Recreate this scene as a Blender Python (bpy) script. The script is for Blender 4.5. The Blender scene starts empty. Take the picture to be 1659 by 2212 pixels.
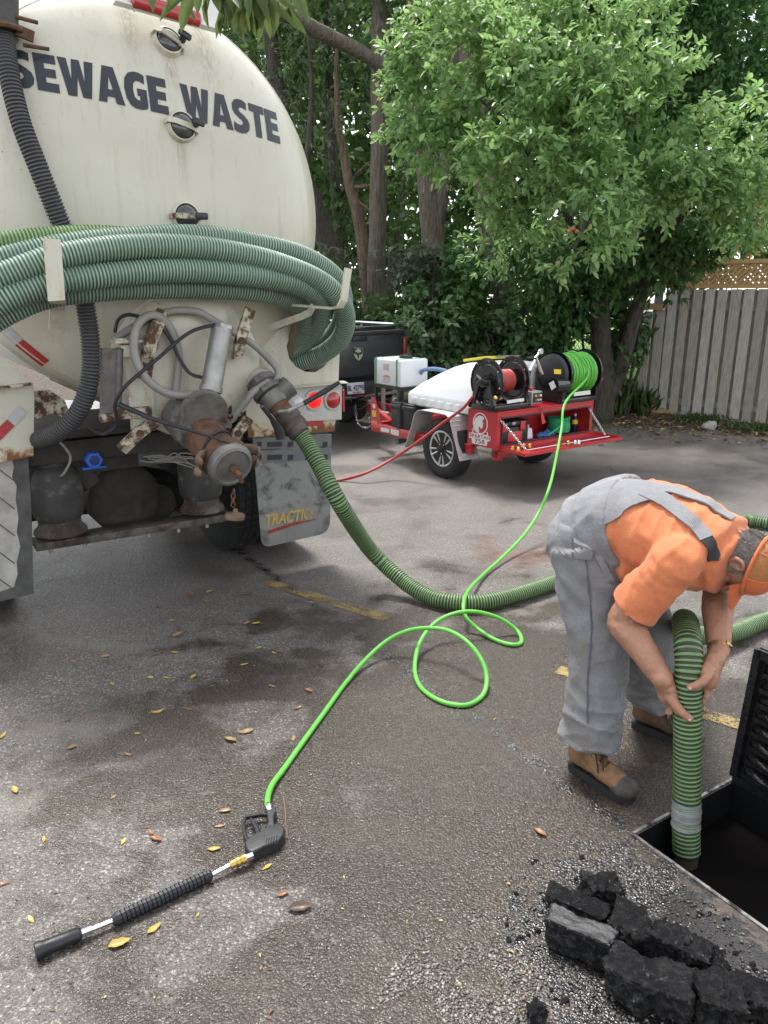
import bpy, bmesh, math, random
import numpy as np
from math import sin, cos, pi, radians, hypot, atan2, sqrt
from mathutils import Vector, Matrix, Quaternion
from mathutils import noise as mnoise
from mathutils.bvhtree import BVHTree

random.seed(7); rng = np.random.default_rng(7)
scene = bpy.context.scene
COL = scene.collection

# ------------------------------------------------------------------ camera, sky, sun, exposure
FPX, CX, CY, CAMH = 1661.0, 829.5, 1106.0, 1.95     # focal length and centre on a 1659 x 2212 picture
PITCH = radians(16.2)
cam_data = bpy.data.cameras.new("camera"); cam = bpy.data.objects.new("camera", cam_data)
COL.objects.link(cam); scene.camera = cam
cam.location = (0, 0, CAMH); cam.rotation_euler = (pi/2 - PITCH, 0, 0)
cam_data.sensor_fit = 'VERTICAL'; cam_data.sensor_height = 36; cam_data.lens = 36*FPX/2212
cam_data.clip_start = 0.05; cam_data.clip_end = 400

SUN_EL, SUN_AZ = radians(66), radians(338)           # azimuth clockwise from +Y
world = bpy.data.worlds.new("World"); scene.world = world; world.use_nodes = True
wn = world.node_tree.nodes; wl = world.node_tree.links
bg = wn["Background"]; bg.inputs[1].default_value = 0.15
sky = wn.new("ShaderNodeTexSky"); sky.sky_type = 'NISHITA'; sky.sun_disc = False
sky.sun_elevation = SUN_EL; sky.sun_rotation = SUN_AZ
sky.air_density = 1.0; sky.dust_density = 1.0; sky.ozone_density = 1.0
hs = wn.new("ShaderNodeHueSaturation"); hs.inputs['Saturation'].default_value = 0.22
wl.new(sky.outputs[0], hs.inputs['Color']); wl.new(hs.outputs[0], bg.inputs[0])

sd = bpy.data.lights.new("sun", 'SUN'); sd.energy = 1.7; sd.angle = radians(14); sd.color = (1, .97, .92)
sun = bpy.data.objects.new("sun", sd); COL.objects.link(sun); sun.location = (-5, 10, 24)
dirv = Vector((sin(SUN_AZ)*cos(SUN_EL), cos(SUN_AZ)*cos(SUN_EL), sin(SUN_EL)))
sun.rotation_euler = (-dirv).to_track_quat('-Z', 'Y').to_euler()

vs = scene.view_settings
vs.view_transform = 'Standard'; vs.look = 'None'; vs.gamma = 1.0; vs.use_curve_mapping = False; vs.exposure = 1.58
scene.cycles.max_bounces = 5; scene.cycles.diffuse_bounces = 2; scene.cycles.glossy_bounces = 2
scene.cycles.transmission_bounces = 4; scene.cycles.transparent_max_bounces = 6
scene.cycles.use_denoising = True; scene.cycles.adaptive_threshold = .02; scene.cycles.caustics_reflective = False; scene.cycles.caustics_refractive = False

# ------------------------------------------------------------------ picture point -> place
EYE = Vector((0, 0, CAMH))
def ray(px, py):
    cx = (px-CX)/FPX; u = -(py-CY)/FPX
    return Vector((cx, cos(PITCH)+sin(PITCH)*u, -sin(PITCH)+cos(PITCH)*u))
def G(px, py, z=0.0):
    r = ray(px, py); return EYE + r*((z-CAMH)/r.z)
def atY(px, py, y):
    r = ray(px, py); return EYE + r*(y/r.y)
class Frame:
    def __init__(s, o, deg):
        s.m = Matrix.Translation(Vector(o)) @ Matrix.Rotation(radians(deg), 4, 'Z'); s.i = s.m.inverted()
        s.o = Vector(o); s.a = radians(deg)
    def pl(s, px, py, ax, v):
        o = s.i @ EYE; d = s.i.to_3x3() @ ray(px, py)
        return o + d*((v-o[ax])/d[ax])
    def x(s, px, py, v): return s.pl(px, py, 0, v)
    def y(s, px, py, v): return s.pl(px, py, 1, v)
    def z(s, px, py, v): return s.pl(px, py, 2, v)

# ------------------------------------------------------------------ mesh builder
def catmull(pts, n=8, closed=False):
    pts = [Vector(p) for p in pts]; out = []
    N = len(pts)
    segs = N if closed else N-1
    for i in range(segs):
        if closed: p0, p1, p2, p3 = pts[i-1], pts[i], pts[(i+1) % N], pts[(i+2) % N]
        else: p0, p1, p2, p3 = pts[max(i-1, 0)], pts[i], pts[i+1], pts[min(i+2, N-1)]
        for k in range(n):
            t = k/n
            out.append(0.5*((2*p1)+(p2-p0)*t+(2*p0-5*p1+4*p2-p3)*t*t+(3*p1-p0-3*p2+p3)*t**3))
    if not closed: out.append(pts[-1])
    return out
def resample(pts, step):
    out = [pts[0].copy()]; acc = 0.0
    for a, b in zip(pts, pts[1:]):
        L = (b-a).length
        if L < 1e-9: continue
        t = step-acc
        while t <= L:
            out.append(a+(b-a)*(t/L)); t += step
        acc = L-(t-step)
    return out
def frames(pts, up=None):
    n = len(pts); T = []
    for i in range(n):
        d = pts[min(i+1, n-1)]-pts[max(i-1, 0)]
        T.append(d.normalized() if d.length > 1e-9 else Vector((0, 0, 1)))
    u = Vector(up) if up is not None else (Vector((0, 0, 1)) if abs(T[0].z) < .9 else Vector((1, 0, 0)))
    u = (u-T[0]*u.dot(T[0])).normalized()
    out = []
    for i in range(n):
        if i > 0:
            q = T[i-1].rotation_difference(T[i]); u = q @ u
        u = (u-T[i]*u.dot(T[i])).normalized()
        out.append((T[i], u, T[i].cross(u)))
    return out

class MB:
    def __init__(s): s.v = []; s.f = []; s.m = []
    def add(s, vs, fs, mi=0):
        o = len(s.v); s.v += [tuple(v) for v in vs]
        for f in fs: s.f.append(tuple(i+o for i in f)); s.m.append(mi)
        return s
    def box(s, c, size, rot=None, mi=0):
        hx, hy, hz = size[0]/2, size[1]/2, size[2]/2; c = Vector(c)
        vs = [Vector((x, y, z)) for x in (-hx, hx) for y in (-hy, hy) for z in (-hz, hz)]
        if rot is not None: vs = [rot @ v for v in vs]
        return s.add([v+c for v in vs], [(0, 1, 3, 2), (4, 6, 7, 5), (0, 4, 5, 1), (2, 3, 7, 6), (0, 2, 6, 4), (1, 5, 7, 3)], mi)
    def rbox(s, c, size, bev=.01, rot=None, mi=0, seg=2, taper=None):
        bm = bmesh.new(); bmesh.ops.create_cube(bm, size=1)
        for v in bm.verts:
            k = 1.0
            if taper and v.co.z > 0: k = taper
            v.co = Vector((v.co.x*size[0]*k, v.co.y*size[1]*k, v.co.z*size[2]))
        bmesh.ops.bevel(bm, geom=list(bm.edges), offset=min(bev, min(size)*.49), segments=seg, profile=.5, affect='EDGES')
        c = Vector(c)
        bm.verts.index_update()
        vs = [((rot @ v.co) if rot is not None else v.co)+c for v in bm.verts]
        s.add(vs, [[v.index for v in f.verts] for f in bm.faces], mi); bm.free(); return s
    def cyl(s, p0, p1, r0, r1=None, seg=20, caps=True, mi=0):
        return s.tube([Vector(p0), Vector(p1)], [r0, r0 if r1 is None else r1], seg, caps, mi)
    def tube(s, pts, r, seg=10, caps=True, mi=0, up=None, closed=False):
        pts = [Vector(p) for p in pts]; n = len(pts)
        rs = r if isinstance(r, (list, tuple)) else [r]*n
        fr = frames(pts, up); vs = []; fs = []
        for p, (t, u, w), q in zip(pts, fr, rs):
            rx, ry = q if isinstance(q, tuple) else (q, q)
            for k in range(seg):
                a = 2*pi*k/seg; vs.append(p+u*(cos(a)*rx)+w*(sin(a)*ry))
        for i in range(n-1 if not closed else n):
            j = (i+1) % n
            for k in range(seg):
                k2 = (k+1) % seg
                fs.append((i*seg+k, i*seg+k2, j*seg+k2, j*seg+k))
        if caps and not closed:
            fs.append(tuple(reversed(range(seg)))); fs.append(tuple(range((n-1)*seg, n*seg)))
        return s.add(vs, fs, mi)
    def lathe(s, prof, p0, axis, seg=32, mi=0, up=None, mis=None, caps=True):
        # prof: (radius, height along axis)
        ax = Vector(axis).normalized(); p0 = Vector(p0)
        u = ax.orthogonal().normalized() if up is None else (Vector(up)-ax*Vector(up).dot(ax)).normalized()
        w = ax.cross(u); vs = []; o = len(s.v)
        for r, h in prof:
            for k in range(seg):
                a = 2*pi*k/seg; vs.append(p0+ax*h+u*(cos(a)*r)+w*(sin(a)*r))
        s.v += [tuple(v) for v in vs]
        for i in range(len(prof)-1):
            for k in range(seg):
                k2 = (k+1) % seg
                s.f.append((o+i*seg+k, o+i*seg+k2, o+(i+1)*seg+k2, o+(i+1)*seg+k)); s.m.append(mis[i] if mis else mi)
        if caps and prof[0][0] > 1e-6: s.f.append(tuple(o+k for k in reversed(range(seg)))); s.m.append(mis[0] if mis else mi)
        if caps and prof[-1][0] > 1e-6: s.f.append(tuple(o+(len(prof)-1)*seg+k for k in range(seg))); s.m.append(mis[-1] if mis else mi)
        return s
    def prism(s, poly, ext, mi=0):
        # poly: list of 3D points (planar), ext: extrusion vector
        poly = [Vector(p) for p in poly]; e = Vector(ext); n = len(poly)
        vs = poly+[p+e for p in poly]
        fs = [tuple(reversed(range(n))), tuple(range(n, 2*n))]+[(i, (i+1) % n, n+(i+1) % n, n+i) for i in range(n)]
        return s.add(vs, fs, mi)
    def ell(s, c, r, seg=16, rings=10, rot=None, mi=0):
        c = Vector(c); r = r if isinstance(r, (tuple, list)) else (r, r, r); vs = []
        for i in range(1, rings):
            th = pi*i/rings
            for k in range(seg):
                a = 2*pi*k/seg; v = Vector((r[0]*sin(th)*cos(a), r[1]*sin(th)*sin(a), r[2]*cos(th)))
                vs.append((rot @ v if rot is not None else v)+c)
        tp = Vector((0, 0, r[2])); bt = Vector((0, 0, -r[2]))
        vs += [(rot @ tp if rot is not None else tp)+c, (rot @ bt if rot is not None else bt)+c]
        T = (rings-1)*seg; fs = []
        for i in range(rings-2):
            for k in range(seg):
                k2 = (k+1) % seg; fs.append((i*seg+k, (i+1)*seg+k, (i+1)*seg+k2, i*seg+k2))
        for k in range(seg):
            k2 = (k+1) % seg; fs.append((T, k, k2)); fs.append((T+1, (rings-2)*seg+k2, (rings-2)*seg+k))
        return s.add(vs, fs, mi)
    def torus(s, c, axis, R, r, seg=32, rs=8, mi=0):
        ax = Vector(axis).normalized(); u = ax.orthogonal().normalized(); w = ax.cross(u); c = Vector(c)
        pts = [c+u*(R*cos(2*pi*k/seg))+w*(R*sin(2*pi*k/seg)) for k in range(seg)]
        vs = []; fs = []
        for k, p in enumerate(pts):
            d = (p-c).normalized()
            for j in range(rs):
                a = 2*pi*j/rs; vs.append(p+d*(r*cos(a))+ax*(r*sin(a)))
        for k in range(seg):
            for j in range(rs):
                fs.append((k*rs+j, ((k+1) % seg)*rs+j, ((k+1) % seg)*rs+(j+1) % rs, k*rs+(j+1) % rs))
        return s.add(vs, fs, mi)
    def bar(s, pts, w, t, up, mi=0):
        # flat bar along pts; up = direction of its width
        pts = [Vector(p) for p in pts]; n = len(pts); up = Vector(up).normalized(); vs = []; fs = []
        for i, p in enumerate(pts):
            d = (pts[min(i+1, n-1)]-pts[max(i-1, 0)]).normalized()
            u = (up-d*up.dot(d)).normalized(); q = d.cross(u)
            for a, b in ((-1, -1), (1, -1), (1, 1), (-1, 1)): vs.append(p+u*(a*w/2)+q*(b*t/2))
        for i in range(n-1):
            for k in range(4): fs.append((i*4+k, i*4+(k+1) % 4, (i+1)*4+(k+1) % 4, (i+1)*4+k))
        fs.append((3, 2, 1, 0)); fs.append(tuple((n-1)*4+k for k in range(4)))
        return s.add(vs, fs, mi)
    def mesh(s, name, mats, smooth=True, angle=40):
        me = bpy.data.meshes.new(name); me.from_pydata(s.v, [], s.f)
        for m in (mats if isinstance(mats, (list, tuple)) else [mats]): me.materials.append(m)
        if any(s.m): me.polygons.foreach_set('material_index', s.m)
        bm = bmesh.new(); bm.from_mesh(me); bmesh.ops.recalc_face_normals(bm, faces=bm.faces); bm.to_mesh(me); bm.free()
        if smooth:
            me.shade_smooth(); me.set_sharp_from_angle(angle=radians(angle))
        me.update(); return me
    def build(s, name, mats, parent=None, smooth=True, angle=40, **tg):
        return link(name, s.mesh(name, mats, smooth, angle), parent, **tg)
def link(name, me, parent=None, **tg):
    o = bpy.data.objects.new(name, me); COL.objects.link(o)
    if parent is not None: o.parent = parent
    return tag(o, **tg)
def tag(o, label=None, cat=None, group=None, kind=None):
    if label: o['label'] = label
    if cat: o['category'] = cat
    if group: o['group'] = group
    if kind: o['kind'] = kind
    return o
def empty(name, loc=(0, 0, 0), rz=0, **tg):
    o = bpy.data.objects.new(name, None); COL.objects.link(o); o.location = loc; o.rotation_euler = (0, 0, rz)
    o.empty_display_size = .1
    return tag(o, **tg)
def npmesh(name, V, Fq, mat, smooth=False):
    me = bpy.data.meshes.new(name); V = np.asarray(V, np.float32); Fq = np.asarray(Fq, np.int32); k = Fq.shape[1]
    me.vertices.add(len(V)); me.vertices.foreach_set('co', V.ravel())
    me.loops.add(Fq.size); me.loops.foreach_set('vertex_index', Fq.ravel())
    me.polygons.add(len(Fq)); me.polygons.foreach_set('loop_start', np.arange(0, Fq.size, k, dtype=np.int32))
    me.polygons.foreach_set('loop_total', np.full(len(Fq), k, np.int32))
    me.materials.append(mat); me.update(calc_edges=True); me.validate()
    if smooth: me.shade_smooth()
    return me

# ------------------------------------------------------------------ materials
class NT:
    def __init__(s, name):
        s.mat = bpy.data.materials.new(name); s.mat.use_nodes = True
        s.nt = s.mat.node_tree; s.b = s.nt.nodes["Principled BSDF"]; s.out = s.nt.nodes["Material Output"]
        s.tc = s.nt.nodes.new("ShaderNodeTexCoord")
    def n(s, typ, **kw):
        nd = s.nt.nodes.new(typ)
        for k, v in kw.items():
            if k.startswith('_'): setattr(nd, k[1:], v)
            else: s.set(nd, k.replace('__', ' '), v)
        return nd
    def set(s, nd, k, v):
        i = nd.inputs[int(k[1:])] if (k[0] == 'i' and k[1:].isdigit()) else nd.inputs[k]
        if isinstance(v, bpy.types.NodeSocket): s.nt.links.new(v, i)
        elif isinstance(v, (tuple, list)) and len(v) == 3 and i.type == 'RGBA': i.default_value = (*v, 1)
        else: i.default_value = v
    def P(s, **kw):
        for k, v in kw.items(): s.set(s.b, k.replace('__', ' '), v)
    def noise(s, scale, detail=4, rough=.55, vec=None, dist=0):
        return s.n("ShaderNodeTexNoise", Vector=vec or s.tc.outputs['Object'], Scale=scale, Detail=detail, Roughness=rough, Distortion=dist).outputs['Fac']
    def vor(s, scale, out='Distance', feature='F1', vec=None, rand=1.0):
        return s.n("ShaderNodeTexVoronoi", _feature=feature, Vector=vec or s.tc.outputs['Object'], Scale=scale, Randomness=rand).outputs[out]
    def mapr(s, v, a, b, c=0.0, d=1.0, smooth=False):
        nd = s.n("ShaderNodeMapRange", Value=v)
        if smooth: nd.interpolation_type = 'SMOOTHSTEP'
        nd.inputs[1].default_value = a; nd.inputs[2].default_value = b; nd.inputs[3].default_value = c; nd.inputs[4].default_value = d
        return nd.outputs[0]
    def math(s, op, a, b=0.0, clamp=False):
        nd = s.n("ShaderNodeMath", _operation=op, i0=a, i1=b); nd.use_clamp = clamp; return nd.outputs[0]
    def mix(s, f, a, b, mode='MIX'):
        nd = s.nt.nodes.new("ShaderNodeMix"); nd.data_type = 'RGBA'; nd.blend_type = mode
        for i, v in ((0, f), (6, a), (7, b)):
            sk = nd.inputs[i]
            if isinstance(v, bpy.types.NodeSocket): s.nt.links.new(v, sk)
            elif isinstance(v, (tuple, list)): sk.default_value = (*v[:3], 1)
            else: sk.default_value = v
        return nd.outputs[2]
    def bump(s, h, strength=.3, dist=.01, normal=None):
        nd = s.n("ShaderNodeBump", Height=h, Strength=strength, Distance=dist)
        if normal is not None: s.set(nd, 'Normal', normal)
        return nd.outputs[0]
    def mapping(s, scale=(1, 1, 1), rot=(0, 0, 0), src='Object'):
        return s.n("ShaderNodeMapping", Vector=s.tc.outputs[src], Scale=scale, Rotation=rot).outputs[0]
    def xyz(s, src='Object'):
        return s.n("ShaderNodeSeparateXYZ", Vector=s.tc.outputs[src]).outputs
_mc = {}
def M(name, col, rough=.5, metal=0.0, var=.12, scale=9, bump=0.0, bscale=80, coat=0.0, col2=None, thr=.62, soft=.08, scale2=6, rough2=.85, spec=.5):
    """painted / rubber / metal surface: base colour with mottling, optional worn or rusted patches, fine relief"""
    if name in _mc: return _mc[name]
    t = NT(name); c = tuple(col)
    f = t.noise(scale, 6, .62)
    k = t.mapr(f, .3, .7, 0, 1)
    base = t.mix(k, tuple(x*(1-var) for x in c), tuple(min(1, x*(1+var)) for x in c))
    r = t.mapr(t.noise(scale*2.3, 4), .3, .7, max(.02, rough-.07), min(1, rough+.09))
    if col2 is not None:
        g = t.noise(scale2, 8, .68, dist=.3)
        m2 = t.mapr(g, thr-soft, thr+soft)
        c2 = t.mix(t.noise(scale2*7, 5), tuple(x*.55 for x in col2), tuple(min(1, x*1.35) for x in col2))
        base = t.mix(m2, base, c2)
        r = t.mapr(m2, 0, 1, rough, rough2)
    t.P(Base__Color=base, Roughness=r, Metallic=metal)
    t.b.inputs['Specular IOR Level'].default_value = spec
    if coat: t.P(Coat__Weight=coat, Coat__Roughness=.12)
    if bump: t.P(Normal=t.bump(t.noise(bscale, 5, .6), bump, .004))
    _mc[name] = t.mat; return t.mat
def S(r, g, b):                                    # sRGB 0-255 -> linear
    f = lambda c: (c/255/12.92) if c/255 <= .04045 else ((c/255+.055)/1.055)**2.4
    return (f(r), f(g), f(b))
# ------------------------------------------------------------------ ground
PA = Vector((.94, 2.41, 0)); UAB = Vector((.8417, .5400, 0)); UAC = Vector((.5400, -.8417, 0))
PW, PL = .587, 1.05                                   # pit opening: width along UAB, length along UAC
def pit(u, w, z=0): return PA+UAB*u+UAC*w+Vector((0, 0, z))

def asphalt():
    t = NT("asphalt"); P = t.tc.outputs['Object']
    big = t.noise(.55, 5, .6); mid = t.noise(2.2, 6, .62, dist=.4)
    st = t.noise(1.0, 5, .6, vec=t.mapping((.8, 3.2, 1), (0, 0, radians(32))), dist=.6)
    # wet area round the pit and the man's feet, trailing away
    dpt = t.n("ShaderNodeVectorMath", _operation='DISTANCE', i0=P, i1=(.72, 2.75, 0)).outputs['Value']
    wet = t.math('ADD', t.mapr(dpt, .3, 3.0, .95, -.12), t.mapr(mid, .3, .7, -.42, .42))
    wet = t.mapr(t.math('ADD', wet, t.mapr(st, .35, .65, -.2, .2)), .12, .5, 0, 1, True)
    wet2 = t.mapr(t.math('ADD', big, t.math('MULTIPLY', mid, .45)), .68, .92, 0, .5, True)
    wet = t.math('MAXIMUM', wet, wet2)
    # aggregate
    wob = t.n("ShaderNodeVectorMath", _operation='MULTIPLY_ADD', i0=t.n("ShaderNodeTexNoise", Vector=P, Scale=40., Detail=2.).outputs['Color'], i1=(.012, .012, .0), i2=P).outputs[0]
    cell = t.n("ShaderNodeTexVoronoi", _feature='F1', Vector=wob, Scale=125.0)
    cellB = t.n("ShaderNodeTexVoronoi", _feature='F1', Vector=wob, Scale=210.0)
    rnd = t.n("ShaderNodeSeparateColor", Color=cell.outputs['Color']).outputs[0]
    rnd2 = t.n("ShaderNodeSeparateColor", Color=cellB.outputs['Color']).outputs[1]
    stone = t.mix(rnd, (.074, .064, .056), (.24, .212, .188))
    stone = t.mix(t.mapr(rnd, .80, .93), stone, (.40, .37, .33))
    stone = t.mix(t.mapr(rnd2, .55, .95, 0, .55), stone, (.075, .069, .065))
    gap = t.mapr(cell.outputs['Distance'], .25, .75, 0, 1)
    dry = t.mix(t.math('MULTIPLY', gap, .7), stone, (.062, .057, .055))
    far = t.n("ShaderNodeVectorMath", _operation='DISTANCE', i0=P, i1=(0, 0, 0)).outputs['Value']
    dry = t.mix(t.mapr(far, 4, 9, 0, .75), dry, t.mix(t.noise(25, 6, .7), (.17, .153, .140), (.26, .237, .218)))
    dry = t.mix(t.mapr(mid, .35, .75, 0, .45), dry, (.092, .082, .075))
    # worn strip with pale stone showing at the near edge and grey dried silt
    dgv = t.n("ShaderNodeVectorMath", _operation='DISTANCE', i0=P, i1=(.42, 1.72, 0)).outputs['Value']
    gm = t.math('MULTIPLY', t.mapr(dgv, .15, .62, 1, 0, True), t.mapr(t.noise(7, 5, .6), .42, .58))
    pale = t.mix(t.mapr(rnd, .25, .8), (.06, .055, .05), (.27, .24, .19))
    dry = t.mix(gm, dry, pale)
    silt = t.mapr(st, .53, .66, 0, .75)
    near = t.mapr(far, 5.5, 7.5, 1, 0)
    dry = t.mix(t.math('MULTIPLY', silt, near), dry, (.19, .168, .145))
    # dark oily run, rust-red stain behind the man
    dr = t.n("ShaderNodeVectorMath", _operation='DISTANCE', i0=P, i1=tuple(G(1110, 1190))).outputs['Value']
    red = t.math('MULTIPLY', t.mapr(dr, .1, .55, 1, 0, True), t.mapr(mid, .45, .62, 0, .7))
    dry = t.mix(red, dry, (.16, .055, .035))
    wcol = t.mix(.76, dry, (.030, .021, .013))
    # concrete collar beside the pit, streaked with slurry
    off = t.n("ShaderNodeVectorMath", _operation='SUBTRACT', i0=P, i1=tuple(PA)).outputs[0]
    du = t.n("ShaderNodeVectorMath", _operation='DOT_PRODUCT', i0=off, i1=tuple(-UAB)).outputs['Value']
    dv = t.n("ShaderNodeVectorMath", _operation='DOT_PRODUCT', i0=off, i1=tuple(UAC)).outputs['Value']
    edge = t.math('ADD', t.mapr(t.noise(14, 5, .65), .3, .7, -.09, .09), du)
    coll = t.math('MULTIPLY', t.mapr(edge, .20, .27, 1, 0, True), t.mapr(dv, .18, .34, 0, 1, True))
    ccol = t.mix(t.noise(22, 7, .7, vec=t.mapping((1, 4, 1), (0, 0, radians(-58)))), (.030, .025, .021), (.17, .140, .115))
    ccol = t.mix(t.mapr(t.noise(38, 4, .7), .56, .66, 0, .9), ccol, (.02, .019, .02))
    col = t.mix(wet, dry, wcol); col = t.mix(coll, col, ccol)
    dsl = t.n("ShaderNodeVectorMath", _operation='DISTANCE', i0=P, i1=tuple(G(1390, 2030))).outputs['Value']
    slud = t.mapr(t.math('ADD', t.mapr(dsl, .12, .62, .55, -.30), t.mapr(t.noise(9, 6, .7, dist=.5), .3, .7, -.38, .38)), .0, .22, 0, .92, True)
    rim_ = t.math('MULTIPLY', t.mapr(t.math('ABSOLUTE', du), .0, .07, 1, 0, True), t.mapr(t.noise(11, 5), .4, .55)); slud = t.math('MAXIMUM', slud, t.math('MULTIPLY', rim_, .85))
    col = t.mix(slud, col, (.011, .010, .010)); wet = t.math('MAXIMUM', wet, slud)
    sp = t.mapr(rnd2, .0, 1, -.10, .14)
    rough = t.math('ADD', t.math('SUBTRACT', t.mapr(wet, 0, 1, .46, .28), t.math('MULTIPLY', slud, .10)), sp)
    t.P(Base__Color=col, Roughness=rough); t.set(t.b, 'Specular IOR Level', t.math('ADD', t.mapr(wet, 0, 1, .45, .34), t.math('MULTIPLY', slud, .35)))
    hgt = t.math('ADD', t.mapr(cell.outputs['Distance'], 0, .8, 1, 0), t.math('MULTIPLY', t.mapr(cellB.outputs['Distance'], 0, .8, 1, 0), .4))
    hgt = t.math('MULTIPLY', hgt, t.mapr(coll, 0, 1, 1, .25))
    nb = t.bump(hgt, .5, .005)
    nb2 = t.bump(t.noise(3.5, 5, .6), .2, .02, nb)
    t.P(Normal=nb2)
    return t.mat
ASPH = asphalt()
bm = bmesh.new()
outer = [bm.verts.new(p) for p in ((-90, -30, 0), (0, -30, 0), (90, -30, 0), (90, 60, 0), (90, 140, 0), (-90, 140, 0), (-90, 60, 0))]
inner = [bm.verts.new(pit(*q)) for q in ((0, 0), (PW, 0), (PW, PL), (0, PL))]
ed = [bm.edges.new((l[i], l[(i+1) % len(l)])) for l in (outer, inner) for i in range(len(l))]
bmesh.ops.triangle_fill(bm, use_beauty=True, edges=ed)
for f in bm.faces:
    if f.normal.z < 0: f.normal_flip()
me = bpy.data.meshes.new("ground"); bm.to_mesh(me); bm.free(); me.materials.append(ASPH)
link("ground", me, kind='structure')

# yellow stall lines, worn through
def paint():
    t = NT("worn_yellow_paint")
    w = t.math('ADD', t.mapr(t.noise(85, 4, .75), .3, .7, -.5, .5), t.mapr(t.noise(9, 4), .3, .7, -.35, .35))
    a = t.mapr(w, -.16, .14, 0, .95)
    t.P(Base__Color=t.mix(t.noise(60, 5), (.20, .14, .05), (.38, .28, .10)), Roughness=.6, Alpha=a)
    t.P(Normal=t.bump(t.vor(110), .5, .004))
    return t.mat
PAINT = paint()
def stripe(a, b, w):
    a = Vector((a.x, a.y, .004)); b = Vector((b.x, b.y, .004)); d = (b-a).normalized(); s = Vector((-d.y, d.x, 0))*w/2
    me = bpy.data.meshes.new("painted_line"); me.from_pydata([a-s, b-s, b+s, a+s], [], [(0, 1, 2, 3)]); me.materials.append(PAINT)
    link("painted_line", me, kind='structure')
stripe(G(568, 1255), G(836, 1337), .10)
stripe(G(1205, 1447), G(1624, 1574), .095)

# leaf litter and soil strip along the trees, lawn beyond the fence
def soil():
    t = NT("leaf_litter_soil")
    n = t.noise(3, 6, .65); c = t.n("ShaderNodeTexVoronoi", Scale=32.0, Vector=t.tc.outputs['Object'])
    r = t.n("ShaderNodeSeparateColor", Color=c.outputs['Color']).outputs[0]
    col = t.mix(t.mapr(r, .35, .9), (.042, .032, .024), (.16, .10, .055))
    col = t.mix(t.mapr(n, .4, .65), col, (.07, .06, .05))
    edge = t.math('ADD', t.xyz()[1], t.math('MULTIPLY', t.noise(1.6, 6, .7), 1.5))
    t.P(Base__Color=col, Roughness=.9, Normal=t.bump(c.outputs['Distance'], .8, .03))
    return t.mat
SOIL = soil()
def sheet(name, pts, z, mat, wob=0, n=10, **tg):
    out = []
    for i in range(len(pts)):
        a, b = Vector(pts[i]), Vector(pts[(i+1) % len(pts)])
        for k in range(n):
            p = a.lerp(b, k/n); w = wob*mnoise.noise(Vector((p.x*1.3, p.y*1.3, 2.2)))+wob*.6*mnoise.noise(Vector((p.x*5, p.y*5, 7.2)))
            out.append((p.x+w*.4, p.y+w, z))
    bm = bmesh.new(); vs = [bm.verts.new(p) for p in out]; ee = [bm.edges.new((vs[i], vs[(i+1) % len(vs)])) for i in range(len(vs))]
    bmesh.ops.triangle_fill(bm, use_beauty=True, edges=ee)
    for f in bm.faces:
        if f.normal.z < 0: f.normal_flip()
    me = bpy.data.meshes.new(name); bm.to_mesh(me); bm.free(); me.materials.append(mat); link(name, me, **tg)
sheet("soil_strip", [(-14, 15.2), (-3, 13.6), (.6, 12.8), (3.2, 11.5), (4.6, 10.9), (5.6, 10.2), (9.0, 8.0), (14, 5), (30, 10), (30, 34), (-25, 34)], .004, SOIL, .45, 16, kind='structure')
def lawn():
    t = NT("mown_grass")
    t.P(Base__Color=t.mix(t.noise(9, 6, .7), (.10, .19, .03), (.20, .33, .06)), Roughness=.9, Normal=t.bump(t.noise(160, 3), .8, .02)); return t.mat
sheet("lawn", [(2.2, 14.2), (4.9, 12.75), (7, 10.6), (14, 6), (40, 10), (40, 60), (-20, 60), (-8, 20)], .008, lawn(), .1, 10, kind='structure')

# ------------------------------------------------------------------ catch pit with its open louvred lid
BLACK = M("tarry_black_steel", (.008, .008, .009), .26, 0, .3, 12, .6, 45)
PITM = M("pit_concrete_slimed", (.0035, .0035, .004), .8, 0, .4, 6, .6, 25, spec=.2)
pr = empty("catch_pit", pit(PW/2, PL/2, 0), 0, label="black open catch pit sunk in the asphalt at the man's feet", cat="pit")
def toP(p): return p-pr.location
mb = MB()
for (u0, w0, u1, w1) in ((0, 0, PW, 0), (PW, 0, PW, PL), (PW, PL, 0, PL), (0, PL, 0, 0)):
    a, b = toP(pit(u0, w0)), toP(pit(u1, w1)); d = (b-a).normalized(); nrm = Vector((d.y, -d.x, 0))
    cen = toP(pit(PW/2, PL/2)); nrm = nrm if nrm.dot((a+b)/2-cen) > 0 else -nrm
    e = nrm*.06; zt, zb = Vector((0, 0, -.006)), Vector((0, 0, -.7))
    mb.prism([a-d*.06+zt, b+d*.06+zt, b+d*.06+zb, a-d*.06+zb], e)
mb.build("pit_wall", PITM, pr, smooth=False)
RIM = M("bare_steel_edge", (.34, .33, .32), .35, .7, .3, 20, .3, 60, col2=(.05, .035, .03), thr=.5, scale2=18)
mb = MB()
for (a, b) in (((-.012, -.012), (PW+.012, -.012)), ((-.012, -.012), (-.012, PL))):
    mb.bar([toP(pit(*a, -.001)), toP(pit(*b, -.001))], .012, .012, (0, 0, 1))
mb.build("rim_angle", RIM, pr, smooth=False)
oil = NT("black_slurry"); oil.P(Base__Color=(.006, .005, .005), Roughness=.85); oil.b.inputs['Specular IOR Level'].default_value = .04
mb = MB(); mb.add([toP(pit(u, w, -.15)) for u, w in ((0, 0), (PW, 0), (PW, PL), (0, PL))], [(0, 1, 2, 3)])
mb.build("slurry", oil.mat, pr, smooth=False)

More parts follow.
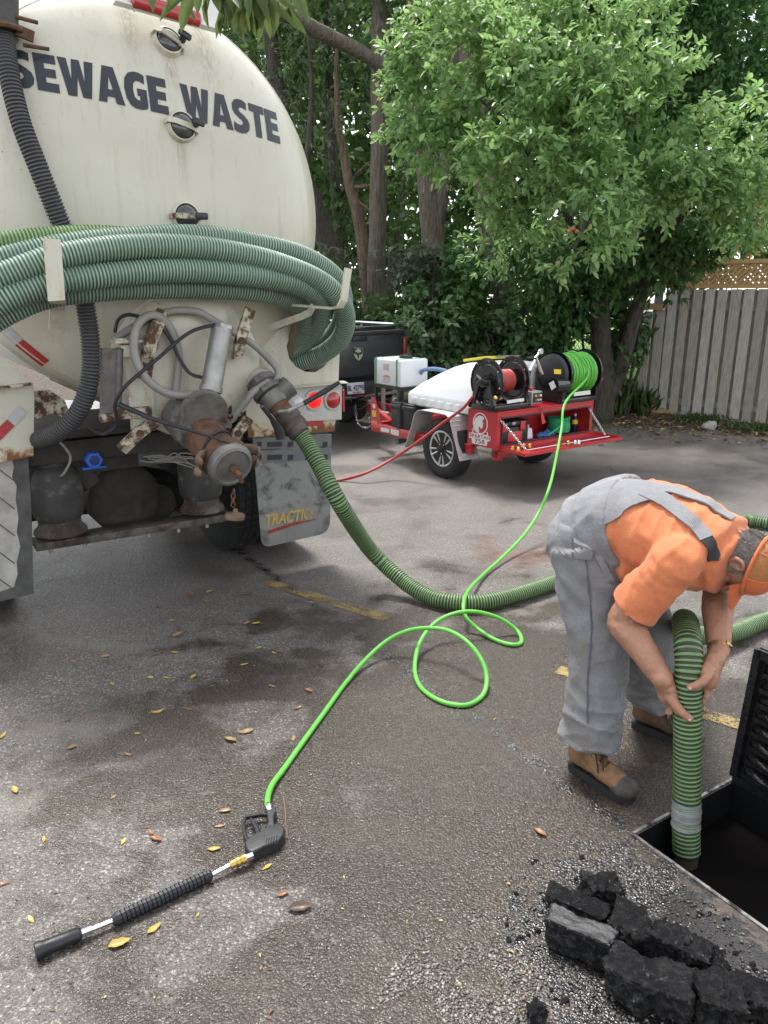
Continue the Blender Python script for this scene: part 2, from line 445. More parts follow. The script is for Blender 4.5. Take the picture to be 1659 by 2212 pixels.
LH, LT = .592, radians(5)
lid = empty("pit_lid", pit(PW+.012, PL/2, 0), 0, label="black louvred steel lid standing open behind the pit", cat="lid")
ul = (UAB*sin(LT)+Vector((0, 0, cos(LT)))).normalized(); nl = ul.cross(UAC).normalized()
if nl.dot(UAB) > 0: nl = -nl
def LP(w, h, d=0): return pit(PW+.012, w)+ul*h+nl*d-lid.location
mb = MB(); mb.prism([LP(-.005, .012), LP(PL, .012), LP(PL, LH), LP(-.005, LH)], -nl*.008); mb.build("lid_plate", BLACK, lid, smooth=False)
mb = MB()
for a, b in (((0, .03), (0, LH-.005)), ((0, LH-.02), (PL, LH-.02)), ((0, .02), (PL, .02))):
    mb.bar([LP(*a, .012), LP(*b, .012)], .03 if a[0] == b[0] else .035, .024, nl.cross((LP(*b)-LP(*a)).normalized()))
mb.build("lid_frame", BLACK, lid, smooth=False)
for k in range(8):                                     # pressed louvres across the lid
    for w0 in (.03, .36, .69):
        h = .06+k*.063; mb = MB(); prof = []; n = 9
        for i in range(n+1):
            q = i/n; hump = sin(pi*q)**.6
            c = LP(w0+q*.28, h, .0); prof.append((c, hump))
        vs = []; fs = []
        for c, hp in prof:
            for j in range(5):
                a = j/4; vs.append(c+ul*(.040*a-.004)+nl*(.004+.046*hp*sin(pi*min(1, a*1.0))**.7*(1-.15*a)))
        for i in range(n):
            for j in range(4): fs.append((i*5+j, (i+1)*5+j, (i+1)*5+j+1, i*5+j+1))
        mb.add(vs, fs); mb.build("louvre", BLACK, lid)

# ------------------------------------------------------------------ board fence with lattice top
WOOD = []
for k, c in enumerate(((.38, .355, .31), (.45, .42, .37), (.33, .305, .265), (.42, .375, .315), (.49, .46, .41))):
    t = NT("weathered_board_%s" % "abcde"[k])
    g = t.noise(5, 6, .6, vec=t.mapping((14, 14, 1.1))); g2 = t.noise(26, 5, .7, vec=t.mapping((5, 5, .35)))
    col = t.mix(t.mapr(g, .3, .7), tuple(x*.62 for x in c), tuple(x*1.25 for x in c))
    col = t.mix(t.mapr(g2, .55, .75, 0, .5), col, (.09, .08, .07))
    kn = t.vor(5.5, vec=t.mapping((3, 3, 1))); col = t.mix(t.mapr(kn, .03, .075, .85, 0), col, (.05, .035, .025))
    t.P(Base__Color=col, Roughness=.85, Normal=t.bump(g, .4, .006)); WOOD.append(t.mat)
t = NT("new_cedar"); g = t.noise(6, 6, .6, vec=t.mapping((8, 8, 1)))
t.P(Base__Color=t.mix(g, (.36, .22, .09), (.56, .36, .17)), Roughness=.75); CEDAR = t.mat
F0 = Vector((4.19, 12.76, 0)); FD = Vector((.707, -.707, 0)); FN = Vector((-.707, -.707, 0))     # FN faces the yard
fr = empty("board_fence", F0, 0, label="weathered grey board fence with a tan lattice top", cat="fence")
def FP(s, h, d=0): return FD*s+FN*d+Vector((0, 0, h))
n_b = 27
for i in range(n_b):
    s = .02+i*.19+random.uniform(-.008, .008); w = .138+random.uniform(-.008, .01)
    top = 1.945+random.uniform(-.012, .012); bot = .03+random.uniform(-.015, .03)
    if i < 2: top = 1.60+.03*i
    tl = random.uniform(-.012, .012)
    mb = MB(); mb.prism([FP(s+tl, bot, .02), FP(s+w+tl, bot, .02), FP(s+w, top, .02), FP(s, top, .02)], FN*.02)
    mb.build("board", WOOD[random.choice((0, 1, 1, 2, 3, 4, 0))], fr, smooth=False)
for i in range(n_b-1):                                 # boards on the far side cover the gaps
    s = .115+i*.19
    mb = MB(); mb.prism([FP(s, .05, -.075), FP(s+.138, .05, -.075), FP(s+.138, 1.93, -.075), FP(s, 1.93, -.075)], FN*.02)
    mb.build("board", WOOD[2], fr, smooth=False)
for h in (.22, 1.68):
    mb = MB(); mb.prism([FP(-.05, h-.045, -.055), FP(5.2, h-.045, -.055), FP(5.2, h+.045, -.055), FP(-.05, h+.045, -.055)], FN*.045); mb.build("rail", WOOD[0], fr, smooth=False)
for s in (1.0, 3.2):
    mb = MB(); mb.box(FP(s, 1.2, -.14), (.09, .09, 2.4), Matrix.Rotation(radians(-45), 3, 'Z')); mb.build("post", WOOD[2], fr, smooth=False)
mb = MB(); mb.prism([FP(-.04, 1.62, .045), FP(.36, 1.635, .045), FP(.36, 1.715, .045), FP(-.04, 1.70, .045)], FN*.03); mb.build("patch_board", CEDAR, fr, smooth=False)
for (h0, h1) in ((1.955, 2.005), (2.30, 2.36)):
    mb = MB(); mb.prism([FP(.25, h0, -.02), FP(5.2, h0, -.02), FP(5.2, h1, -.02), FP(.25, h1, -.02)], FN*.05); mb.build("lattice_rail", CEDAR, fr, smooth=False)
for sgn in (1, -1):
    k = 0; s = .0
    while s < 5.3:
        a, b = (s, s+.30) if sgn > 0 else (s+.30, s)
        if min(a, b) > .26 and max(a, b) < 5.2:
            mb = MB(); p, q = FP(a, 2.005, .008*sgn+.002), FP(b, 2.30, .008*sgn+.002)
            e = FD*.026
            mb.prism([p-e, p+e, q+e, q-e], FN*.007); mb.build("lattice_strip", CEDAR, fr, smooth=False)
        s += .082
# ------------------------------------------------------------------ vegetation
def leafmat(name, dark, light, tip=None, rough=.45, trans=.35, spec=.4):
    t = NT(name)
    g = t.n("ShaderNodeNewGeometry"); r = g.outputs['Random Per Island']
    c = t.mix(r, dark, light)
    if tip: c = t.mix(t.mapr(r, .93, .97), c, tip)
    c = t.mix(t.mapr(t.noise(.9, 3), .35, .65, 0, .35), c, tuple(x*.72 for x in dark))
    t.P(Base__Color=c, Roughness=rough); t.b.inputs['Specular IOR Level'].default_value = spec
    tr = t.n("ShaderNodeBsdfTranslucent", Color=t.mix(.35, c, tuple(min(1, x*1.6) for x in light)))
    mx = t.n("ShaderNodeMixShader", Fac=trans, i1=t.b.outputs[0], i2=tr.outputs[0])
    t.nt.links.new(mx.outputs[0], t.out.inputs[0])
    return t.mat
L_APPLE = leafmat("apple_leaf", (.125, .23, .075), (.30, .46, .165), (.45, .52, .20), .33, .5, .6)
L_SHADE = leafmat("shade_leaf", (0.054, 0.131, 0.042), (0.114, 0.223, 0.067), None, .42, .3)  # darker leaf green, with the crowns' shade put into the colour
L_WOOD = leafmat("woodland_leaf", (0.045, 0.101, 0.033), (0.105, 0.186, 0.054), None, .5, .38)
L_GREY = leafmat("willow_leaf", (0.078, 0.111, 0.068), (0.150, 0.182, 0.111), None, .5, .3)
L_OLIVE = leafmat("shrub_leaf", (0.059, 0.122, 0.050), (0.145, 0.223, 0.096), None, .45, .3)
L_FAR = leafmat("distant_leaf", (0.052, 0.111, 0.033), (0.130, 0.221, 0.058), None, .6, .45)
L_ROWAN = leafmat("rowan_leaf", (.13, .20, .05), (.28, .34, .11), None, .5, .4)

def norm(a): return a/np.maximum(np.linalg.norm(a, axis=1, keepdims=True), 1e-9)
def leaf_arrays(P, D, N, L, W, simple=False, curl=.25):
    D = norm(D); N = norm(N-D*np.sum(N*D, 1, keepdims=True)); R = np.cross(D, N)
    L = L[:, None]; W = W[:, None]; n = len(P)
    if simple:
        V = np.stack([P, P+D*L*.45+R*W*.5+N*W*.12, P+D*L-N*L*curl*.3, P+D*L*.45-R*W*.5+N*W*.12], 1)
        F = np.arange(n)[:, None]*4+np.array([[0, 1, 2, 3]]); return V.reshape(-1, 3), F
    V = np.stack([P, P+D*L*.34+R*W*.46+N*W*.16, P+D*L*.72+R*W*.36+N*W*.10-N*L*curl*.15, P+D*L-N*L*curl*.45,
                  P+D*L*.72-R*W*.36+N*W*.10-N*L*curl*.15, P+D*L*.34-R*W*.46+N*W*.16], 1)
    b = np.arange(n)[:, None]*6
    F = np.concatenate([b+np.array([[0, 1, 2, 3]]), b+np.array([[0, 3, 4, 5]])], 0)
    return V.reshape(-1, 3), F
def lobe(px, py, Y, rx, ry, k=.8):
    c = atY(px, py, Y); s = Y*1.04/FPX
    return (np.array(c), np.array((rx*s, (rx+ry)*.5*s*k, ry*s)))
def crown(lobes, dens, L=.09, W=.05, per=9, twig=.22, shell=.55, simple=False, droop=.25, gap=.0, gs=1.6, jit=.5, up=.9):
    Vs, Fs, off = [], [], 0
    for c, r in lobes:
        nt = max(6, int(dens*(r[0]*r[2]+r[0]*r[1]+r[1]*r[2])*4))
        d = norm(rng.normal(size=(nt, 3))); rad = shell+(1-shell)*rng.random(nt)**.6
        rad *= 1+.22*np.sin(d[:, 0]*5+c[0]*3)*np.cos(d[:, 2]*4+c[2]*5)
        P = c+d*rad[:, None]*r
        if gap > 0:
            keep = np.array([mnoise.noise(Vector(p*gs)) > gap-.5 for p in P]); P = P[keep]; d = d[keep]
        if len(P) == 0: continue
        td = norm(d*np.array([1, 1, .6])+rng.normal(size=d.shape)*.55+np.array([0, -.12, -droop]))
        t = rng.random((len(P), per)); t[:, -1] = 1
        B = (P[:, None]+td[:, None]*(t*twig)[..., None]).reshape(-1, 3)
        tdr = np.repeat(td, per, 0); n = len(B)
        sd = rng.normal(size=(n, 3)); sd -= tdr*np.sum(sd*tdr, 1, keepdims=True); sd = norm(sd)
        ld = tdr*.75+sd*.85+np.array([0, 0, -droop*.8])
        N = np.array([0, 0, up])+rng.normal(size=(n, 3))*jit+np.repeat(d, per, 0)*.35
        s = (.45+.85*rng.random(n))
        V, F = leaf_arrays(B, ld, N, L*s, W*s*(.85+.3*rng.random(n)), simple)
        Vs.append(V); Fs.append(F+off); off += len(V)
    return np.concatenate(Vs), np.concatenate(Fs)
def leaves_obj(name, VF, mat, parent=None, **tg):
    return link(name, npmesh(name, VF[0], VF[1], mat), parent, **tg)

def bark(name, c1, c2, s=1.0, moss=None):
    t = NT(name)
    v = t.vor(9*s, 'Distance', vec=t.mapping((3.2, 3.2, .55))); n = t.noise(7*s, 7, .68, vec=t.mapping((2.2, 2.2, .5)), dist=.5)
    h = t.math('ADD', t.math('MULTIPLY', v, .6), n)
    col = t.mix(t.mapr(h, .35, 1.0), c1, c2)
    if moss: col = t.mix(t.mapr(t.noise(3.2, 5), .52, .66, 0, .8), col, moss)
    t.P(Base__Color=col, Roughness=.9, Normal=t.bump(h, .9, .035)); return t.mat
BARK_B = bark("brown_bark", (.045, .038, .030), (.155, .130, .102))
BARK_D = bark("dark_bark", (.022, .019, .016), (.085, .072, .058), 1.0, (.045, .055, .024))
BARK_R = bark("reddish_bark", (.06, .042, .03), (.18, .125, .088))
def trunk_mb(pts, radii, seg=12, mb=None, rough=.10):
    mb = mb or MB(); P = catmull(pts, 7); n = len(P); R = []
    for i in range(n):
        f = i/(n-1)*(len(radii)-1); a = int(min(f, len(radii)-2)); R.append(radii[a]+(radii[a+1]-radii[a])*(f-a))
    o = len(mb.v); mb.tube(P, R, seg)
    for i in range(o, len(mb.v)):
        v = Vector(mb.v[i]); c = P[min((i-o)//seg, n-1)]; d = v-c
        k = 1+rough*mnoise.noise(Vector((v.x*9, v.y*9, v.z*1.6)))+.6*rough*mnoise.noise(v*4)
        mb.v[i] = tuple(c+d*k)
    return mb
def pxr(wpx, Y): return wpx*Y*1.04/FPX/2

def tree(name, label, spec, lobes, mat, barkm, Y, crown_kw, group=None, limbs=()):
    base = atY(spec[0][0], spec[0][1], Y); g = Vector((base.x, base.y, 0))
    root = empty(name, g, 0, label=label, cat="tree", group=group)
    pts = [Vector((0, 0, -.05))]+[atY(px, py, Y+dy)-g for px, py, w, dy in spec]; rad = [pxr(spec[0][2], Y)*1.15]+[pxr(w, Y) for _, _, w, _ in spec]
    mb = trunk_mb(pts, rad, 14)
    mb.build("trunk", barkm, root)
    for li in limbs:
        p2 = [atY(px, py, Y+dy)-g for px, py, w, dy in li]; trunk_mb(p2, [pxr(w, Y) for _, _, w, _ in li], 10).build("limb", barkm, root)
    if lobes:
        V, F = crown(lobes, **crown_kw); V = V-np.array(g)
        leaves_obj("crown", (V, F), mat, root)
    return root
WK = dict(dens=15, L=.17, W=.10, per=7, twig=.34, shell=.25, simple=True, droop=.3, gap=.42, gs=1.1)
TOP = -170
GT = "woodland trees behind the parked pickup"
tree("woodland_tree", "dark leaning trunk just beside the tank's curved edge", [(752, 700, 44, 0), (735, 600, 42, 0), (690, 480, 40, 0), (655, 380, 36, .2), (600, 200, 30, .4), (560, TOP, 22, .8)],
     [lobe(640, 130, 16, 120, 90), lobe(560, 60, 16, 130, 110), lobe(680, 330, 16.5, 70, 90), lobe(560, -160, 16, 220, 160)], L_WOOD, BARK_D, 15.2, WK, GT)
tree("woodland_tree", "slender dark trunk left of the split reddish trunk", [(752, 690, 26, 0), (742, 560, 24, 0), (726, 420, 20, 0), (716, 280, 18, 0), (706, 60, 14, 0), (700, TOP, 10, 0)],
     [lobe(720, 130, 17, 100, 110), lobe(640, 230, 17.5, 80, 70), lobe(780, 250, 18, 70, 80)], L_WOOD, BARK_D, 16.2, WK, GT,
     limbs=[[(736, 520, 14, 0), (700, 440, 10, .2), (680, 400, 6, .3)], [(728, 430, 12, 0), (790, 360, 8, .2), (830, 340, 5, .3)]])
tree("woodland_tree", "thin split trunk with bare reddish wood", [(797, 690, 27, 0), (790, 590, 26, 0), (775, 470, 24, 0), (755, 400, 20, 0), (742, 330, 15, 0), (730, 260, 12, 0), (727, 160, 9, 0), (728, 95, 5, 0)],
     [lobe(790, 180, 15.6, 60, 70), lobe(760, 470, 16, 55, 50)], L_WOOD, BARK_R, 14.6, WK, GT,
     limbs=[[(760, 405, 9, 0), (800, 400, 5, -.2), (840, 385, 4, -.3)], [(765, 430, 7, 0), (810, 460, 4, -.2), (830, 470, 3, -.2)]])
tree("woodland_tree", "tall straight brown trunk carrying a long mossy limb to the left", [(812, 705, 40, 0), (812, 620, 36, 0), (816, 480, 34, 0), (820, 300, 34, 0), (822, 150, 34, 0), (824, 30, 34, 0), (828, TOP, 28, 0)],
     [lobe(860, 60, 15, 80, 90), lobe(880, 420, 15.6, 60, 80), lobe(780, -60, 15, 140, 90), lobe(900, -140, 14.5, 170, 130)], L_WOOD, BARK_B, 14.2, WK, GT,
     limbs=[[(858, 182, 20, -.1), (820, 140, 24, -.35), (770, 108, 24, -.6), (700, 74, 25, -1.0), (630, 36, 26, -1.5), (560, 8, 26, -2), (470, -60, 28, -2.4)]])
tree("woodland_tree", "brown forked trunk, its right fork stripped of bark", [(946, 720, 40, 0), (942, 620, 38, 0), (936, 520, 46, 0), (926, 440, 40, 0), (915, 330, 30, 0), (906, 230, 26, 0), (890, 40, 22, .2), (880, TOP, 18, .3)],
     [lobe(960, 360, 14.8, 50, 90), lobe(900, 140, 15, 70, 80), lobe(990, 520, 14.5, 60, 60), lobe(1000, -100, 14, 200, 130)], L_WOOD, BARK_B, 13.6, WK, GT,
     limbs=[[(940, 500, 30, 0), (957, 400, 30, 0), (968, 300, 28, .1), (980, 190, 24, .2), (990, 20, 20, .3), (1000, TOP, 16, .4)]])
tree("woodland_tree", "thick leaning trunk behind the bright apple foliage", [(1100, 740, 48, 0), (1092, 660, 44, 0), (1076, 560, 42, 0), (1052, 420, 42, 0), (1036, 290, 42, 0), (1012, 120, 40, 0), (990, -20, 36, 0), (975, TOP, 30, 0)],
     [lobe(1080, 200, 14.8, 110, 120), lobe(1030, 480, 14, 60, 70), lobe(1130, 420, 14, 80, 100), lobe(1180, -120, 14, 200, 140)], L_WOOD, BARK_B, 13.3, WK, GT)
tree("woodland_tree", "slanting mossy trunk far back between the upright trunks", [(838, 700, 24, 0), (850, 560, 20, 0), (868, 440, 18, 0), (880, 360, 14, 0), (900, 200, 10, 0)],
     [lobe(900, 330, 18.5, 80, 90), lobe(850, 250, 18, 60, 80)], L_WOOD, BARK_D, 17.2, WK, GT)
tree("woodland_tree", "shaded tree in the upper right corner behind the apple tree", [(1480, 640, 40, 0), (1440, 480, 36, 0), (1380, 280, 32, 0), (1330, 160, 26, 0), (1300, TOP, 20, 0)],
     [lobe(1450, 60, 13.6, 150, 110), lobe(1600, 60, 13.4, 130, 130), lobe(1560, 210, 13.2, 110, 90), lobe(1320, 20, 13.6, 130, 100), lobe(1620, 330, 13.2, 70, 90), lobe(1450, -140, 13.5, 260, 130), lobe(1440, 330, 13.4, 120, 120), lobe(1330, 480, 13.2, 120, 110)],
     L_SHADE, BARK_D, 13.8, dict(dens=52, L=.12, W=.065, per=8, twig=.26, shell=.3, droop=.3, gap=.24, gs=1.3, simple=True), GT)
tree("woodland_tree", "fine grey-green willowy tree beside the tank top", [(640, 640, 20, 0), (650, 450, 16, 0), (668, 300, 12, 0), (672, 160, 8, 0), (660, 20, 5, 0)],
     [lobe(690, 240, 14.4, 62, 80), lobe(640, 140, 14.4, 60, 90), lobe(720, 40, 14.4, 60, 60), lobe(560, 30, 14, 60, 70), lobe(770, 400, 14, 40, 40), lobe(770, 560, 13.6, 50, 60)],
     L_GREY, BARK_D, 14.6, dict(dens=14, L=.10, W=.028, per=9, twig=.3, shell=.1, simple=True, droop=.4, gap=.40, gs=1.4), GT)

# far wood behind everything, one mass
far = [lobe(px, py, 24+random.uniform(-2, 3), 130, 110) for px in range(430, 1750, 130) for py in (-260, -120, 20, 150, 280, 400, 520)]
far += [lobe(px, py, 20+random.uniform(-1, 1), 85, 75) for px in range(500, 1300, 120) for py in (60, 190, 320, 450, 560)]
leaves_obj("distant_wood", crown(far, dens=3.6, L=.30, W=.2, per=8, twig=.6, shell=.15, simple=True, gap=.30, gs=.6), L_FAR, kind='stuff')
hedge = [lobe(px, py, 18.5+random.uniform(-.6, .6), 90, 70) for px in range(560, 1320, 85) for py in (560, 660)]
leaves_obj("dark_undergrowth", crown(hedge, dens=4, L=.2, W=.13, per=7, twig=.3, shell=.2, simple=True, gap=.3), L_WOOD, kind='stuff')

# shrubs under the trees
SK = dict(dens=44, L=.12, W=.075, per=8, twig=.2, shell=.45, simple=True, droop=.3, gap=.34, gs=2.0)
shr = [("dark ivy shrub behind the pickup's tailgate corner", 700, 700, 13.4, 80, 110, L_WOOD), ("dark leafy shrub above the pickup's chrome bed rail", 830, 700, 12.9, 85, 90, L_WOOD),
       ("dense grey-green shrub behind the white square tank", 915, 735, 12.0, 80, 75, L_OLIVE), ("dark maple-leaved shrub between the forked trunk and the leaning trunk", 1000, 660, 12.6, 80, 130, L_SHADE),
       ("grey-green shrub above the white water tank", 1010, 770, 11.9, 75, 65, L_OLIVE), ("dark shrub behind the black hose reel", 1100, 730, 12.0, 75, 95, L_OLIVE),
       ("dark shrub behind the green hose reel", 1190, 700, 12.2, 80, 120, L_SHADE), ("ivy-covered sapling beside the fence end", 1300, 680, 12.3, 62, 120, L_SHADE),
       ("leafy creeper on the end of the board fence", 1362, 700, 12.35, 30, 70, L_SHADE), ("light feathery shrub in front of the forked trunk", 930, 590, 12.9, 75, 65, L_GREY)]
for lb, px, py, Y, rx, ry, mt in shr:
    b = atY(px, py, Y); g = Vector((b.x, b.y, 0)); root = empty("shrub", g, 0, label=lb, cat="shrub", group="shrubs under the trees")
    mb = MB(); zt = b.z
    for k in range(4):
        a = 2*pi*k/4+px; trunk_mb([Vector((.08*cos(a), .08*sin(a), 0)), Vector((.2*cos(a), .2*sin(a), zt*.5)), Vector((.42*cos(a), .42*sin(a), zt*1.1))], [.03, .024, .01], 6).build("stem", BARK_D, root)
    c, r = lobe(px, py, Y, rx, ry); lob = [(c+np.array((random.uniform(-.6, .6)*r[0], random.uniform(-.4, .4)*r[1], random.uniform(-.6, .6)*r[2])), r*random.uniform(.45, .7)) for _ in range(7)]
    V, F = crown(lob, **SK); keepz = V[:, 2].reshape(-1, 4).min(1) > .03; V4 = V.reshape(-1, 4, 3)[keepz].reshape(-1, 3); F4 = np.arange(len(V4)).reshape(-1, 4)
    leaves_obj("foliage", (V4-np.array(g), F4), mt, root)

# the bright apple tree that overhangs the fence
AK = dict(dens=80, L=.10, W=.052, per=9, twig=.24, shell=.5, droop=.22, gap=.44, gs=2.1, jit=.4)
ap = [(1000, 60, 10.6, 120, 75), (1110, 40, 10.3, 120, 70), (1225, 60, 10.0, 120, 80), (1330, 70, 10.2, 110, 80), (930, 130, 10.6, 75, 50), (960, 215, 10.5, 95, 55), (895, 95, 10.8, 50, 30),
      (880, 245, 10.5, 45, 40), (930, 320, 10.3, 60, 40), (1060, 150, 10.0, 110, 75), (1180, 150, 9.6, 120, 80), (1300, 170, 9.5, 110, 80), (1110, 255, 9.6, 100, 65), (1030, 270, 10.0, 70, 60),
      (1080, 350, 9.5, 70, 45), (1170, 320, 9.3, 110, 65), (1270, 270, 9.2, 110, 75), (1370, 300, 9.3, 100, 75), (1440, 210, 9.6, 75, 75), (1400, 390, 9.3, 90, 60), (1500, 330, 9.6, 90, 65),
      (1590, 380, 9.7, 75, 60), (1480, 430, 9.6, 95, 50), (1610, 470, 9.9, 60, 40), (1270, 380, 9.0, 80, 55), (1300, 450, 8.8, 55, 50), (1220, 455, 8.8, 55, 45), (1235, 520, 8.7, 42, 40),
      (1200, 550, 8.7, 26, 26), (1305, 530, 8.7, 38, 45), (1310, 585, 8.7, 24, 26), (1050, 500, 10.5, 60, 60), (1120, 460, 10.2, 70, 60), (1640, 290, 9.8, 60, 70)]
tb = atY(1302, 800, 12.0); g = Vector((tb.x, tb.y, 0))
apple = empty("apple_tree", g, 0, label="bright green apple tree spreading over the trailer and fence", cat="tree")
AY = 12.0
trunk_mb([Vector((0, 0, -.05)), atY(1302, 820, AY)-g, atY(1298, 720, AY)-g, atY(1290, 600, 11.7)-g, atY(1275, 450, 11)-g, atY(1260, 300, 10.4)-g], [.24, .19, .15, .13, .10, .06], 14).build("trunk", BARK_D, apple)
trunk_mb([Vector((.02, 0, .2)), atY(1338, 800, AY)-g, atY(1356, 740, AY-.1)-g, atY(1385, 640, AY-.2)-g, atY(1430, 500, 11)-g, atY(1480, 380, 10)-g], [.15, .13, .11, .10, .07, .04], 12).build("trunk", BARK_D, apple)
for li in ([(1285, 560, 11.5), (1180, 400, 10.4), (1080, 250, 10), (960, 170, 10.4)], [(1275, 450, 11), (1270, 420, 9.6), (1270, 470, 8.9), (1240, 540, 8.8)], [(1262, 330, 10.5), (1330, 200, 9.9), (1400, 150, 9.6)],
           [(1270, 400, 10.8), (1150, 160, 10.2), (1090, 40, 10.2)], [(1430, 500, 11), (1540, 420, 10), (1640, 380, 9.8)]):
    trunk_mb([atY(*p)-g for p in li], [.07, .045, .03, .014][:len(li)], 8).build("limb", BARK_D, apple)
V, F = crown([lobe(*a) for a in ap], **AK); leaves_obj("crown", (V-np.array(g), F), L_APPLE, apple)
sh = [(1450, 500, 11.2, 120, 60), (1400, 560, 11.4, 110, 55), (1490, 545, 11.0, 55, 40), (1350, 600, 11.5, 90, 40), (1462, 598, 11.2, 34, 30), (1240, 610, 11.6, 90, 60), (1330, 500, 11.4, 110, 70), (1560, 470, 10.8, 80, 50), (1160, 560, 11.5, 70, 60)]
V, F = crown([lobe(*a) for a in sh], dens=46, L=.11, W=.06, per=9, twig=.24, shell=.4, droop=.45, gap=.3, gs=1.7); leaves_obj("lower_crown", (V-np.array(g), F), L_SHADE, apple)  # shade under the apple crown, painted by the darker leaf colour
APPLE = M("ripe_apple", (.34, .14, .07), .4, 0, .35, 14)
for px, py in ((1238, 494), (1246, 500), (1230, 499), (1324, 498), (1206, 568)):
    mb = MB(); mb.ell(atY(px, py, 8.6)-g, (.026, .026, .024), 12, 8); mb.build("apple", APPLE, apple)

# rowan with orange berries beyond the fence
rb = atY(1690, 640, 15.5); g = Vector((rb.x, rb.y, 0)); row = empty("rowan_tree", g, 0, label="pale rowan with orange berries beyond the lattice", cat="tree")
trunk_mb([Vector((0, 0, 0)), Vector((.05, 0, 1.6)), Vector((-.1, 0, 3.4))], [.1, .08, .03], 10).build("trunk", BARK_B, row)
rl = [lobe(1640, 500, 15.5, 70, 70), lobe(1600, 470, 15.6, 40, 50), lobe(1700, 450, 15.5, 80, 90), lobe(1620, 420, 15.8, 60, 60)]
V, F = crown(rl, dens=16, L=.11, W=.04, per=9, twig=.25, shell=.3, simple=True, gap=.25); leaves_obj("crown", (V-np.array(g), F), L_ROWAN, row)
mb = MB()
for k in range(70):
    c, r = rl[k % 4]; d = np.array((random.gauss(0, 1), -abs(random.gauss(0, 1)), random.gauss(0, 1))); d /= np.linalg.norm(d); p = Vector(c+d*r*.98)
    for j in range(7): mb.ell(p+Vector((random.uniform(-.06, .06), random.uniform(-.06, .06), random.uniform(-.04, .04)))-g, .022, 6, 5)
mb.build("berries", M("orange_berry", (.75, .14, .03), .4), row, kind='stuff')

# weeds at the foot of the fence end
WEED = leafmat("weed_leaf", (.05, .10, .03), (.12, .20, .06), None, .6, .3)
def tuft(px, py, n, spread, h, nm, lb):
    c = G(px, py); P = np.array(c)+np.stack([rng.normal(size=n)*spread, rng.normal(size=n)*spread*.6, np.zeros(n)], 1)
    D = np.stack([rng.normal(size=n)*.35, rng.normal(size=n)*.35, np.ones(n)], 1); N = rng.normal(size=(n, 3))
    V, F = leaf_arrays(P, D, N, h*(.5+.7*rng.random(n)), .018+.02*rng.random(n), False, .9); leaves_obj(nm, (V, F), WEED, kind='stuff')
tuft(1330, 885, 900, .42, .42, "weeds", ""); tuft(1295, 872, 500, .3, .45, "weeds", ""); tuft(1512, 912, 160, .16, .13, "weeds", ""); tuft(1632, 930, 120, .2, .12, "weeds", "")

# chain link fence glimpsed beside the fence end
cl = empty("chain_link_fence", (3.4, 13.0, 0), 0, label="rusty chain link fence glimpsed behind the apple trunk", cat="fence")
WIRE = M("rusty_wire", (.07, .06, .05), .6, .5)
mb = MB(); mb.cyl((-1.6, .2, 0), (-1.6, .2, 1.25), .03); mb.build("post", WIRE, cl)
mb = MB(); mb.cyl((-1.6, .2, 1.25), (1.05, -.3, 1.25), .02); mb.build("rail", WIRE, cl)
mb = MB()
for sg in (1, -1):
    k = -1.7
    while k < 1.1:
        a, b = k, k+sg*.72
        def cp(s, z): s = min(max(s, -1.6), 1.05); return Vector((s, .2-.5*(s+1.6)/2.65, z))
        if -1.6 < b < 1.05: mb.cyl(cp(a, .05), cp(b, 1.23), .0035, seg=4, caps=False)
        k += .062
mb.build("wire_mesh", WIRE, cl, smooth=False, kind='stuff')

# leafy twigs of a tree overhead, hanging into the picture at the top
ob = atY(520, -120, 3.6)
twigs = empty("overhanging_branch", ob, 0, label="overhanging leafy twigs at the top beside the tank's light bar", cat="branch")
L_NEAR = leafmat("hanging_leaf", (.06, .105, .03), (.15, .20, .055), (.25, .26, .08), .4, .45)
mb = MB(); pb = [Vector((-1.6, -.4, .75)), Vector((-.8, -.2, .5)), Vector((0, 0, .22)), atY(560, -60, 3.6)-ob]
trunk_mb(pb, [.06, .045, .03, .01], 8).build("branch", BARK_D, twigs)
P, D, N, L = [], [], [], []
for (px, py, n, dx) in ((430, -25, 7, -26), (485, -20, 9, 4), (520, -25, 8, 14), (545, -22, 7, 0), (565, -22, 7, 8), (600, -28, 6, 16), (345, -42, 4, -10)):
    b = atY(px, py, 3.6); trunk_mb([Vector((0, 0, .1)), (b-ob)*.6+Vector((0, 0, .06)), b-ob], [.008, .006, .003], 6).build("twig", BARK_D, twigs)
    for k in range(n):
        P.append(np.array(b-ob)+rng.normal(size=3)*np.array((.035, .05, .02))); D.append(np.array((dx*.012+rng.normal()*.38, rng.normal()*.4, -1.0+rng.random()*.5))); N.append(np.array((rng.normal()*.6, -1, .6))); L.append(.10+.07*rng.random())
L = np.array(L); V, F = leaf_arrays(np.array(P), np.array(D), np.array(N), L, L*.36, False, .5)
leaves_obj("hanging_leaves", (V, F), L_NEAR, twigs)
# ------------------------------------------------------------------ vacuum tank truck
TF = Frame((-1.323, 4.795, 0), 33.8)
truck = empty("vacuum_truck", TF.o, TF.a, label="cream vacuum tank truck with black lettering on its domed rear head", cat="truck")
def TY(px, py, y): return TF.y(px, py, y)
def TX(px, py, x): return TF.x(px, py, x)
def TZ(px, py, z): return TF.z(px, py, z)

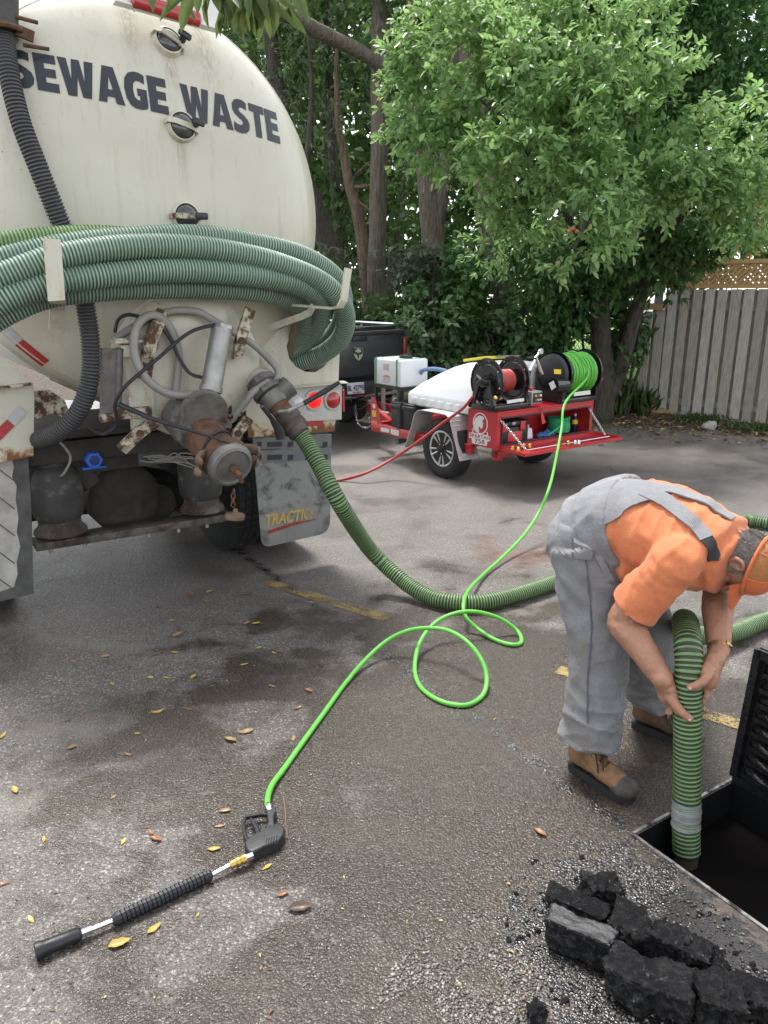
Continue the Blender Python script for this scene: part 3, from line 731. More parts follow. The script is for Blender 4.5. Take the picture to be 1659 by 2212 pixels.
def cream(name, z0=None, axis=2, rust=.66, dirt=.5):
    t = NT(name); P = t.tc.outputs['Object']
    n = t.noise(1.6, 6, .62); fine = t.noise(28, 6, .7)
    col = t.mix(t.mapr(n, .3, .7), (.49, .47, .372), (.58, .56, .465))
    run = t.noise(5, 6, .65, vec=t.mapping((5, 5, .5)))
    col = t.mix(t.mapr(run, .54, .78, 0, dirt), col, (.33, .27, .17))
    scr = t.noise(9, 5, .8, vec=t.mapping((1, 1, 4), (0, .6, 0)), dist=1.2)
    col = t.mix(t.mapr(scr, .655, .69, 0, .6), col, (.74, .72, .64))
    sp = t.vor(16); col = t.mix(t.math('MULTIPLY', t.mapr(sp, .035, .07, 1, 0), t.mapr(n, .5, .6)), col, (.11, .06, .03))
    if z0 is None and rust > .7:                        # grime washed down below the sight glasses and the light plate
        X_, _, Z_ = t.xyz()[:3]; sn = t.noise(6, 5, .7, vec=t.mapping((9, 9, .8)))
        for gx, gz, ln, wd in ((.07, 3.20, .34, .06), (.07, 2.75, .30, .06), (.05, 2.30, .4, .06), (.30, 3.42, .55, .10), (-.12, 3.42, .4, .08)):
            m_ = t.math('MULTIPLY', t.mapr(t.math('ABSOLUTE', t.math('SUBTRACT', X_, gx)), 0, wd, 1, 0, True), t.math('MULTIPLY', t.mapr(Z_, gz-ln, gz-.03, 0, 1), t.mapr(Z_, gz-.02, gz, 1, 0)))
            col = t.mix(t.math('MULTIPLY', m_, t.mapr(sn, .38, .62, 0, .75)), col, (.20, .145, .085))
    r = t.noise(7, 9, .75, dist=.6)
    if z0 is not None:
        zz = t.xyz()[axis]; g = t.mapr(zz, z0[0], z0[1], .30, 0)
        r = t.math('ADD', r, g)
    rm = t.mapr(r, rust, rust+.06)
    rc = t.mix(fine, (.055, .022, .010), (.30, .125, .04))
    halo = t.mapr(r, rust-.09, rust, 0, .55)
    col = t.mix(halo, col, (.42, .25, .10)); col = t.mix(rm, col, rc)
    t.P(Base__Color=col, Roughness=t.mapr(rm, 0, 1, .33, .9), Coat__Weight=.15, Normal=t.bump(t.math('ADD', t.math('MULTIPLY', rm, .5), t.math('MULTIPLY', n, .6)), .22, .02))
    return t.mat
CREAM = cream("cream_paint", None, 2, .76, .50)
CREAM_L = cream("cream_paint_rusty", None, 2, .63, .5)
CREAM_P = cream("cream_paint_tail", (.98, 1.16), 2, .70, .45)
RUST = M("rusty_iron", (.085, .045, .028), .8, .25, .45, 14, .6, 50, col2=(.17, .09, .05), thr=.52, scale2=9)
CAST = M("grey_cast_metal", (.175, .168, .155), .55, .45, .28, 12, .45, 60, col2=(.10, .075, .055), thr=.6, scale2=7)
ALU = M("dull_aluminium", (.34, .335, .32), .42, .6, .22, 10, .2, 60)
LUG = M("chipped_cream_lug", (.46, .42, .31), .7, 0, .25, 12, .8, 40, col2=(.085, .045, .025), thr=.49, soft=.05, scale2=15)
RUB = M("black_rubber", (.018, .018, .019), .6, 0, .3, 12, .3, 60)
RUBG = M("dusty_rubber", (.075, .073, .070), .75, 0, .35, 8, .4, 60)
CHAS = M("dirty_chassis", (.035, .031, .027), .8, 0, .4, 6, .6, 30, col2=(.075, .05, .035), thr=.6, scale2=5)
GHOSE = M("grey_air_hose", (.26, .25, .225), .6, 0, .2, 8, .25, 60)
WIREB = M("black_cable", (.02, .02, .024), .5)

TC = Vector((-.03, 0, 2.40)); TR_, TY0, TDP = 1.14, .15, .42
def headY(r):
    q = min(abs(r)/TR_, 1.0); return TY0-TDP*(max(0, 1-q**2.3))**.5
def HD(x, z, off=0.0): return Vector((x, headY(hypot(x-TC.x, z-TC.z))-off, z))
def hit(px, py, off=0.0):
    v = -.2
    for i in range(50):
        q = TY(px, py, v); v = .5*v+.5*(headY(hypot(q.x-TC.x, q.z-TC.z))-off)
    return TY(px, py, v)
mb = MB()
prof = [(TR_*k/36, headY(TR_*k/36)) for k in range(36)]+[(TR_*sin(a), TY0-TDP*0+0.0) for a in (pi/2,)]
prof[0] = (.0001, headY(0))
prof += [(TR_, TY0+.05), (TR_+.006, TY0+.055), (TR_+.006, TY0+.11), (TR_, TY0+.115), (TR_, 3.0), (TR_, 5.6), (TR_*.8, 5.9), (.001, 6.0)]
mb.lathe(prof, TC, (0, 1, 0), 96)
tank = mb.build("tank", CREAM, truck, angle=30)
mb = MB(); mb.torus(TC+Vector((0, TY0-.02, 0)), (0, 1, 0), TR_-.045, .007, 96, 6)
for i in range(len(mb.v)):
    v = Vector(mb.v[i]); r = hypot(v.x-TC.x, v.z-TC.z); mb.v[i] = (v.x, headY(r)+(-.003 if (i % 6) in (4, 5) else .003), v.z)
mb.build("weld_seam", CREAM, tank)

def text_mesh(txt, size, offset=0.0, shear=0.0, spacing=1.0, grid=None):
    cu = bpy.data.curves.new("t", 'FONT'); cu.body = txt; cu.size = size; cu.align_x = 'CENTER'; cu.align_y = 'CENTER'
    cu.offset = offset; cu.shear = shear; cu.space_character = spacing; cu.resolution_u = 6; cu.fill_mode = 'FRONT'
    ob = bpy.data.objects.new("t", cu); COL.objects.link(ob); dg = bpy.context.evaluated_depsgraph_get()
    me = bpy.data.meshes.new_from_object(ob.evaluated_get(dg)); bpy.data.objects.remove(ob); bpy.data.curves.remove(cu)
    bm = bmesh.new(); bm.from_mesh(me); bpy.data.meshes.remove(me)
    bmesh.ops.remove_doubles(bm, verts=bm.verts, dist=size*.0005); bmesh.ops.triangulate(bm, faces=bm.faces)
    if grid:
        xs = [v.co.x for v in bm.verts]; ys = [v.co.y for v in bm.verts]
        for ax, (lo, hi) in ((0, (min(xs), max(xs))), (1, (min(ys), max(ys)))):
            k = lo+grid
            while k < hi:
                pl = Vector((k, 0, 0)) if ax == 0 else Vector((0, k, 0)); no = Vector((1, 0, 0)) if ax == 0 else Vector((0, 1, 0))
                bmesh.ops.bisect_plane(bm, geom=bm.verts[:]+bm.edges[:]+bm.faces[:], plane_co=pl, plane_no=no); k += grid
    bm.verts.index_update(); V = [v.co.copy() for v in bm.verts]; Fc = [[v.index for v in f.verts] for f in bm.faces]; bm.free()
    return V, Fc
LETTER = M("faded_black_vinyl", (.022, .026, .036), .38, 0, .25, 3)
# heavy block letters drawn as polygons on a 1-high em box
def glyph(ch):
    if ch == 'E': return [[(0, 0), (.60, 0), (.60, .24), (.27, .24), (.27, .385), (.56, .385), (.56, .615), (.27, .615), (.27, .76), (.60, .76), (.60, 1), (0, 1)]], .66
    if ch == 'T': return [[(.19, 0), (.45, 0), (.45, .76), (.64, .76), (.64, 1), (0, 1), (0, .76), (.19, .76)]], .68
    if ch == 'W': return [[(.17, 0), (.42, 0), (.50, .52), (.58, 0), (.83, 0), (1.0, 1), (.75, 1), (.685, .42), (.61, 1), (.39, 1), (.315, .42), (.25, 1), (0, 1)]], 1.03
    if ch == 'A': return [[(0, 0), (.25, 0), (.285, .17), (.50, .17), (.535, 0), (.79, 0), (.56, 1), (.23, 1)], [(.325, .37), (.39, .74), (.46, .37)]], .82
    if ch == 'S': return [[(.0, .06), (.10, .0), (.30, -.015), (.48, .02), (.61, .13), (.65, .29), (.60, .44), (.46, .55), (.30, .63), (.26, .70), (.31, .77), (.43, .78), (.58, .73), (.60, .95), (.46, 1.01), (.28, 1.015), (.12, .96), (.02, .83), (.01, .66), (.08, .54), (.22, .45), (.36, .38), (.38, .29), (.30, .225), (.17, .235), (.02, .29)]], .70
    if ch == 'G': return [[(.50, -.015), (.66, .03), (.70, .10), (.70, .56), (.40, .56), (.40, .36), (.47, .36), (.47, .235), (.38, .235), (.30, .31), (.275, .5), (.30, .67), (.38, .765), (.50, .765), (.65, .71), (.67, .95), (.52, 1.01), (.34, 1.01), (.17, .94), (.05, .78), (.005, .52), (.04, .24), (.15, .06), (.30, -.015)]], .76
    return [], .42
def block_text(txt, h, fn, grid=.05):
    mb = MB(); x = 0
    W = sum(glyph(c)[1] for c in txt)
    for ch in txt:
        polys, adv = glyph(ch)
        if polys:
            bm = bmesh.new(); ed = []
            for pl in polys:
                vs = [bm.verts.new((p[0]+x-W/2, p[1]-.5, 0)) for p in pl]; ed += [bm.edges.new((vs[i], vs[(i+1) % len(vs)])) for i in range(len(vs))]
            bmesh.ops.triangle_fill(bm, use_beauty=True, edges=ed)
            for ax in (0, 1):
                k = -W/2 if ax == 0 else -.5
                while k < W/2:
                    bmesh.ops.bisect_plane(bm, geom=bm.verts[:]+bm.edges[:]+bm.faces[:], plane_co=(k, 0, 0) if ax == 0 else (0, k, 0), plane_no=(1, 0, 0) if ax == 0 else (0, 1, 0)); k += grid/h
            bm.verts.index_update(); mb.add([fn(v.co.x, v.co.y) for v in bm.verts], [[v.index for v in f.verts] for f in bm.faces]); bm.free()
        x += adv
    return mb, W
LX0, LX1, LZ, LHT = -.735, .755, 2.945, .180
_, WT = block_text("SEWAGE WASTE", 1, lambda a, b: (a, 0, b), 9)
LS = (LX1-LX0)/WT
mbt, _ = block_text("SEWAGE WASTE", LHT, lambda a, b: HD((LX0+LX1)/2+a*LS, LZ-.088*(a*LS)+b*LHT, .003))
mbt.build("lettering", LETTER, tank, angle=60)

# sight glasses
GLASSD = NT("dark_sight_glass"); GLASSD.P(Base__Color=GLASSD.mix(GLASSD.noise(20, 4), (.02, .022, .024), (.07, .07, .07)), Roughness=.16, Coat__Weight=.6); GLASSD = GLASSD.mat
KNOB = M("black_plastic_knob", (.02, .021, .024), .4)
for i, (px, py, ang) in enumerate(((362, 92, -30), (391, 274, -14), (400, 468, 0))):
    c = hit(px, py); q = headY(hypot(c.x-TC.x, c.z-TC.z)+.01)-headY(hypot(c.x-TC.x, c.z-TC.z))
    rd = Vector((c.x-TC.x, 0, c.z-TC.z)); nrm = Vector((0, -1, 0))
    if rd.length > .05: nrm = (Vector((0, -1, 0))+rd.normalized()*(q/.01)).normalized()
    sg = MB(); sg.lathe([(.090, -.03), (.084, .004), (.076, .026), (.069, .029), (.066, .016)], c, nrm, 32)
    sgo = sg.build("sight_glass", CREAM_L, tank)
    mb = MB(); mb.lathe([(.067, .014), (.061, .030), (.043, .043), (.022, .048), (.0001, .05)], c, nrm, 28); mb.build("glass", GLASSD, sgo) if False else None
    g2 = mb.build("sight_glass_lens", GLASSD, tank)
    s = Vector((cos(radians(ang)), 0, sin(radians(ang)))); s = (s-nrm*s.dot(nrm)).normalized(); upv = nrm.cross(s)
    mb = MB(); mb.bar([c-s*.088+nrm*.0, c-s*.085+nrm*.038, c-s*.05+nrm*.056, c+s*.05+nrm*.056, c+s*.085+nrm*.038, c+s*.088+nrm*.0], .028, .010, upv); mb.build("sight_glass_strap", LUG if i == 2 else CREAM_L, tank, smooth=False)
    k = c+s*.058+nrm*.064+(upv*.02 if i < 2 else Vector((0, 0, 0)))
    mb = MB(); mb.cyl(k-nrm*.01, k+nrm*.03, .02, seg=12); rot = Matrix((s, upv, nrm)).transposed(); mb.rbox(k+nrm*.035, (.075, .038, .022), .011, rot); mb.build("sight_glass_knob", KNOB, tank)

# light plate on the tank top
WHITE = M("white_enamel", (.74, .74, .71), .4, 0, .06, 4, 0, 60, col2=(.35, .3, .22), thr=.68, scale2=3)
REDL = NT("red_lens"); REDL.P(Base__Color=REDL.mix(REDL.vor(60), (.30, .012, .012), (.42, .02, .02)), Roughness=.25, Coat__Weight=.6); REDL = REDL.mat
pa, pb_, pc, pd = TY(247, 4, -.235), TY(478, 68, -.235), TY(482, -160, -.235), TY(250, -200, -.235)
mb = MB(); mb.prism([pa, pb_, Vector((pb_.x, -.235, pa.z+.34)), Vector((pa.x, -.235, pa.z+.34))], (0, .008, 0)); lp = mb.build("light_plate", WHITE, truck, smooth=False)
mb = MB(); mb.prism([pa+Vector((0, -.03, -.002)), pb_+Vector((0, -.03, -.002)), pb_+Vector((0, .03, -.006)), pa+Vector((0, .03, -.006))], (0, 0, .008)); mb.build("plate_flange", WHITE, lp, smooth=False)
a, b = TY(283, -2, -.26), TY(434, 44, -.26); mb = MB(); mb.tube([a, a.lerp(b, .03), a.lerp(b, .5), a.lerp(b, .97), b], [(.02, .01), (.036, .022), (.036, .022), (.036, .022), (.02, .01)], 14, up=(0, 0, 1)); mb.build("red_light_bar", REDL, lp)
a, b = TY(330, -8, -.25), TY(420, 14, -.25); mb = MB(); mb.rbox((a+b)/2+Vector((0, 0, .045)), ((b-a).length, .03, .06), .01); mb.build("work_lamp", GLASSD, lp)
mb = MB()
for (px, py) in ((290, 20), (345, 34), (410, 50)): p = TY(px, py, -.245); mb.cyl(p, p-Vector((0, .012, 0)), .012, seg=8)
mb.build("bolts", ALU, lp, kind='stuff')

# dark vacuum hose hanging down the head
def ribbed(path, r0, r1, pitch, seg=16, step_r=None, mats=(0, 1)):
    """corrugated hose: ridges in material 0, grooves in material 1"""
    C = catmull(path, 10); cum = [0.0]
    for a, b in zip(C, C[1:]): cum.append(cum[-1]+(b-a).length)
    P = []; R = []; MI = []; ss = 0.0; k = 0; L = cum[-1]
    while ss < L-pitch:
        for f, r, m in ((0, r1, 0), (.25, r1+.0006, 0), (.47, r1, 1), (.55, r0, 1), (.92, r0, 1)):
            q = ss+f*pitch
            while cum[k+1] < q: k += 1
            P.append(C[k].lerp(C[k+1], (q-cum[k])/max(1e-9, cum[k+1]-cum[k]))); R.append(r); MI.append(mats[m])
        ss += pitch
    n = len(P); fr_ = frames(P); mb = MB(); vs = []
    for p, r, (t, u, w) in zip(P, R, fr_):
        for q in range(seg):
            a = 2*pi*q/seg; vs.append(tuple(p+u*(cos(a)*r)+w*(sin(a)*r)))
    mb.v = vs
    for i in range(n-1):
        for q in range(seg):
            q2 = (q+1) % seg; mb.f.append((i*seg+q, i*seg+q2, (i+1)*seg+q2, (i+1)*seg+q)); mb.m.append(MI[i])
    mb.f.append(tuple(reversed(range(seg)))); mb.m.append(1); mb.f.append(tuple(range((n-1)*seg, n*seg))); mb.m.append(1)
    return mb
HDK = M("grey_corrugated_hose", (.062, .060, .063), .55, 0, .3, 6, .2, 60)
HDK2 = M("grey_hose_groove", (.030, .030, .032), .7)
def hh(px, py, off): p = hit(px, py, off); return p
dark = [TY(2, -110, -.05), TY(6, -20, -.07), TY(8, 60, -.10), hh(18, 150, .10), hh(44, 260, .10), hh(82, 360, .10), hh(118, 450, .10), hh(146, 520, .11), TY(168, 590, -.40), TY(186, 670, -.42), TY(196, 750, -.44), TY(194, 820, -.44), TY(172, 885, -.40), TY(132, 930, -.30), TY(92, 948, -.12), TY(70, 950, .1)]
ribbed(dark, .042, .049, .0175, 18).build("vacuum_hose", [HDK, HDK2], truck, angle=80)
mb = MB(); c = TY(4, 62, -.12)
mb.torus(c, (0, 0, 1), .085, .014, 24, 8); mb.bar([c+Vector((.06, -.02, .0)), c+Vector((.14, -.02, -.02))], .05, .02, (0, 0, 1)); mb.cyl(c+Vector((.05, -.05, .05)), c+Vector((.16, -.05, .04)), .010, seg=8); mb.cyl(c+Vector((.08, -.05, -.07)), c+Vector((.2, -.05, -.07)), .010, seg=8)
mb.build("hose_clamp", RUST, truck)
mb = MB(); mb.cyl(TY(4, 62, -.12), TY(0, -10, -.12), .075, .085, seg=20); mb.build("hose_neck", RUBG, truck)

# rack arms that carry the coiled hose
CR2 = CREAM_L
mb = MB(); mb.bar([TY(112, 516, -.80), TY(122, 648, -.80), TY(124, 652, -.62), TY(124, 668, -.36), TY(122, 710, -.30)], .075, .012, (1, 0, 0)); mb.build("hose_rack_arm", LUG if False else CR2, truck, smooth=False)
R1 = [TY(752, 580, -.74), TY(742, 650, -.74), TY(734, 663, -.72), TY(720, 666, -.66), TY(583, 655, -.28)]
mb = MB(); mb.bar(R1[:3], .045, .014, (1, 0, .1)); mb.bar(R1[2:], .014, .045, (0, 0, 1)); mb.build("hose_rack_arm", CR2, truck, smooth=False)
mb = MB(); mb.bar([TY(676, 662, -.56), TY(668, 676, -.52), TY(650, 684, -.46), TY(580, 709, -.26)], .04, .014, (0, 0, 1)); mb.build("hose_rack_brace", CR2, truck, smooth=False)

# rear manway cover
mc = TY(418, 792, -.36); MR = .375
mb = MB(); mb.lathe([(MR+.045, .24), (MR+.045, .05), (MR+.04, .0), (MR+.02, -.012), (MR-.02, -.018), (MR-.06, -.03), (MR*.6, -.045), (.0001, -.05)], mc, (0, 1, 0), 56)
man = mb.build("manway_cover", CREAM_L, truck)
for pts, w in (((( 540, 668), (519, 735), (512, 776)), .062), (((352, 672), (325, 735), (312, 818)), .068), (((340, 906), (300, 935), (262, 972)), .066), (((537, 905), (512, 935), (500, 965)), .06)):
    P = [TY(px, py, yy) for (px, py), yy in zip(pts, (-.46, -.50, -.47))]
    mb = MB(); mb.bar(P, w, .03, (1, 0, .25)); lug = mb.build("clamp_lug", LUG, truck, smooth=False)
    mb = MB(); mb.cyl(P[1]+Vector((0, -.012, 0)), P[1]+Vector((0, -.032, 0)), .02, seg=10); mb.build("bolt", RUST, lug)
# hinge post at the left of the cover
mb = MB(); a, b = TY(258, 752, -.44), TY(254, 890, -.40); mb.cyl(a, b, .022, seg=12); mb.bar([a+Vector((-.05, 0, .0)), b+Vector((-.05, 0, 0))], .09, .016, (1, 0, 0)); mb.build("hinge_post", CAST, truck)
mb = MB(); c = TY(262, 738, -.44); mb.rbox(c+Vector((.04, .02, 0)), (.17, .13, .018), .012); mb.cyl(c+Vector((0, 0, .009)), c+Vector((0, 0, .018)), .04, seg=16); mb.rbox(c+Vector((.06, .03, -.05)), (.13, .08, .07), .01); mb.build("hinge_bracket", CREAM_L, truck)
mb = MB(); c = TY(262, 893, -.40); mb.rbox(c+Vector((.06, 0, 0)), (.2, .09, .06), .012); mb.rbox(c+Vector((-.07, .03, -.02)), (.08, .07, .05), .012); mb.build("hinge_bracket", LUG, truck)
mb = MB(); a, b = TY(275, 770, -.39), TY(300, 905, -.39); mb.prism([TY(268, 770, -.41), TY(330, 770, -.41), TY(335, 930, -.41), TY(288, 930, -.41), TY(284, 860, -.41)], (0, .05, 0)); mb.build("hinge_plate", CREAM_L, truck, smooth=False)

# hydraulic cylinder and knife gate valve with the capped rusty discharge pipe
a, b = TY(480, 706, -.58), TY(456, 838, -.62)
d = (b-a).normalized()
mb = MB(); mb.cyl(a, b, .058, seg=24); mb.cyl(a-d*.01, a+d*.012, .066, seg=6); mb.cyl(b-d*.01, b+d*.02, .064, seg=24); mb.build("actuator_cylinder", ALU, truck)
mb = MB(); mb.cyl(b, TY(450, 868, -.64), .022, seg=12); mb.bar([TY(474, 832, -.60), TY(462, 880, -.6)], .05, .012, (0, 1, 0)); mb.build("actuator_rod", CAST, truck)
v0 = TY(384, 890, -.46); v1 = TY(424, 925, -.60); v2 = TY(492, 998, -.96)
ax = (v2-v1).normalized()
mb = MB(); mb.lathe([(.128, -.16), (.132, -.03), (.124, .0), (.124, .05), (.108, .05)], v1-ax*.02, ax, 32); mb.build("valve_flange", CAST, truck)
# the flat gate body standing on the flange
gu = (Vector((0, 0, 1))-ax*ax.z).normalized(); gr = ax.cross(gu)
if gr.x < 0: gr = -gr
g0 = v1+ax*.04
pl = [g0+gr*(.132*cos(a))+gu*(.13+.13*sin(a)) for a in [pi*k/14 for k in range(15)]]
mb = MB(); mb.prism([g0+gr*.132-gu*.02]+pl+[g0-gr*.132-gu*.02], ax*.055); mb.build("gate_body", CAST, truck, angle=30)
mb = MB(); mb.prism([g0+gr*.155+gu*.045, g0+gr*.155+gu*.075, g0-gr*.155+gu*.075, g0-gr*.155+gu*.045], ax*.075-ax*.0); mb.build("gate_flange", CAST, truck, smooth=False)
for k in (-.13, -.05, .05, .13):
    mb = MB(); p = g0+gr*k+gu*.078+ax*.065; mb.cyl(p-gu*.01, p+gu*.012, .012, seg=6); mb.build("flange_bolt", CAST, truck)
L = (v2-g0).length
mb = MB(); mb.lathe([(.112, .05), (.112, .10), (.106, .12), (.104, L-.06), (.124, L-.05), (.131, L-.02), (.124, L+.005), (.108, L+.01)], g0, ax, 36); pipe = mb.build("discharge_pipe", RUST, truck)
mb = MB(); mb.lathe([(.121, L+.0), (.125, L+.03), (.115, L+.055), (.100, L+.062), (.092, L+.05), (.05, L+.052), (.0001, L+.054)], g0, ax, 36); cap = mb.build("pipe_cap", CAST, truck)
pc = g0+ax*(L+.05)
mb = MB(); mb.cyl(pc, pc+ax*.05, .022, seg=8); mb.cyl(pc+ax*.05, pc+ax*.10, .012, seg=8); mb.cyl(pc+ax*.02, pc+ax*.06-gu*.07+gr*.04, .011, seg=8); mb.build("cap_stud", RUST, cap)
for sx in (-1, 1):
    for sz in (.35, -.25):
        p = g0+ax*(L-.03)+gr*(sx*.118)+gu*(sz*.115)
        mb = MB(); mb.tube([p-gr*(sx*.03)-ax*.03, p+gr*(sx*.03), p+gr*(sx*.06)+ax*.03, p+gr*(sx*.045)+ax*.06], [(.028, .012), (.032, .014), (.030, .012), (.016, .008)], 10, up=gu); mb.build("cam_ear", M("pale_rusty_cast", (.17, .11, .075), .75, .2, .3, 14, .5, 50), pipe)
mb = MB(); mb.torus(g0+ax*(L-.13), ax+gr*.35, .113, .008, 32, 6); mb.build("rubber_strap", RUB, pipe)
def chain(mb, pts, link_l=.032, r=.0038, w=.011):
    P = resample(catmull(pts, 10), link_l*.72); fr_ = frames(P)
    for i in range(len(P)-1):
        t, u, wv = fr_[i]; s = u if i % 2 else wv; c = (P[i]+P[i+1])/2; h = link_l/2; loop = []
        for k in range(10):
            a = 2*pi*k/10; loop.append(c+t*(h*cos(a))+s*(w*sin(a)))
        mb.tube(loop, r, 5, closed=True)
    return mb
cb = TY(505, 1058, -1.0)
mb = MB(); chain(mb, [cb, TY(503, 1082, -1.0), TY(504, 1100, -1.0)]); mb.build("plug_chain", RUST, truck, kind='stuff')
mb = MB(); c = TY(508, 1112, -1.0); mb.lathe([(.0001, .035), (.012, .032), (.014, .012), (.05, .006), (.054, -.004), (.05, -.022), (.0001, -.026)], c, (0.12, 0, 1), 18); mb.build("hanging_plug", M("pale_rusty_cast", (.22, .145, .095)), truck)
mb = MB(); chain(mb, [TY(498, 880, -.42), TY(494, 925, -.46), TY(488, 965, -.5)], .045, .006, .015); chain(mb, [TY(520, 880, -.38), TY(517, 940, -.40), TY(520, 985, -.42)], .045, .006, .015); mb.build("safety_chain", RUST, truck, kind='stuff')

# suction valve on the right with the coupling that the green hose plugs into
w0 = hit(535, 790, -.02); w1 = TY(572, 838, -.46); w2 = TY(612, 884, -.58); w3 = TY(642, 930, -.66)
mb = MB(); mb.lathe([(.13, -.05), (.11, .05), (.10, (w1-w0).length-.05)], w0, w1-w0, 28); mb.build("suction_stub", CREAM_L, truck)
ax2 = (w3-w1).normalized(); L2 = (w3-w1).length; up2 = (Vector((0, 0, 1))-ax2*ax2.z).normalized(); rt2 = ax2.cross(up2)
if rt2.x < 0: rt2 = -rt2
mb = MB(); mb.lathe([(.075, -.07), (.092, -.06), (.092, -.02), (.072, -.015), (.072, .01), (.098, .012), (.10, .045), (.075, .05)], w1, ax2, 8); mb.build("valve_union", CAST, truck)
mb = MB(); mb.lathe([(.072, .05), (.085, .06), (.085, .12), (.07, .14)], w1, ax2, 28)
mb.lathe([(.05, 0), (.062, .03), (.062, .10), (.066, .105), (.066, .13), (.06, .135)], w1+ax2*.09, (up2*.75+rt2*.62-ax2*.1), 24); mb.build("valve_body", CAST, truck)
mb = MB(); mb.lathe([(.062, .13), (.06, L2-.10), (.058, L2-.1)], w1, ax2, 28); mb.build("suction_pipe", RUST, truck)
mb = MB(); mb.lathe([(.06, L2-.12), (.078, L2-.115), (.082, L2-.08), (.072, L2-.06), (.08, L2-.05), (.08, L2-.02), (.066, L2-.005), (.064, L2+.03), (.05, L2+.03)], w1, ax2, 28); mb.build("hose_coupling", M("brown_iron_coupling", (.085, .07, .06), .6, .35, .3, 14, .4), truck)
for sx, tip in ((-1, TY(566, 878, -.78)), (1, TY(664, 922, -.62))):
    p = w1+ax2*(L2-.05)+rt2*(sx*.085); mid = p+rt2*(sx*.02)-up2*.02
    mb = MB(); mb.tube([mid+ax2*.05-up2*.04, mid+rt2*(sx*.012), mid.lerp(tip, .5), tip], [(.03, .008), (.034, .012), (.017, .009), (.016, .008)], 10, up=up2); mb.build("cam_arm", M("worn_black_lever", (.10, .10, .105), .35, .5, .3, 12), truck)
mb = MB(); mb.tube([TY(594, 893, -.60), TY(604, 889, -.72), TY(622, 888, -.76)], .011, 8); mb.build("lever_root", ALU, truck)
mb = MB(); mb.tube([TY(622, 888, -.74), TY(660, 870, -.76)], [(.012, .008), (.015, .009)], 8); mb.build("lever_bar", ALU, truck)
mb = MB(); mb.tube([TY(656, 872, -.76), TY(700, 846, -.78), TY(733, 826, -.80)], [.015, .017, .012], 10); mb.build("lever_grip", RUB, truck)
mb = MB(); mb.tube([w1+up2*.07-rt2*.02, TY(547, 846, -.5), TY(520, 880, -.48), TY(505, 898, -.46)], .022, 10); mb.build("drain_pipe", GHOSE, truck)

# air lines
mb = MB(); mb.tube(catmull([TY(245, 735, -.36), TY(300, 700, -.42), TY(362, 674, -.44), TY(420, 672, -.45), TY(458, 690, -.46), TY(508, 720, -.48), TY(548, 745, -.46), TY(580, 775, -.44), TY(600, 800, -.46), TY(596, 822, -.48), TY(586, 836, -.48)], 8), .021, 10); mb.build("air_hose", GHOSE, truck)
mb = MB(); mb.tube(catmull([TY(425, 852, -.56), TY(370, 852, -.55), TY(318, 820, -.54), TY(291, 765, -.52), TY(296, 705, -.50), TY(330, 680, -.49), TY(365, 705, -.47), TY(386, 762, -.46), TY(382, 820, -.46), TY(376, 866, -.48)], 9), .023, 10); mb.build("air_hose", GHOSE, truck)
mb = MB(); mb.tube(catmull([TY(252, 862, -.52), TY(275, 830, -.55), TY(340, 775, -.56), TY(410, 718, -.58), TY(472, 700, -.6)], 8), .010, 8); mb.tube(catmull([TY(252, 862, -.52), TY(248, 880, -.5), TY(252, 915, -.45), TY(225, 938, -.4), TY(190, 925, -.3)], 8), .010, 8); mb.build("cable", WIREB, truck, kind='stuff')
mb = MB(); mb.tube(catmull([TY(248, 718, -.36), TY(256, 690, -.38), TY(280, 680, -.42), TY(320, 692, -.46), TY(360, 720, -.48), TY(388, 775, -.5), TY(410, 806, -.55), TY(438, 816, -.58)], 8), .010, 8); mb.build("cable", WIREB, truck)
mb = MB(); mb.tube([TY(258, 874, -.56), TY(330, 905, -.75), TY(430, 935, -.95), TY(498, 958, -1.02)], [.016, .013, .009, .004], 8); mb.build("bungee_cord", RUB, truck)
mb = MB(); mb.torus(TY(322, 740, -.47), (0, 1, .1), .052, .009, 28, 6); mb.build("cable", GHOSE, truck)

# tail panels, lamps, flaps
def tpoly(pts, y): return [TY(px, py, y) for px, py in pts]
arc = [(646, 690), (628, 718), (619, 748), (625, 775), (640, 793), (660, 803), (682, 804), (700, 793), (715, 777), (726, 762)]
mb = MB(); mb.prism(tpoly([(535, 800), (570, 745), (600, 715)]+arc+[(734, 757), (731, 826), (723, 931), (537, 945), (531, 880)], -.03), (0, .012, 0)); tp = mb.build("tail_panel", CREAM_P, truck, smooth=False)
mb = MB(); a, b = TY(626, 834, -.03), TY(741, 824, -.03); mb.prism([a, b, b+Vector((.0, -.07, -.006)), a+Vector((0, -.07, -.006))], (0, 0, .006)); mb.build("lamp_shelf", CREAM_P, tp, smooth=False)
mb = MB(); mb.prism(tpoly([(616, 837), (738, 832), (738, 906), (620, 912)], -.045), (0, .028, 0)); lb = mb.build("lamp_box", M("grey_lamp_housing", (.42, .41, .37), .55, 0, .2, 8), truck, smooth=False)
LIT = NT("lit_red_lens"); LIT.P(Base__Color=(.6, .015, .012), Roughness=.25, Emission__Color=LIT.mix(LIT.mapr(LIT.vor(34), 0, .5), (1, .035, .035), (.75, .008, .012)), Emission__Strength=.32); LIT = LIT.mat
CLEAR = NT("clear_ribbed_lens"); CLEAR.P(Base__Color=(.55, .56, .56), Roughness=.15, Coat__Weight=.8, Normal=CLEAR.bump(CLEAR.vor(70), .5, .004)); CLEAR = CLEAR.mat
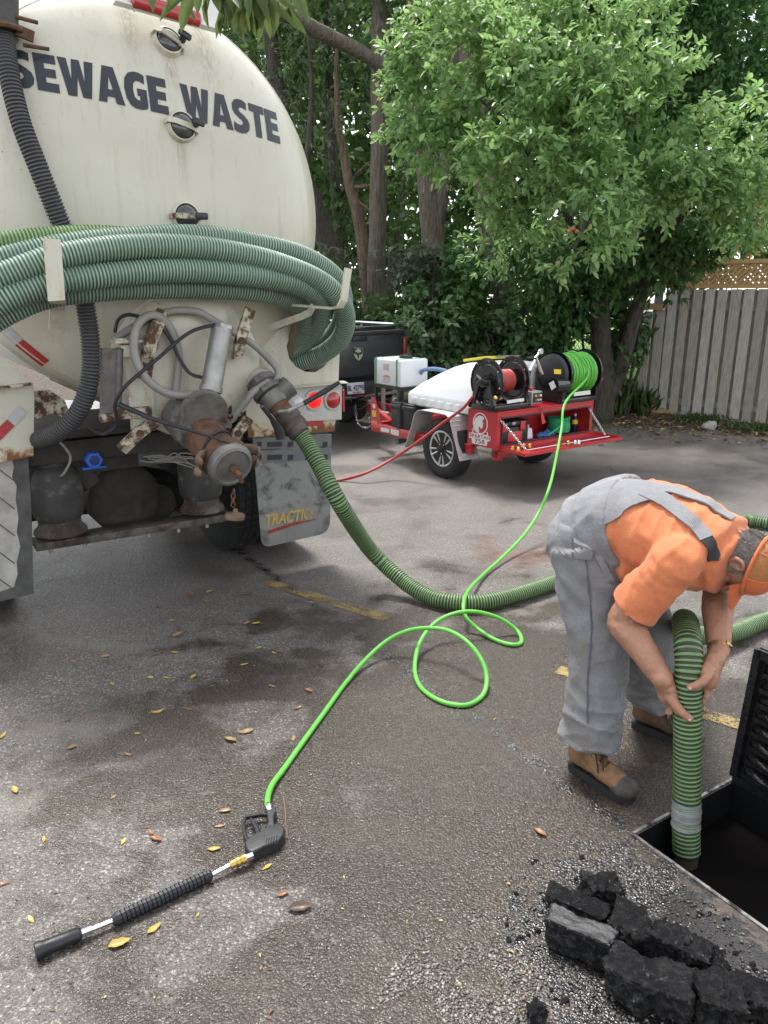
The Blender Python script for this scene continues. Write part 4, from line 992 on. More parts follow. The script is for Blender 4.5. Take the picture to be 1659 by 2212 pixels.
for nm, px, py, mt in (("reversing_lamp", 641, 871, CLEAR), ("tail_lamp", 677, 864, LIT), ("tail_lamp", 718, 864, REDL)):
    c = TY(px, py, -.045); rr = .060
    mb = MB(); mb.lathe([(rr+.012, 0), (rr+.010, -.012), (rr-.004, -.016), (rr-.004, 0)], c, (0, 1, 0), 36); r_ = mb.build(nm, M("grey_lamp_housing", (.42, .41, .37)), truck)
    mb = MB(); mb.lathe([(rr-.004, -.012), (rr-.02, -.024), (rr*.5, -.03), (.0001, -.032)], c, (0, 1, 0), 36); mb.build("lens", mt, r_)
mb = MB(); p = TX(746, 865, TY(737, 865, -.04).x+.012); mb.box((TY(738, 866, -.02).x+.008, .0, TY(738, 866, -.02).z), (.016, .07, .15)); mb.build("side_marker", REDL, truck, smooth=False)
TAPER = M("red_reflective_tape", (.36, .028, .03), .4, 0, .15, 20); TAPEW = M("silver_reflective_tape", (.42, .43, .45), .4, .1, .12, 20)
mb = MB(); mb.prism(tpoly([(648, 905), (698, 902), (698, 919), (650, 922)], -.034), (0, .002, 0)); mb.build("reflective_tape", TAPER, truck, smooth=False)
def tank_tape(quad, mat, parent=tank):
    mb = MB(); a, b, c, d = quad; n = 8; vs = []; fs = []
    for i in range(n+1):
        for j in range(3):
            u, v = i/n, j/2; px = (a[0]*(1-u)+b[0]*u)*(1-v)+(d[0]*(1-u)+c[0]*u)*v; py = (a[1]*(1-u)+b[1]*u)*(1-v)+(d[1]*(1-u)+c[1]*u)*v
            vs.append(hit(px, py, .003))
    for i in range(n):
        for j in range(2): fs.append((i*3+j, (i+1)*3+j, (i+1)*3+j+1, i*3+j+1))
    mb.add(vs, fs); mb.build("reflective_tape", mat, parent)
tank_tape([(12, 697), (49, 733), (32, 746), (0, 716)], TAPEW); tank_tape([(49, 733), (106, 779), (90, 792), (32, 746)], TAPER)
tank_tape([(617, 700), (622, 716), (600, 738), (595, 729)], TAPEW); tank_tape([(600, 738), (595, 729), (572, 749), (584, 764)], TAPER)

# left tail panel
mb = MB(); mb.prism(tpoly([(-200, 870), (-200, 700), (0, 770), (52, 812), (72, 828), (74, 860), (72, 985), (0, 999), (-200, 1040)], -.05), (0, .012, 0)); tl = mb.build("tail_panel", CREAM_P, truck, smooth=False)
mb = MB(); a, b = TY(-60, 846, -.05), TY(64, 830, -.05); mb.prism([a, b, b+Vector((0, -.06, 0)), a+Vector((0, -.06, 0))], (0, 0, .012)); mb.build("panel_ledge", LUG, tl, smooth=False)
mb = MB(); mb.prism(tpoly([(40, 876), (58, 892), (32, 920), (16, 906)], -.056), (0, .002, 0)); mb.build("reflective_tape", TAPEW, truck, smooth=False)
mb = MB(); mb.prism(tpoly([(16, 906), (32, 920), (-40, 992), (-58, 975)], -.056), (0, .002, 0)); mb.build("reflective_tape", TAPER, truck, smooth=False)
mb = MB(); mb.prism(tpoly([(72, 845), (108, 843), (140, 865), (150, 890), (148, 905), (110, 893), (80, 905), (76, 900)], -.0), (0, .02, 0)); mb.build("frame_gusset", LUG, truck, smooth=False)

def flapmat(name, pale, thr):
    t = NT(name); n = t.noise(5, 7, .66, dist=.4)
    col = t.mix(t.mapr(n, thr-.05, thr+.05), (.070, .070, .068), pale); col = t.mix(t.mapr(t.noise(2.2, 5), .45, .7, 0, .6), col, (.13, .13, .125))
    t.P(Base__Color=col, Roughness=.6, Normal=t.bump(t.noise(60, 5), .25, .004)); return t.mat
FLAP = flapmat("worn_mud_flap", (.21, .21, .20), .47)
FLAPW = flapmat("flaking_mud_flap", (.34, .33, .31), .44)
def rounded(poly, r, n=5):
    out = []; P = [Vector((*p, 0)) for p in poly]
    for i, p in enumerate(P):
        a, b = P[i-1], P[(i+1) % len(P)]; rr = r[i]
        if rr <= 0: out.append((p.x, p.y)); continue
        u, v = (a-p).normalized(), (b-p).normalized()
        for k in range(n+1):
            t = k/n; q = (p+u*rr)*(1-t)**2+p*2*t*(1-t)+(p+v*rr)*t*t; out.append((q.x, q.y))
    return out
mb = MB(); fl = rounded([(546, 944), (716, 938), (713, 1150), (566, 1184)], [0, 0, 26, 20]); mb.prism(tpoly(fl, .012), (0, .010, 0)); fo = mb.build("mud_flap", FLAP, truck, smooth=False)
mb = MB()
for y0 in (944, 972):
    mb.prism(tpoly([(546, y0+2), (716, y0-5), (715, y0+19), (548, y0+27)], .004), (0, .008, 0))
mb.build("flap_hanger", M("grey_hanger_strip", (.14, .145, .15), .5, .3, .2, 8), fo, smooth=False)
mb = MB()
for y0 in (957, 985):
    for x0, x1 in ((556, 566), (578, 610), (622, 634), (660, 684), (698, 708)):
        mb.prism(tpoly([(x0, y0-2), (x1, y0-3), (x1-1, y0+8), (x0, y0+9)], .001), (0, .003, 0))
mb.build("hanger_slots", RUB, fo, smooth=False, kind='stuff')
# printed word and swoosh on the flap
def flaptext():
    V, Fc = text_mesh("TRACTION", 1.0, .035, .25, 1.02)
    xs = [v.x for v in V]; x0, x1 = min(xs), max(xs); a, b = TY(574, 1126, .009), TY(694, 1106, .009); k = (b.x-a.x)/(x1-x0)
    mb = MB(); mb.add([Vector((a.x+(v.x-x0)*k, .0085, a.z+(b.z-a.z)*(v.x-x0)/(x1-x0)+v.y*.112)) for v in V], Fc); return mb
mt = NT("worn_yellow_print"); mt.P(Base__Color=(.42, .29, .07), Roughness=.6, Alpha=mt.mapr(mt.math('ADD', mt.noise(30, 5, .8), mt.mapr(mt.xyz()[0], .75, 1.02, .22, -.10)), .44, .50))
flaptext().build("flap_print", mt.mat, fo, smooth=False)
mt = NT("worn_red_print"); mt.P(Base__Color=(.30, .03, .02), Roughness=.6, Alpha=mt.mapr(mt.noise(26, 5, .8), .38, .5))
mb = MB(); mb.prism(tpoly([(578, 1146), (640, 1128), (690, 1120), (640, 1134), (580, 1153)], .0085), (0, .001, 0)); mb.build("flap_swoosh", mt.mat, fo, smooth=False)
# big left flap with flaking white paint
mb = MB(); mb.prism(tpoly([(-190, 1030), (60, 978), (68, 1100), (73, 1282), (-190, 1345)], .012), (0, .012, 0)); fl2 = mb.build("mud_flap", RUBG, truck, smooth=False)
ed = [(24, 985), (30, 1008), (26, 1030), (36, 1050), (34, 1080), (40, 1120), (36, 1150), (44, 1180), (36, 1215), (38, 1240), (30, 1268), (0, 1278), (-190, 1325), (-190, 1000)]
mb = MB(); mb.prism(tpoly(ed, .0085), (0, .003, 0)); mb.build("flaking_paint", M("flaking_white_paint", (.36, .345, .32), .7, 0, .3, 7, .4, 50), fl2, smooth=False)
mb = MB()
for y0 in (1000, 1060, 1118, 1178, 1236): mb.prism(tpoly([(-120, y0-75), (32, y0+38), (32, y0+41), (-120, y0-72)], .006), (0, .003, 0))
mb.build("paint_grooves", RUBG, fl2, smooth=False, kind='stuff')

# chassis: rails, crossmember, suspension beam, air bags, axle, wheels
mb = MB(); a, b = TY(70, 975, .16), TY(415, 948, .16); mb.rbox((a+b)/2+Vector((.05, 0, 0)), ((b-a).length+.3, .10, .13), .008); mb.build("crossmember", CHAS, truck)
mb = MB(); a, b = TY(70, 1010, .22), TY(420, 985, .22); mb.rbox((a+b)/2, ((b-a).length+.1, .06, .09), .008); mb.build("crossmember", CHAS, truck)
for sx in (-.46, .40):
    mb = MB(); mb.rbox((sx, 3.0, .98), (.09, 5.4, .26), .01); mb.build("frame_rail", CHAS, truck)
mb = MB(); a, b = TY(76, 1172, .22), TY(492, 1108, .22); mb.rbox((a+b)/2+Vector((0, 0, -.012)), ((b-a).length+.02, .16, .05), .006, Matrix.Rotation(-atan2(b.z-a.z, b.x-a.x), 3, 'Y')); mb.build("suspension_beam", M("dusty_steel_beam", (.115, .10, .088), .75, .2, .4, 8, .5, 40, col2=(.05, .035, .028), thr=.5), truck)
for k in range(6):
    p = a.lerp(b, .06+.16*k); mb = MB(); mb.cyl(p+Vector((0, -.05, -.035)), p+Vector((0, -.05, -.065)), .013, seg=8); mb.build("beam_bolt", ALU, truck)
BAG = M("dusty_air_bag", (.040, .038, .036), .72, 0, .35, 9, .4, 40, col2=(.20, .185, .165), thr=.63, scale2=6)
for px, py, s in ((132, 1148, 1.0), (437, 1100, .95)):
    c = TY(px, py, .22); r = .155*s; h = .42*s
    mb = MB(); mb.lathe([(r*1.02, 0), (r*1.0, .02), (r*.82, .05), (r*.80, .10)], c, (0, 0, 1), 32); mb.build("bag_piston", M("dusty_steel_beam", (.115, .10, .088)), truck)
    mb = MB(); mb.lathe([(r*.80, .085), (r*.93, .11), (r, .16), (r*1.01, .2), (r*1.0, .30), (r*.95, .36), (r*.8, h-.01), (r*.62, h+.01), (r*.6, h+.08)], c, (0, 0, 1), 32); mb.build("air_bag", BAG, truck)
mb = MB(); c = TY(140, 985, .24); mb.tube([c+Vector((0, 0, .1)), c+Vector((.02, 0, -.02)), c+Vector((.14, -.02, -.2))], [(.11, .05), (.10, .05), (.06, .04)], 12); mb.build("bag_bracket", CHAS, truck)
TYRE = M("tyre_rubber", (.020, .020, .021), .75, 0, .3, 10, .4, 60)
def wheel(c, axis, r, w, parent, tyre=TYRE, rimm=CHAS, tread=26, rr=.56):
    """tyre with tread blocks and a rim, axis points outward"""
    ax = Vector(axis).normalized(); c = Vector(c); e = empty("wheel", (0, 0, 0)); e.parent = parent
    mb = MB(); mb.lathe([(r*rr, -w*.42), (r*.80, -w*.5), (r*.95, -w*.46), (r, -w*.36), (r, w*.36), (r*.95, w*.46), (r*.80, w*.5), (r*rr, w*.42)], c, ax, 48)
    u = ax.orthogonal().normalized(); v = ax.cross(u)
    for k in range(tread*2):
        a = pi*k/tread; d = u*cos(a)+v*sin(a); tt = ax.cross(d); rot = Matrix((d, tt, ax)).transposed()
        for z in (-.30, -.1, .1, .30): mb.box(c+d*(r+.002)+ax*(w*z)+tt*(r*.03 if abs(z) > .2 else 0), (.012, r*.085, w*.16), rot)
    mb.build("tyre", tyre, e); 
    mb = MB(); mb.lathe([(r*rr*1.01, w*.40), (r*rr*.9, w*.36), (r*rr*.82, w*.12), (r*rr*.4, w*.08), (r*.18, w*.2), (.0001, w*.22)], c, ax, 32); mb.build("rim", rimm, e)
    return e
for x in (.63, .98): wheel((x, .78, .50), (1, 0, 0), .50, .27, truck)
for x in (-1.06, -1.38): wheel((x, .78, .50), (-1, 0, 0), .50, .27, truck)
for x in (.63, .98): wheel((x, 2.15, .50), (1, 0, 0), .50, .27, truck)
for x in (-1.06, -1.38): wheel((x, 2.15, .50), (-1, 0, 0), .50, .27, truck)
mb = MB(); mb.tube([(-.9, .78, .5), (-.3, .78, .5), (-.16, .78, .5), (0, .78, .5), (.16, .78, .5), (.3, .78, .5), (.9, .78, .5)], [.07, .08, .17, .22, .17, .08, .07], 20); mb.cyl((0, .5, .5), (0, 1.1, .5), .14, .10); mb.build("axle", CHAS, truck)
mb = MB(); mb.tube([(-.9, 2.15, .5), (.9, 2.15, .5)], .08, 14); mb.ell((0, 2.15, .5), (.22, .2, .22)); mb.build("axle", CHAS, truck)
mb = MB(); mb.rbox((-.05, .45, 1.12), (1.9, .8, .05), .01); mb.build("deck_plate", CHAS, truck)
mb = MB(); c = TY(268, 1075, .45); mb.lathe([(.0001, -.05), (.2, -.05), (.24, -.02), (.24, .25), (.2, .3)], c, (0, 1, 0), 36); mb.build("spring_chamber", CHAS, truck)
# blue reversing alarm
BLUE = M("blue_plastic", (.025, .12, .55), .4, 0, .15, 14)
c = TY(203, 994, .07); mb = MB(); mb.lathe([(.052, .06), (.055, .0), (.05, -.012), (.034, -.013), (.033, -.006), (.0001, -.006)], c, (0, 1, 0), 6, up=(1, 0, 0)); mb.rbox(c+Vector((0, .03, -.05)), (.14, .06, .012), .004); al = mb.build("reversing_alarm", BLUE, truck, angle=25)
mb = MB(); mb.lathe([(.030, -.008), (.016, -.010)], c, (0, 1, 0), 20); mb.build("alarm_grille", M("dark_blue_grille", (.01, .03, .14), .5), al)
mb = MB(); mb.rbox(TY(330, 985, .2), (.22, .1, .10), .01); mb.build("junction_box", M("grey_box", (.06, .062, .065), .6), truck)
mb = MB(); rr = random.Random(4)
for k in range(9):
    x0, y0 = rr.uniform(300, 340), rr.uniform(985, 1000); mb.tube(catmull([TY(x0, y0, .12), TY(x0+rr.uniform(15, 40), y0+rr.uniform(-5, 12), .10), TY(x0+rr.uniform(45, 70), y0+rr.uniform(-12, 14), .09), TY(x0+rr.uniform(80, 100), y0+rr.uniform(-5, 20), .12)], 6), .0045, 5)
mb.tube(catmull([TY(120, 945, -.02), TY(152, 985, -.02), TY(140, 1020, .05), TY(128, 1030, .1)], 6), .008, 6)
mb.build("wiring", GHOSE, truck, kind='stuff')

# ------------------------------------------------------------------ green suction hoses
def hosemats(n, ridge, groove):
    t = NT(n+"_ridge"); t.P(Base__Color=t.mix(t.mapr(t.noise(26, 6, .75), .55, .75, 0, .6), t.mix(t.mapr(t.noise(4, 6, .65), .35, .7), ridge, tuple(x*.6 for x in ridge)), (.12, .12, .09)), Roughness=.45, Coat__Weight=.1)
    return [t.mat, M(n+"_groove", groove, .5, 0, .3, 8)]
HG = hosemats("green_hose", (.165, .29, .10), (.022, .034, .017))
HT = hosemats("teal_hose", (.27, .395, .295), (.06, .10, .068))
HY = hosemats("lime_hose", (.24, .38, .13), (.05, .10, .03))
coil = empty("hose_coil", TF.o, TF.a, label="thick coil of pale green suction hose hung across the truck's rear", cat="hose")
RC = .062
def turn(pts, r, mats, name="hose_turn"):
    ribbed(pts, r-.0035, r, .0175, 18).build(name, mats, coil, angle=80)
def L0(z, y): return [Vector((-1.55, y+1.0, z-.10)), Vector((-1.62, y+.5, z-.05)), Vector((-1.45, y+.12, z))]
pA = [TY(-60, 612, -.66), TY(0, 598, -.68), TY(70, 573, -.69), TY(130, 554, -.69), TY(259, 535, -.68), TY(394, 533, -.66), TY(509, 547, -.64), TY(602, 570, -.63), TY(685, 604, -.60), TY(728, 640, -.54), TY(747, 684, -.42), TY(736, 730, -.26), TY(694, 766, -.08), TY(625, 788, .1), TY(560, 800, .25)]
pB = [TY(-60, 690, -.64), TY(0, 651, -.68), TY(70, 623, -.69), TY(139, 605, -.69), TY(278, 589, -.68), TY(417, 584, -.66), TY(556, 596, -.63), TY(648, 616, -.58), TY(690, 642, -.48), TY(693, 682, -.32), TY(672, 722, -.12), TY(630, 760, .08), TY(570, 800, .3)]
pC = [TY(-60, 580, -.52), TY(0, 563, -.54), TY(139, 532, -.54), TY(278, 517, -.54), TY(417, 511, -.52), TY(533, 524, -.50), TY(648, 552, -.46), TY(722, 598, -.38), TY(742, 650, -.28), TY(732, 706, -.16), TY(690, 750, .02), TY(600, 790, .3)]
pD = [TY(-60, 535, -.44), TY(0, 528, -.46), TY(120, 515, -.46), TY(240, 513, -.45), TY(400, 530, -.42), TY(520, 560, -.38), TY(620, 610, -.30), TY(655, 655, -.16), TY(650, 715, .0), TY(615, 765, .14), TY(560, 800, .3)]
pE = [TY(-60, 720, -.52), TY(20, 672, -.54), TY(100, 640, -.54), TY(204, 626, -.54), TY(324, 620, -.52), TY(463, 622, -.50), TY(579, 632, -.46), TY(638, 652, -.36), TY(662, 690, -.22), TY(648, 732, -.04), TY(610, 770, .14), TY(550, 800, .3)]
for pts, m in ((pA, HT), (pB, HT), (pC, HT), (pE, HT)): turn(pts, RC, m)
turn(pD, RC*.95, HY)
mb = MB(); mb.tube(catmull([TY(560, 628, -.28), TY(620, 652, -.22), TY(644, 690, -.14), TY(636, 735, -.02), TY(600, 780, .14), TY(560, 800, .3)], 8), .05, 16); mb.build("plain_hose_turn", M("tan_rubber_hose", (.20, .165, .125), .6, 0, .2, 7), coil)
mb = MB(); mb.cyl(TY(655, 800, .12), TY(715, 792, .2), .058, seg=20); mb.build("hose_end", M("brown_iron_coupling", (.085, .07, .06)), coil)

# the long hose from the valve across the asphalt to the pit
def TW(p): return TF.m @ p
hs_ = TW(w3+ax2*.02)
SUC = [hs_, TW(w3+ax2*.10), TF.m @ TY(690, 1005, -.84), TF.m @ TY(738, 1095, -.98), G(800, 1188, .30), G(862, 1248, .13), G(912, 1282, .065), G(968, 1299, .057), G(1040, 1301, .057), G(1120, 1283, .057), G(1215, 1250, .057), G(1330, 1200, .057), G(1480, 1150, .057), G(1600, 1124, .057), G(1665, 1131, .057),
       Vector((3.75, 6.0, .057)), Vector((3.95, 5.4, .057)), Vector((3.6, 4.85, .057)), Vector((2.9, 4.5, .057)), G(1655, 1340, .06), G(1580, 1368, .075), Vector((1.60, 3.72, .19)), Vector((1.38, 3.25, .43)), Vector((1.215, 2.86, .66)), Vector((1.125, 2.605, .70)), Vector((1.105, 2.52, .63)), Vector((1.108, 2.50, .5)), Vector((1.125, 2.475, .25)), Vector((1.14, 2.455, 0)), Vector((1.15, 2.44, -.12))]
suction = ribbed(SUC, .0475, .0505, .0172, 20).build("suction_hose", HG, None, angle=80, label="long striped green suction hose running from the truck valve into the pit", cat="hose")
tp_ = NT("clear_tape"); tp_.P(Base__Color=tp_.mix(tp_.noise(40, 5), (.14, .145, .14), (.36, .37, .37)), Roughness=.25, Normal=tp_.bump(tp_.noise(6, 5, .7, vec=tp_.mapping((1, 1, 26))), .9, .01))
mb = MB(); q0, q1 = Vector((1.1335, 2.464, .115)), Vector((1.139, 2.457, .005)); mb.tube([q0.lerp(q1, k/10) for k in range(11)], [.0525+.002*sin(k*2.1)+.001*sin(k*5.3) for k in range(11)], 24, caps=False); mb.build("tape_wrap", tp_.mat, suction)
mb = MB(); mb.cyl((1.149, 2.441, -.11), (1.155, 2.434, -.5), .043, seg=20); mb.build("intake_pipe", M("muddy_pipe", (.05, .04, .028), .6, 0, .3), suction)
# ------------------------------------------------------------------ pickup
def A2(x, y): return (685.8+.18187*x, 740.6+.18187*y)
def A3(x, y): return (960.1+.23148*x, 740.6+.23148*y)
def text_quad(txt, quad, fn, offset=.02, spacing=1.0, shear=0):
    V, Fc = text_mesh(txt, 1.0, offset, shear, spacing); xs = [v.x for v in V]; ys = [v.y for v in V]
    x0, x1, y0, y1 = min(xs), max(xs), min(ys), max(ys); tl, tr, br, bl = quad; out = []
    for v in V:
        u, w = (v.x-x0)/(x1-x0), 1-(v.y-y0)/(y1-y0)
        px = (tl[0]*(1-u)+tr[0]*u)*(1-w)+(bl[0]*(1-u)+br[0]*u)*w; py = (tl[1]*(1-u)+tr[1]*u)*(1-w)+(bl[1]*(1-u)+br[1]*u)*w
        out.append(fn(px, py))
    mb = MB(); mb.add(out, Fc); return mb
PKF = Frame((-.335, 10.3, 0), 45)
pick = empty("pickup_truck", PKF.o, PKF.a, label="dark grey pickup parked behind the tank truck, towing the red trailer", cat="pickup")
PAINTD = NT("dark_metallic_paint"); PAINTD.P(Base__Color=PAINTD.mix(PAINTD.noise(6, 4), (.016, .018, .026), (.028, .030, .040)), Metallic=.3, Roughness=.35, Coat__Weight=.8, Coat__Roughness=.08); PAINTD = PAINTD.mat
CHROME = M("chrome", (.72, .73, .75), .12, 1.0, .08, 6)
BLKP = M("black_plastic", (.018, .018, .019), .5, 0, .2, 10, .2, 80)
SILV = M("silver_alloy", (.62, .62, .61), .32, .35, .1, 10)
mb = MB(); mb.rbox((0, 1.0, .98), (1.93, 1.96, .86), .06, seg=3); body = mb.build("bed", PAINTD, pick)
mb = MB(); mb.rbox((0, -.012, 1.115), (1.56, .06, .60), .025, seg=3); tg_ = mb.build("tailgate", PAINTD, pick)
mb = MB(); mb.rbox((0, -.03, 1.385), (1.60, .07, .06), .02); mb.build("tailgate_spoiler", BLKP, tg_)
mb = MB(); mb.rbox((-.02, -.045, 1.33), (.27, .02, .085), .012); mb.build("tailgate_handle", BLKP, tg_)
mb = MB(); mb.box((0, -.046, .965), (1.5, .008, .012)); mb.build("tailgate_crease", BLKP, tg_, smooth=False)
for sx in (-1, 1):
    mb = MB(); mb.rbox((sx*.895, .045, 1.15), (.09, .11, .32), .03, seg=3); mb.build("tail_light", M("dark_red_lens", (.16, .008, .010), .25), pick)
    mb = MB(); mb.tube(catmull([(sx*.80, .10, 1.41), (sx*.80, .16, 1.475), (sx*.80, .26, 1.48), (sx*.80, 1.6, 1.48), (sx*.80, 1.75, 1.42)], 6), .022, 10); mb.build("bed_rail", CHROME, pick)
mb = MB(); mb.tube([(-.8, .06, 1.455), (.74, .06, 1.455), (.8, .10, 1.44), (.8, .2, 1.44)], .024, 10); mb.build("bed_rail", CHROME, pick)
mb = MB(); mb.rbox((0, .9, 1.425), (1.5, 1.7, .03), .01); mb.build("bed_cover", BLKP, pick)
mb = MB(); mb.rbox((0, 3.1, 1.1), (1.9, 2.3, 1.1), .1, seg=3); mb.rbox((0, 3.0, 1.62), (1.6, 1.9, .6), .14, seg=3, taper=.9); mb.build("cab", PAINTD, pick)
mb = MB(); mb.rbox((0, 2.05, 1.66), (1.25, .04, .36), .02); mb.build("rear_window", GLASSD, pick)
mb = MB(); mb.rbox((0, 5.0, 1.0), (1.85, 1.7, .6), .12, seg=3); mb.build("bonnet", PAINTD, pick)
mb = MB(); mb.tube(catmull([(-.97, .12, .68), (-.93, -.06, .67), (-.75, -.13, .66), (-.3, -.15, .66), (.3, -.15, .66), (.75, -.13, .66), (.93, -.06, .67), (.97, .12, .68)], 6), [(.095, .05)]*43, 12, up=(0, 0, 1)); mb.build("bumper", CHROME, pick)
mb = MB(); mb.rbox((0, -.16, .70), (.86, .12, .17), .02); mb.build("bumper_step", BLKP, pick)
for sx in (-1, 1):
    for y in (1.15, 4.6): wheel((sx*.83, y, .40), (sx, 0, 0), .40, .27, pick, TYRE, SILV, 20)
mb = MB(); mb.rbox((0, 1.0, .5), (1.2, 1.8, .16), .03); mb.build("underbody", BLKP, pick)
mb = MB(); c = PKF.y(852, 859, -.02); mb.cyl(c, c+Vector((0, .4, .03)), .055, seg=20, caps=False); mb.cyl(c+Vector((0, .03, 0)), c+Vector((0, .4, .03)), .05, seg=20); mb.build("exhaust_tip", CHROME, pick)
mb = MB(); mb.rbox((.0, -.08, .47), (.09, .3, .09), .01); mb.build("hitch_receiver", BLKP, pick)
# number plate
def PP(px, py): return PKF.y(px, py, -.232)
q = [A2(352, 480), A2(552, 465), A2(557, 597), A2(360, 612)]
mb = MB(); mb.prism([PKF.y(*p, -.226) for p in q], (0, .004, 0)); npl = mb.build("number_plate", M("white_plate", (.62, .64, .66), .4, 0, .06, 6), pick, smooth=False)
BLUEP = M("plate_blue", (.03, .05, .16), .5)
text_quad("BL 42795", [A2(360, 510), A2(550, 494), A2(553, 560), A2(364, 578)], PP, .02, 1.0).build("plate_characters", BLUEP, npl, smooth=False)
text_quad("ELGIN", [A2(420, 582), A2(518, 574), A2(519, 594), A2(421, 602)], PP, .02).build("plate_frame_text", BLKP, npl, smooth=False)
# shield emblem with a horned ram's mask
sh_ = [(432, 58), (537, 60), (536, 150), (520, 185), (487, 210), (455, 186), (436, 150)]
mb = MB(); mb.prism([PKF.y(*A2(*p), -.056) for p in sh_], (0, .014, 0)); em = mb.build("tailgate_emblem", CHROME, tg_, smooth=False)
def EP(pts, y=-.062): return [PKF.y(*A2(*p), y) for p in pts]
mb = MB()
for pts in ([(440, 66), (480, 66), (470, 80), (452, 82), (447, 104), (456, 122), (462, 108), (470, 112), (468, 140), (452, 136), (441, 118)],):
    mb.prism(EP(pts), (0, .004, 0)); mb.prism(EP([(975-x, y) for x, y in pts]), (0, .004, 0))
mb.prism(EP([(476, 118), (499, 118), (494, 160), (487, 190), (481, 160)]), (0, .004, 0)); mb.build("emblem_relief", M("dark_chrome", (.06, .06, .07), .25, .8), em, smooth=False)

# ------------------------------------------------------------------ red jetter trailer
RF = Frame((1.10, 7.395, 0), 36.6)
trl = empty("jetter_trailer", RF.o, RF.a, label="red jetting trailer with white water tank and two hose reels", cat="trailer")
def RX(px, py, x=0.0): return RF.x(px, py, x)
def RY(px, py, y=0.0): return RF.y(px, py, y)
RED = M("red_powder_coat", (.46, .022, .026), .38, 0, .16, 6, .1, 60, coat=.3, col2=(.22, .07, .06), thr=.66, scale2=5, rough2=.6)
TREAD = NT("diamond_tread_plate"); w_ = TREAD.mapping((26, 26, 26), (0, 0, .78)); br_ = TREAD.n("ShaderNodeTexBrick", Vector=TREAD.tc.outputs['UV'])
v1_ = TREAD.vor(46, 'Distance', rand=.15); TREAD.P(Base__Color=(.60, .60, .59), Metallic=.35, Roughness=.35, Normal=TREAD.bump(TREAD.mapr(v1_, .15, .35, 1, 0), .9, .01)); TREAD = TREAD.mat
POLY = NT("white_polyethylene"); POLY.P(Base__Color=POLY.mix(POLY.noise(3, 3), (.68, .70, .72), (.76, .78, .79)), Roughness=.38, Subsurface__Weight=.15); POLY.b.inputs['Subsurface Radius'].default_value = (.05, .05, .05); POLY = POLY.mat
GLOSSB = M("gloss_black_steel", (.012, .012, .013), .22, 0, .2, 6, 0, 60, coat=.3)
STICK = M("white_sticker", (.72, .72, .71), .45, 0, .05); STICKY = M("yellow_sticker", (.75, .52, .03), .5); STICKO = M("orange_sticker", (.78, .22, .03), .5)
BRASS = M("brass", (.55, .36, .10), .3, .9, .15)
BXW, BXD, Z0, Z1 = 1.43, .42, .434, .80
# box walls, open at the back
mb = MB(); t_ = .014
mb.rbox((BXW/2, BXD/2, Z1-t_/2), (BXW, BXD, t_), .004); mb.rbox((BXW/2, BXD/2, Z0+t_/2), (BXW, BXD, t_), .004)
mb.box((t_/2, BXD/2, (Z0+Z1)/2), (t_, BXD-.002, Z1-Z0-.02)); mb.box((BXW-t_/2, BXD/2, (Z0+Z1)/2), (t_, BXD-.002, Z1-Z0-.02)); mb.box((BXW/2, BXD-t_/2, (Z0+Z1)/2), (BXW-.02, t_, Z1-Z0-.02))
mb.box((BXW/2, .008, Z1-.035), (BXW-.03, .012, .04)); mb.box((BXW/2, .008, Z0+.022), (BXW-.03, .012, .02)); mb.box((.034, .008, (Z0+Z1)/2), (.04, .012, Z1-Z0-.08)); mb.box((BXW-.034, .008, (Z0+Z1)/2), (.04, .012, Z1-Z0-.08))
mb.build("tool_box_body", RED, trl)
mb = MB(); sq = [Vector((x, -.004, z)) for x, z in ((.06, Z0+.04), (BXW-.06, Z0+.04), (BXW-.06, Z1-.062), (.06, Z1-.062))]
for i in range(4): mb.cyl(sq[i], sq[(i+1) % 4], .009, seg=8)
mb.build("box_seal", BLKP, trl)
dq = [Vector((.05, -.006, .425)), Vector((.033, -.345, .418)), Vector((1.50, -.345, .418)), Vector((1.46, -.006, .425))]
mb = MB(); mb.prism(dq, (0, 0, .012)); 
for i in range(4):
    a, b = dq[i], dq[(i+1) % 4]; mb.bar([a+Vector((0, 0, .018)), b+Vector((0, 0, .018))], .03, .012, (0, 0, 1))
door = mb.build("box_door", RED, trl, smooth=False)
mb = MB(); mb.cyl(RY(*A3(770, 1000), -.24), RY(*A3(1540, 872), -.24), .006, seg=8); mb.build("door_rod", CHROME, door)
for a, b in (((525, 722), (765, 1005)), ((1345, 605), (1500, 862))):
    mb = MB(); chain(mb, [RY(*A3(*a), -.0), RY(*A3(*b), -.27)], .03, .0035, .010); mb.build("door_chain", CHROME, trl, kind='stuff')
for (x, y) in ((1150, 940), (1215, 935), (1250, 935), (630, 990), (685, 1000), (735, 965), (790, 970)):
    p = RF.z(*A3(x, y+20), .44); mb = MB(); mb.lathe([(.012, 0), (.02, .012), (.016, .03), (.02, .034), (.012, .05)], p, (.4, .2, 1), 10); mb.build("nozzle", CHROME if x > 1180 else BRASS, door)
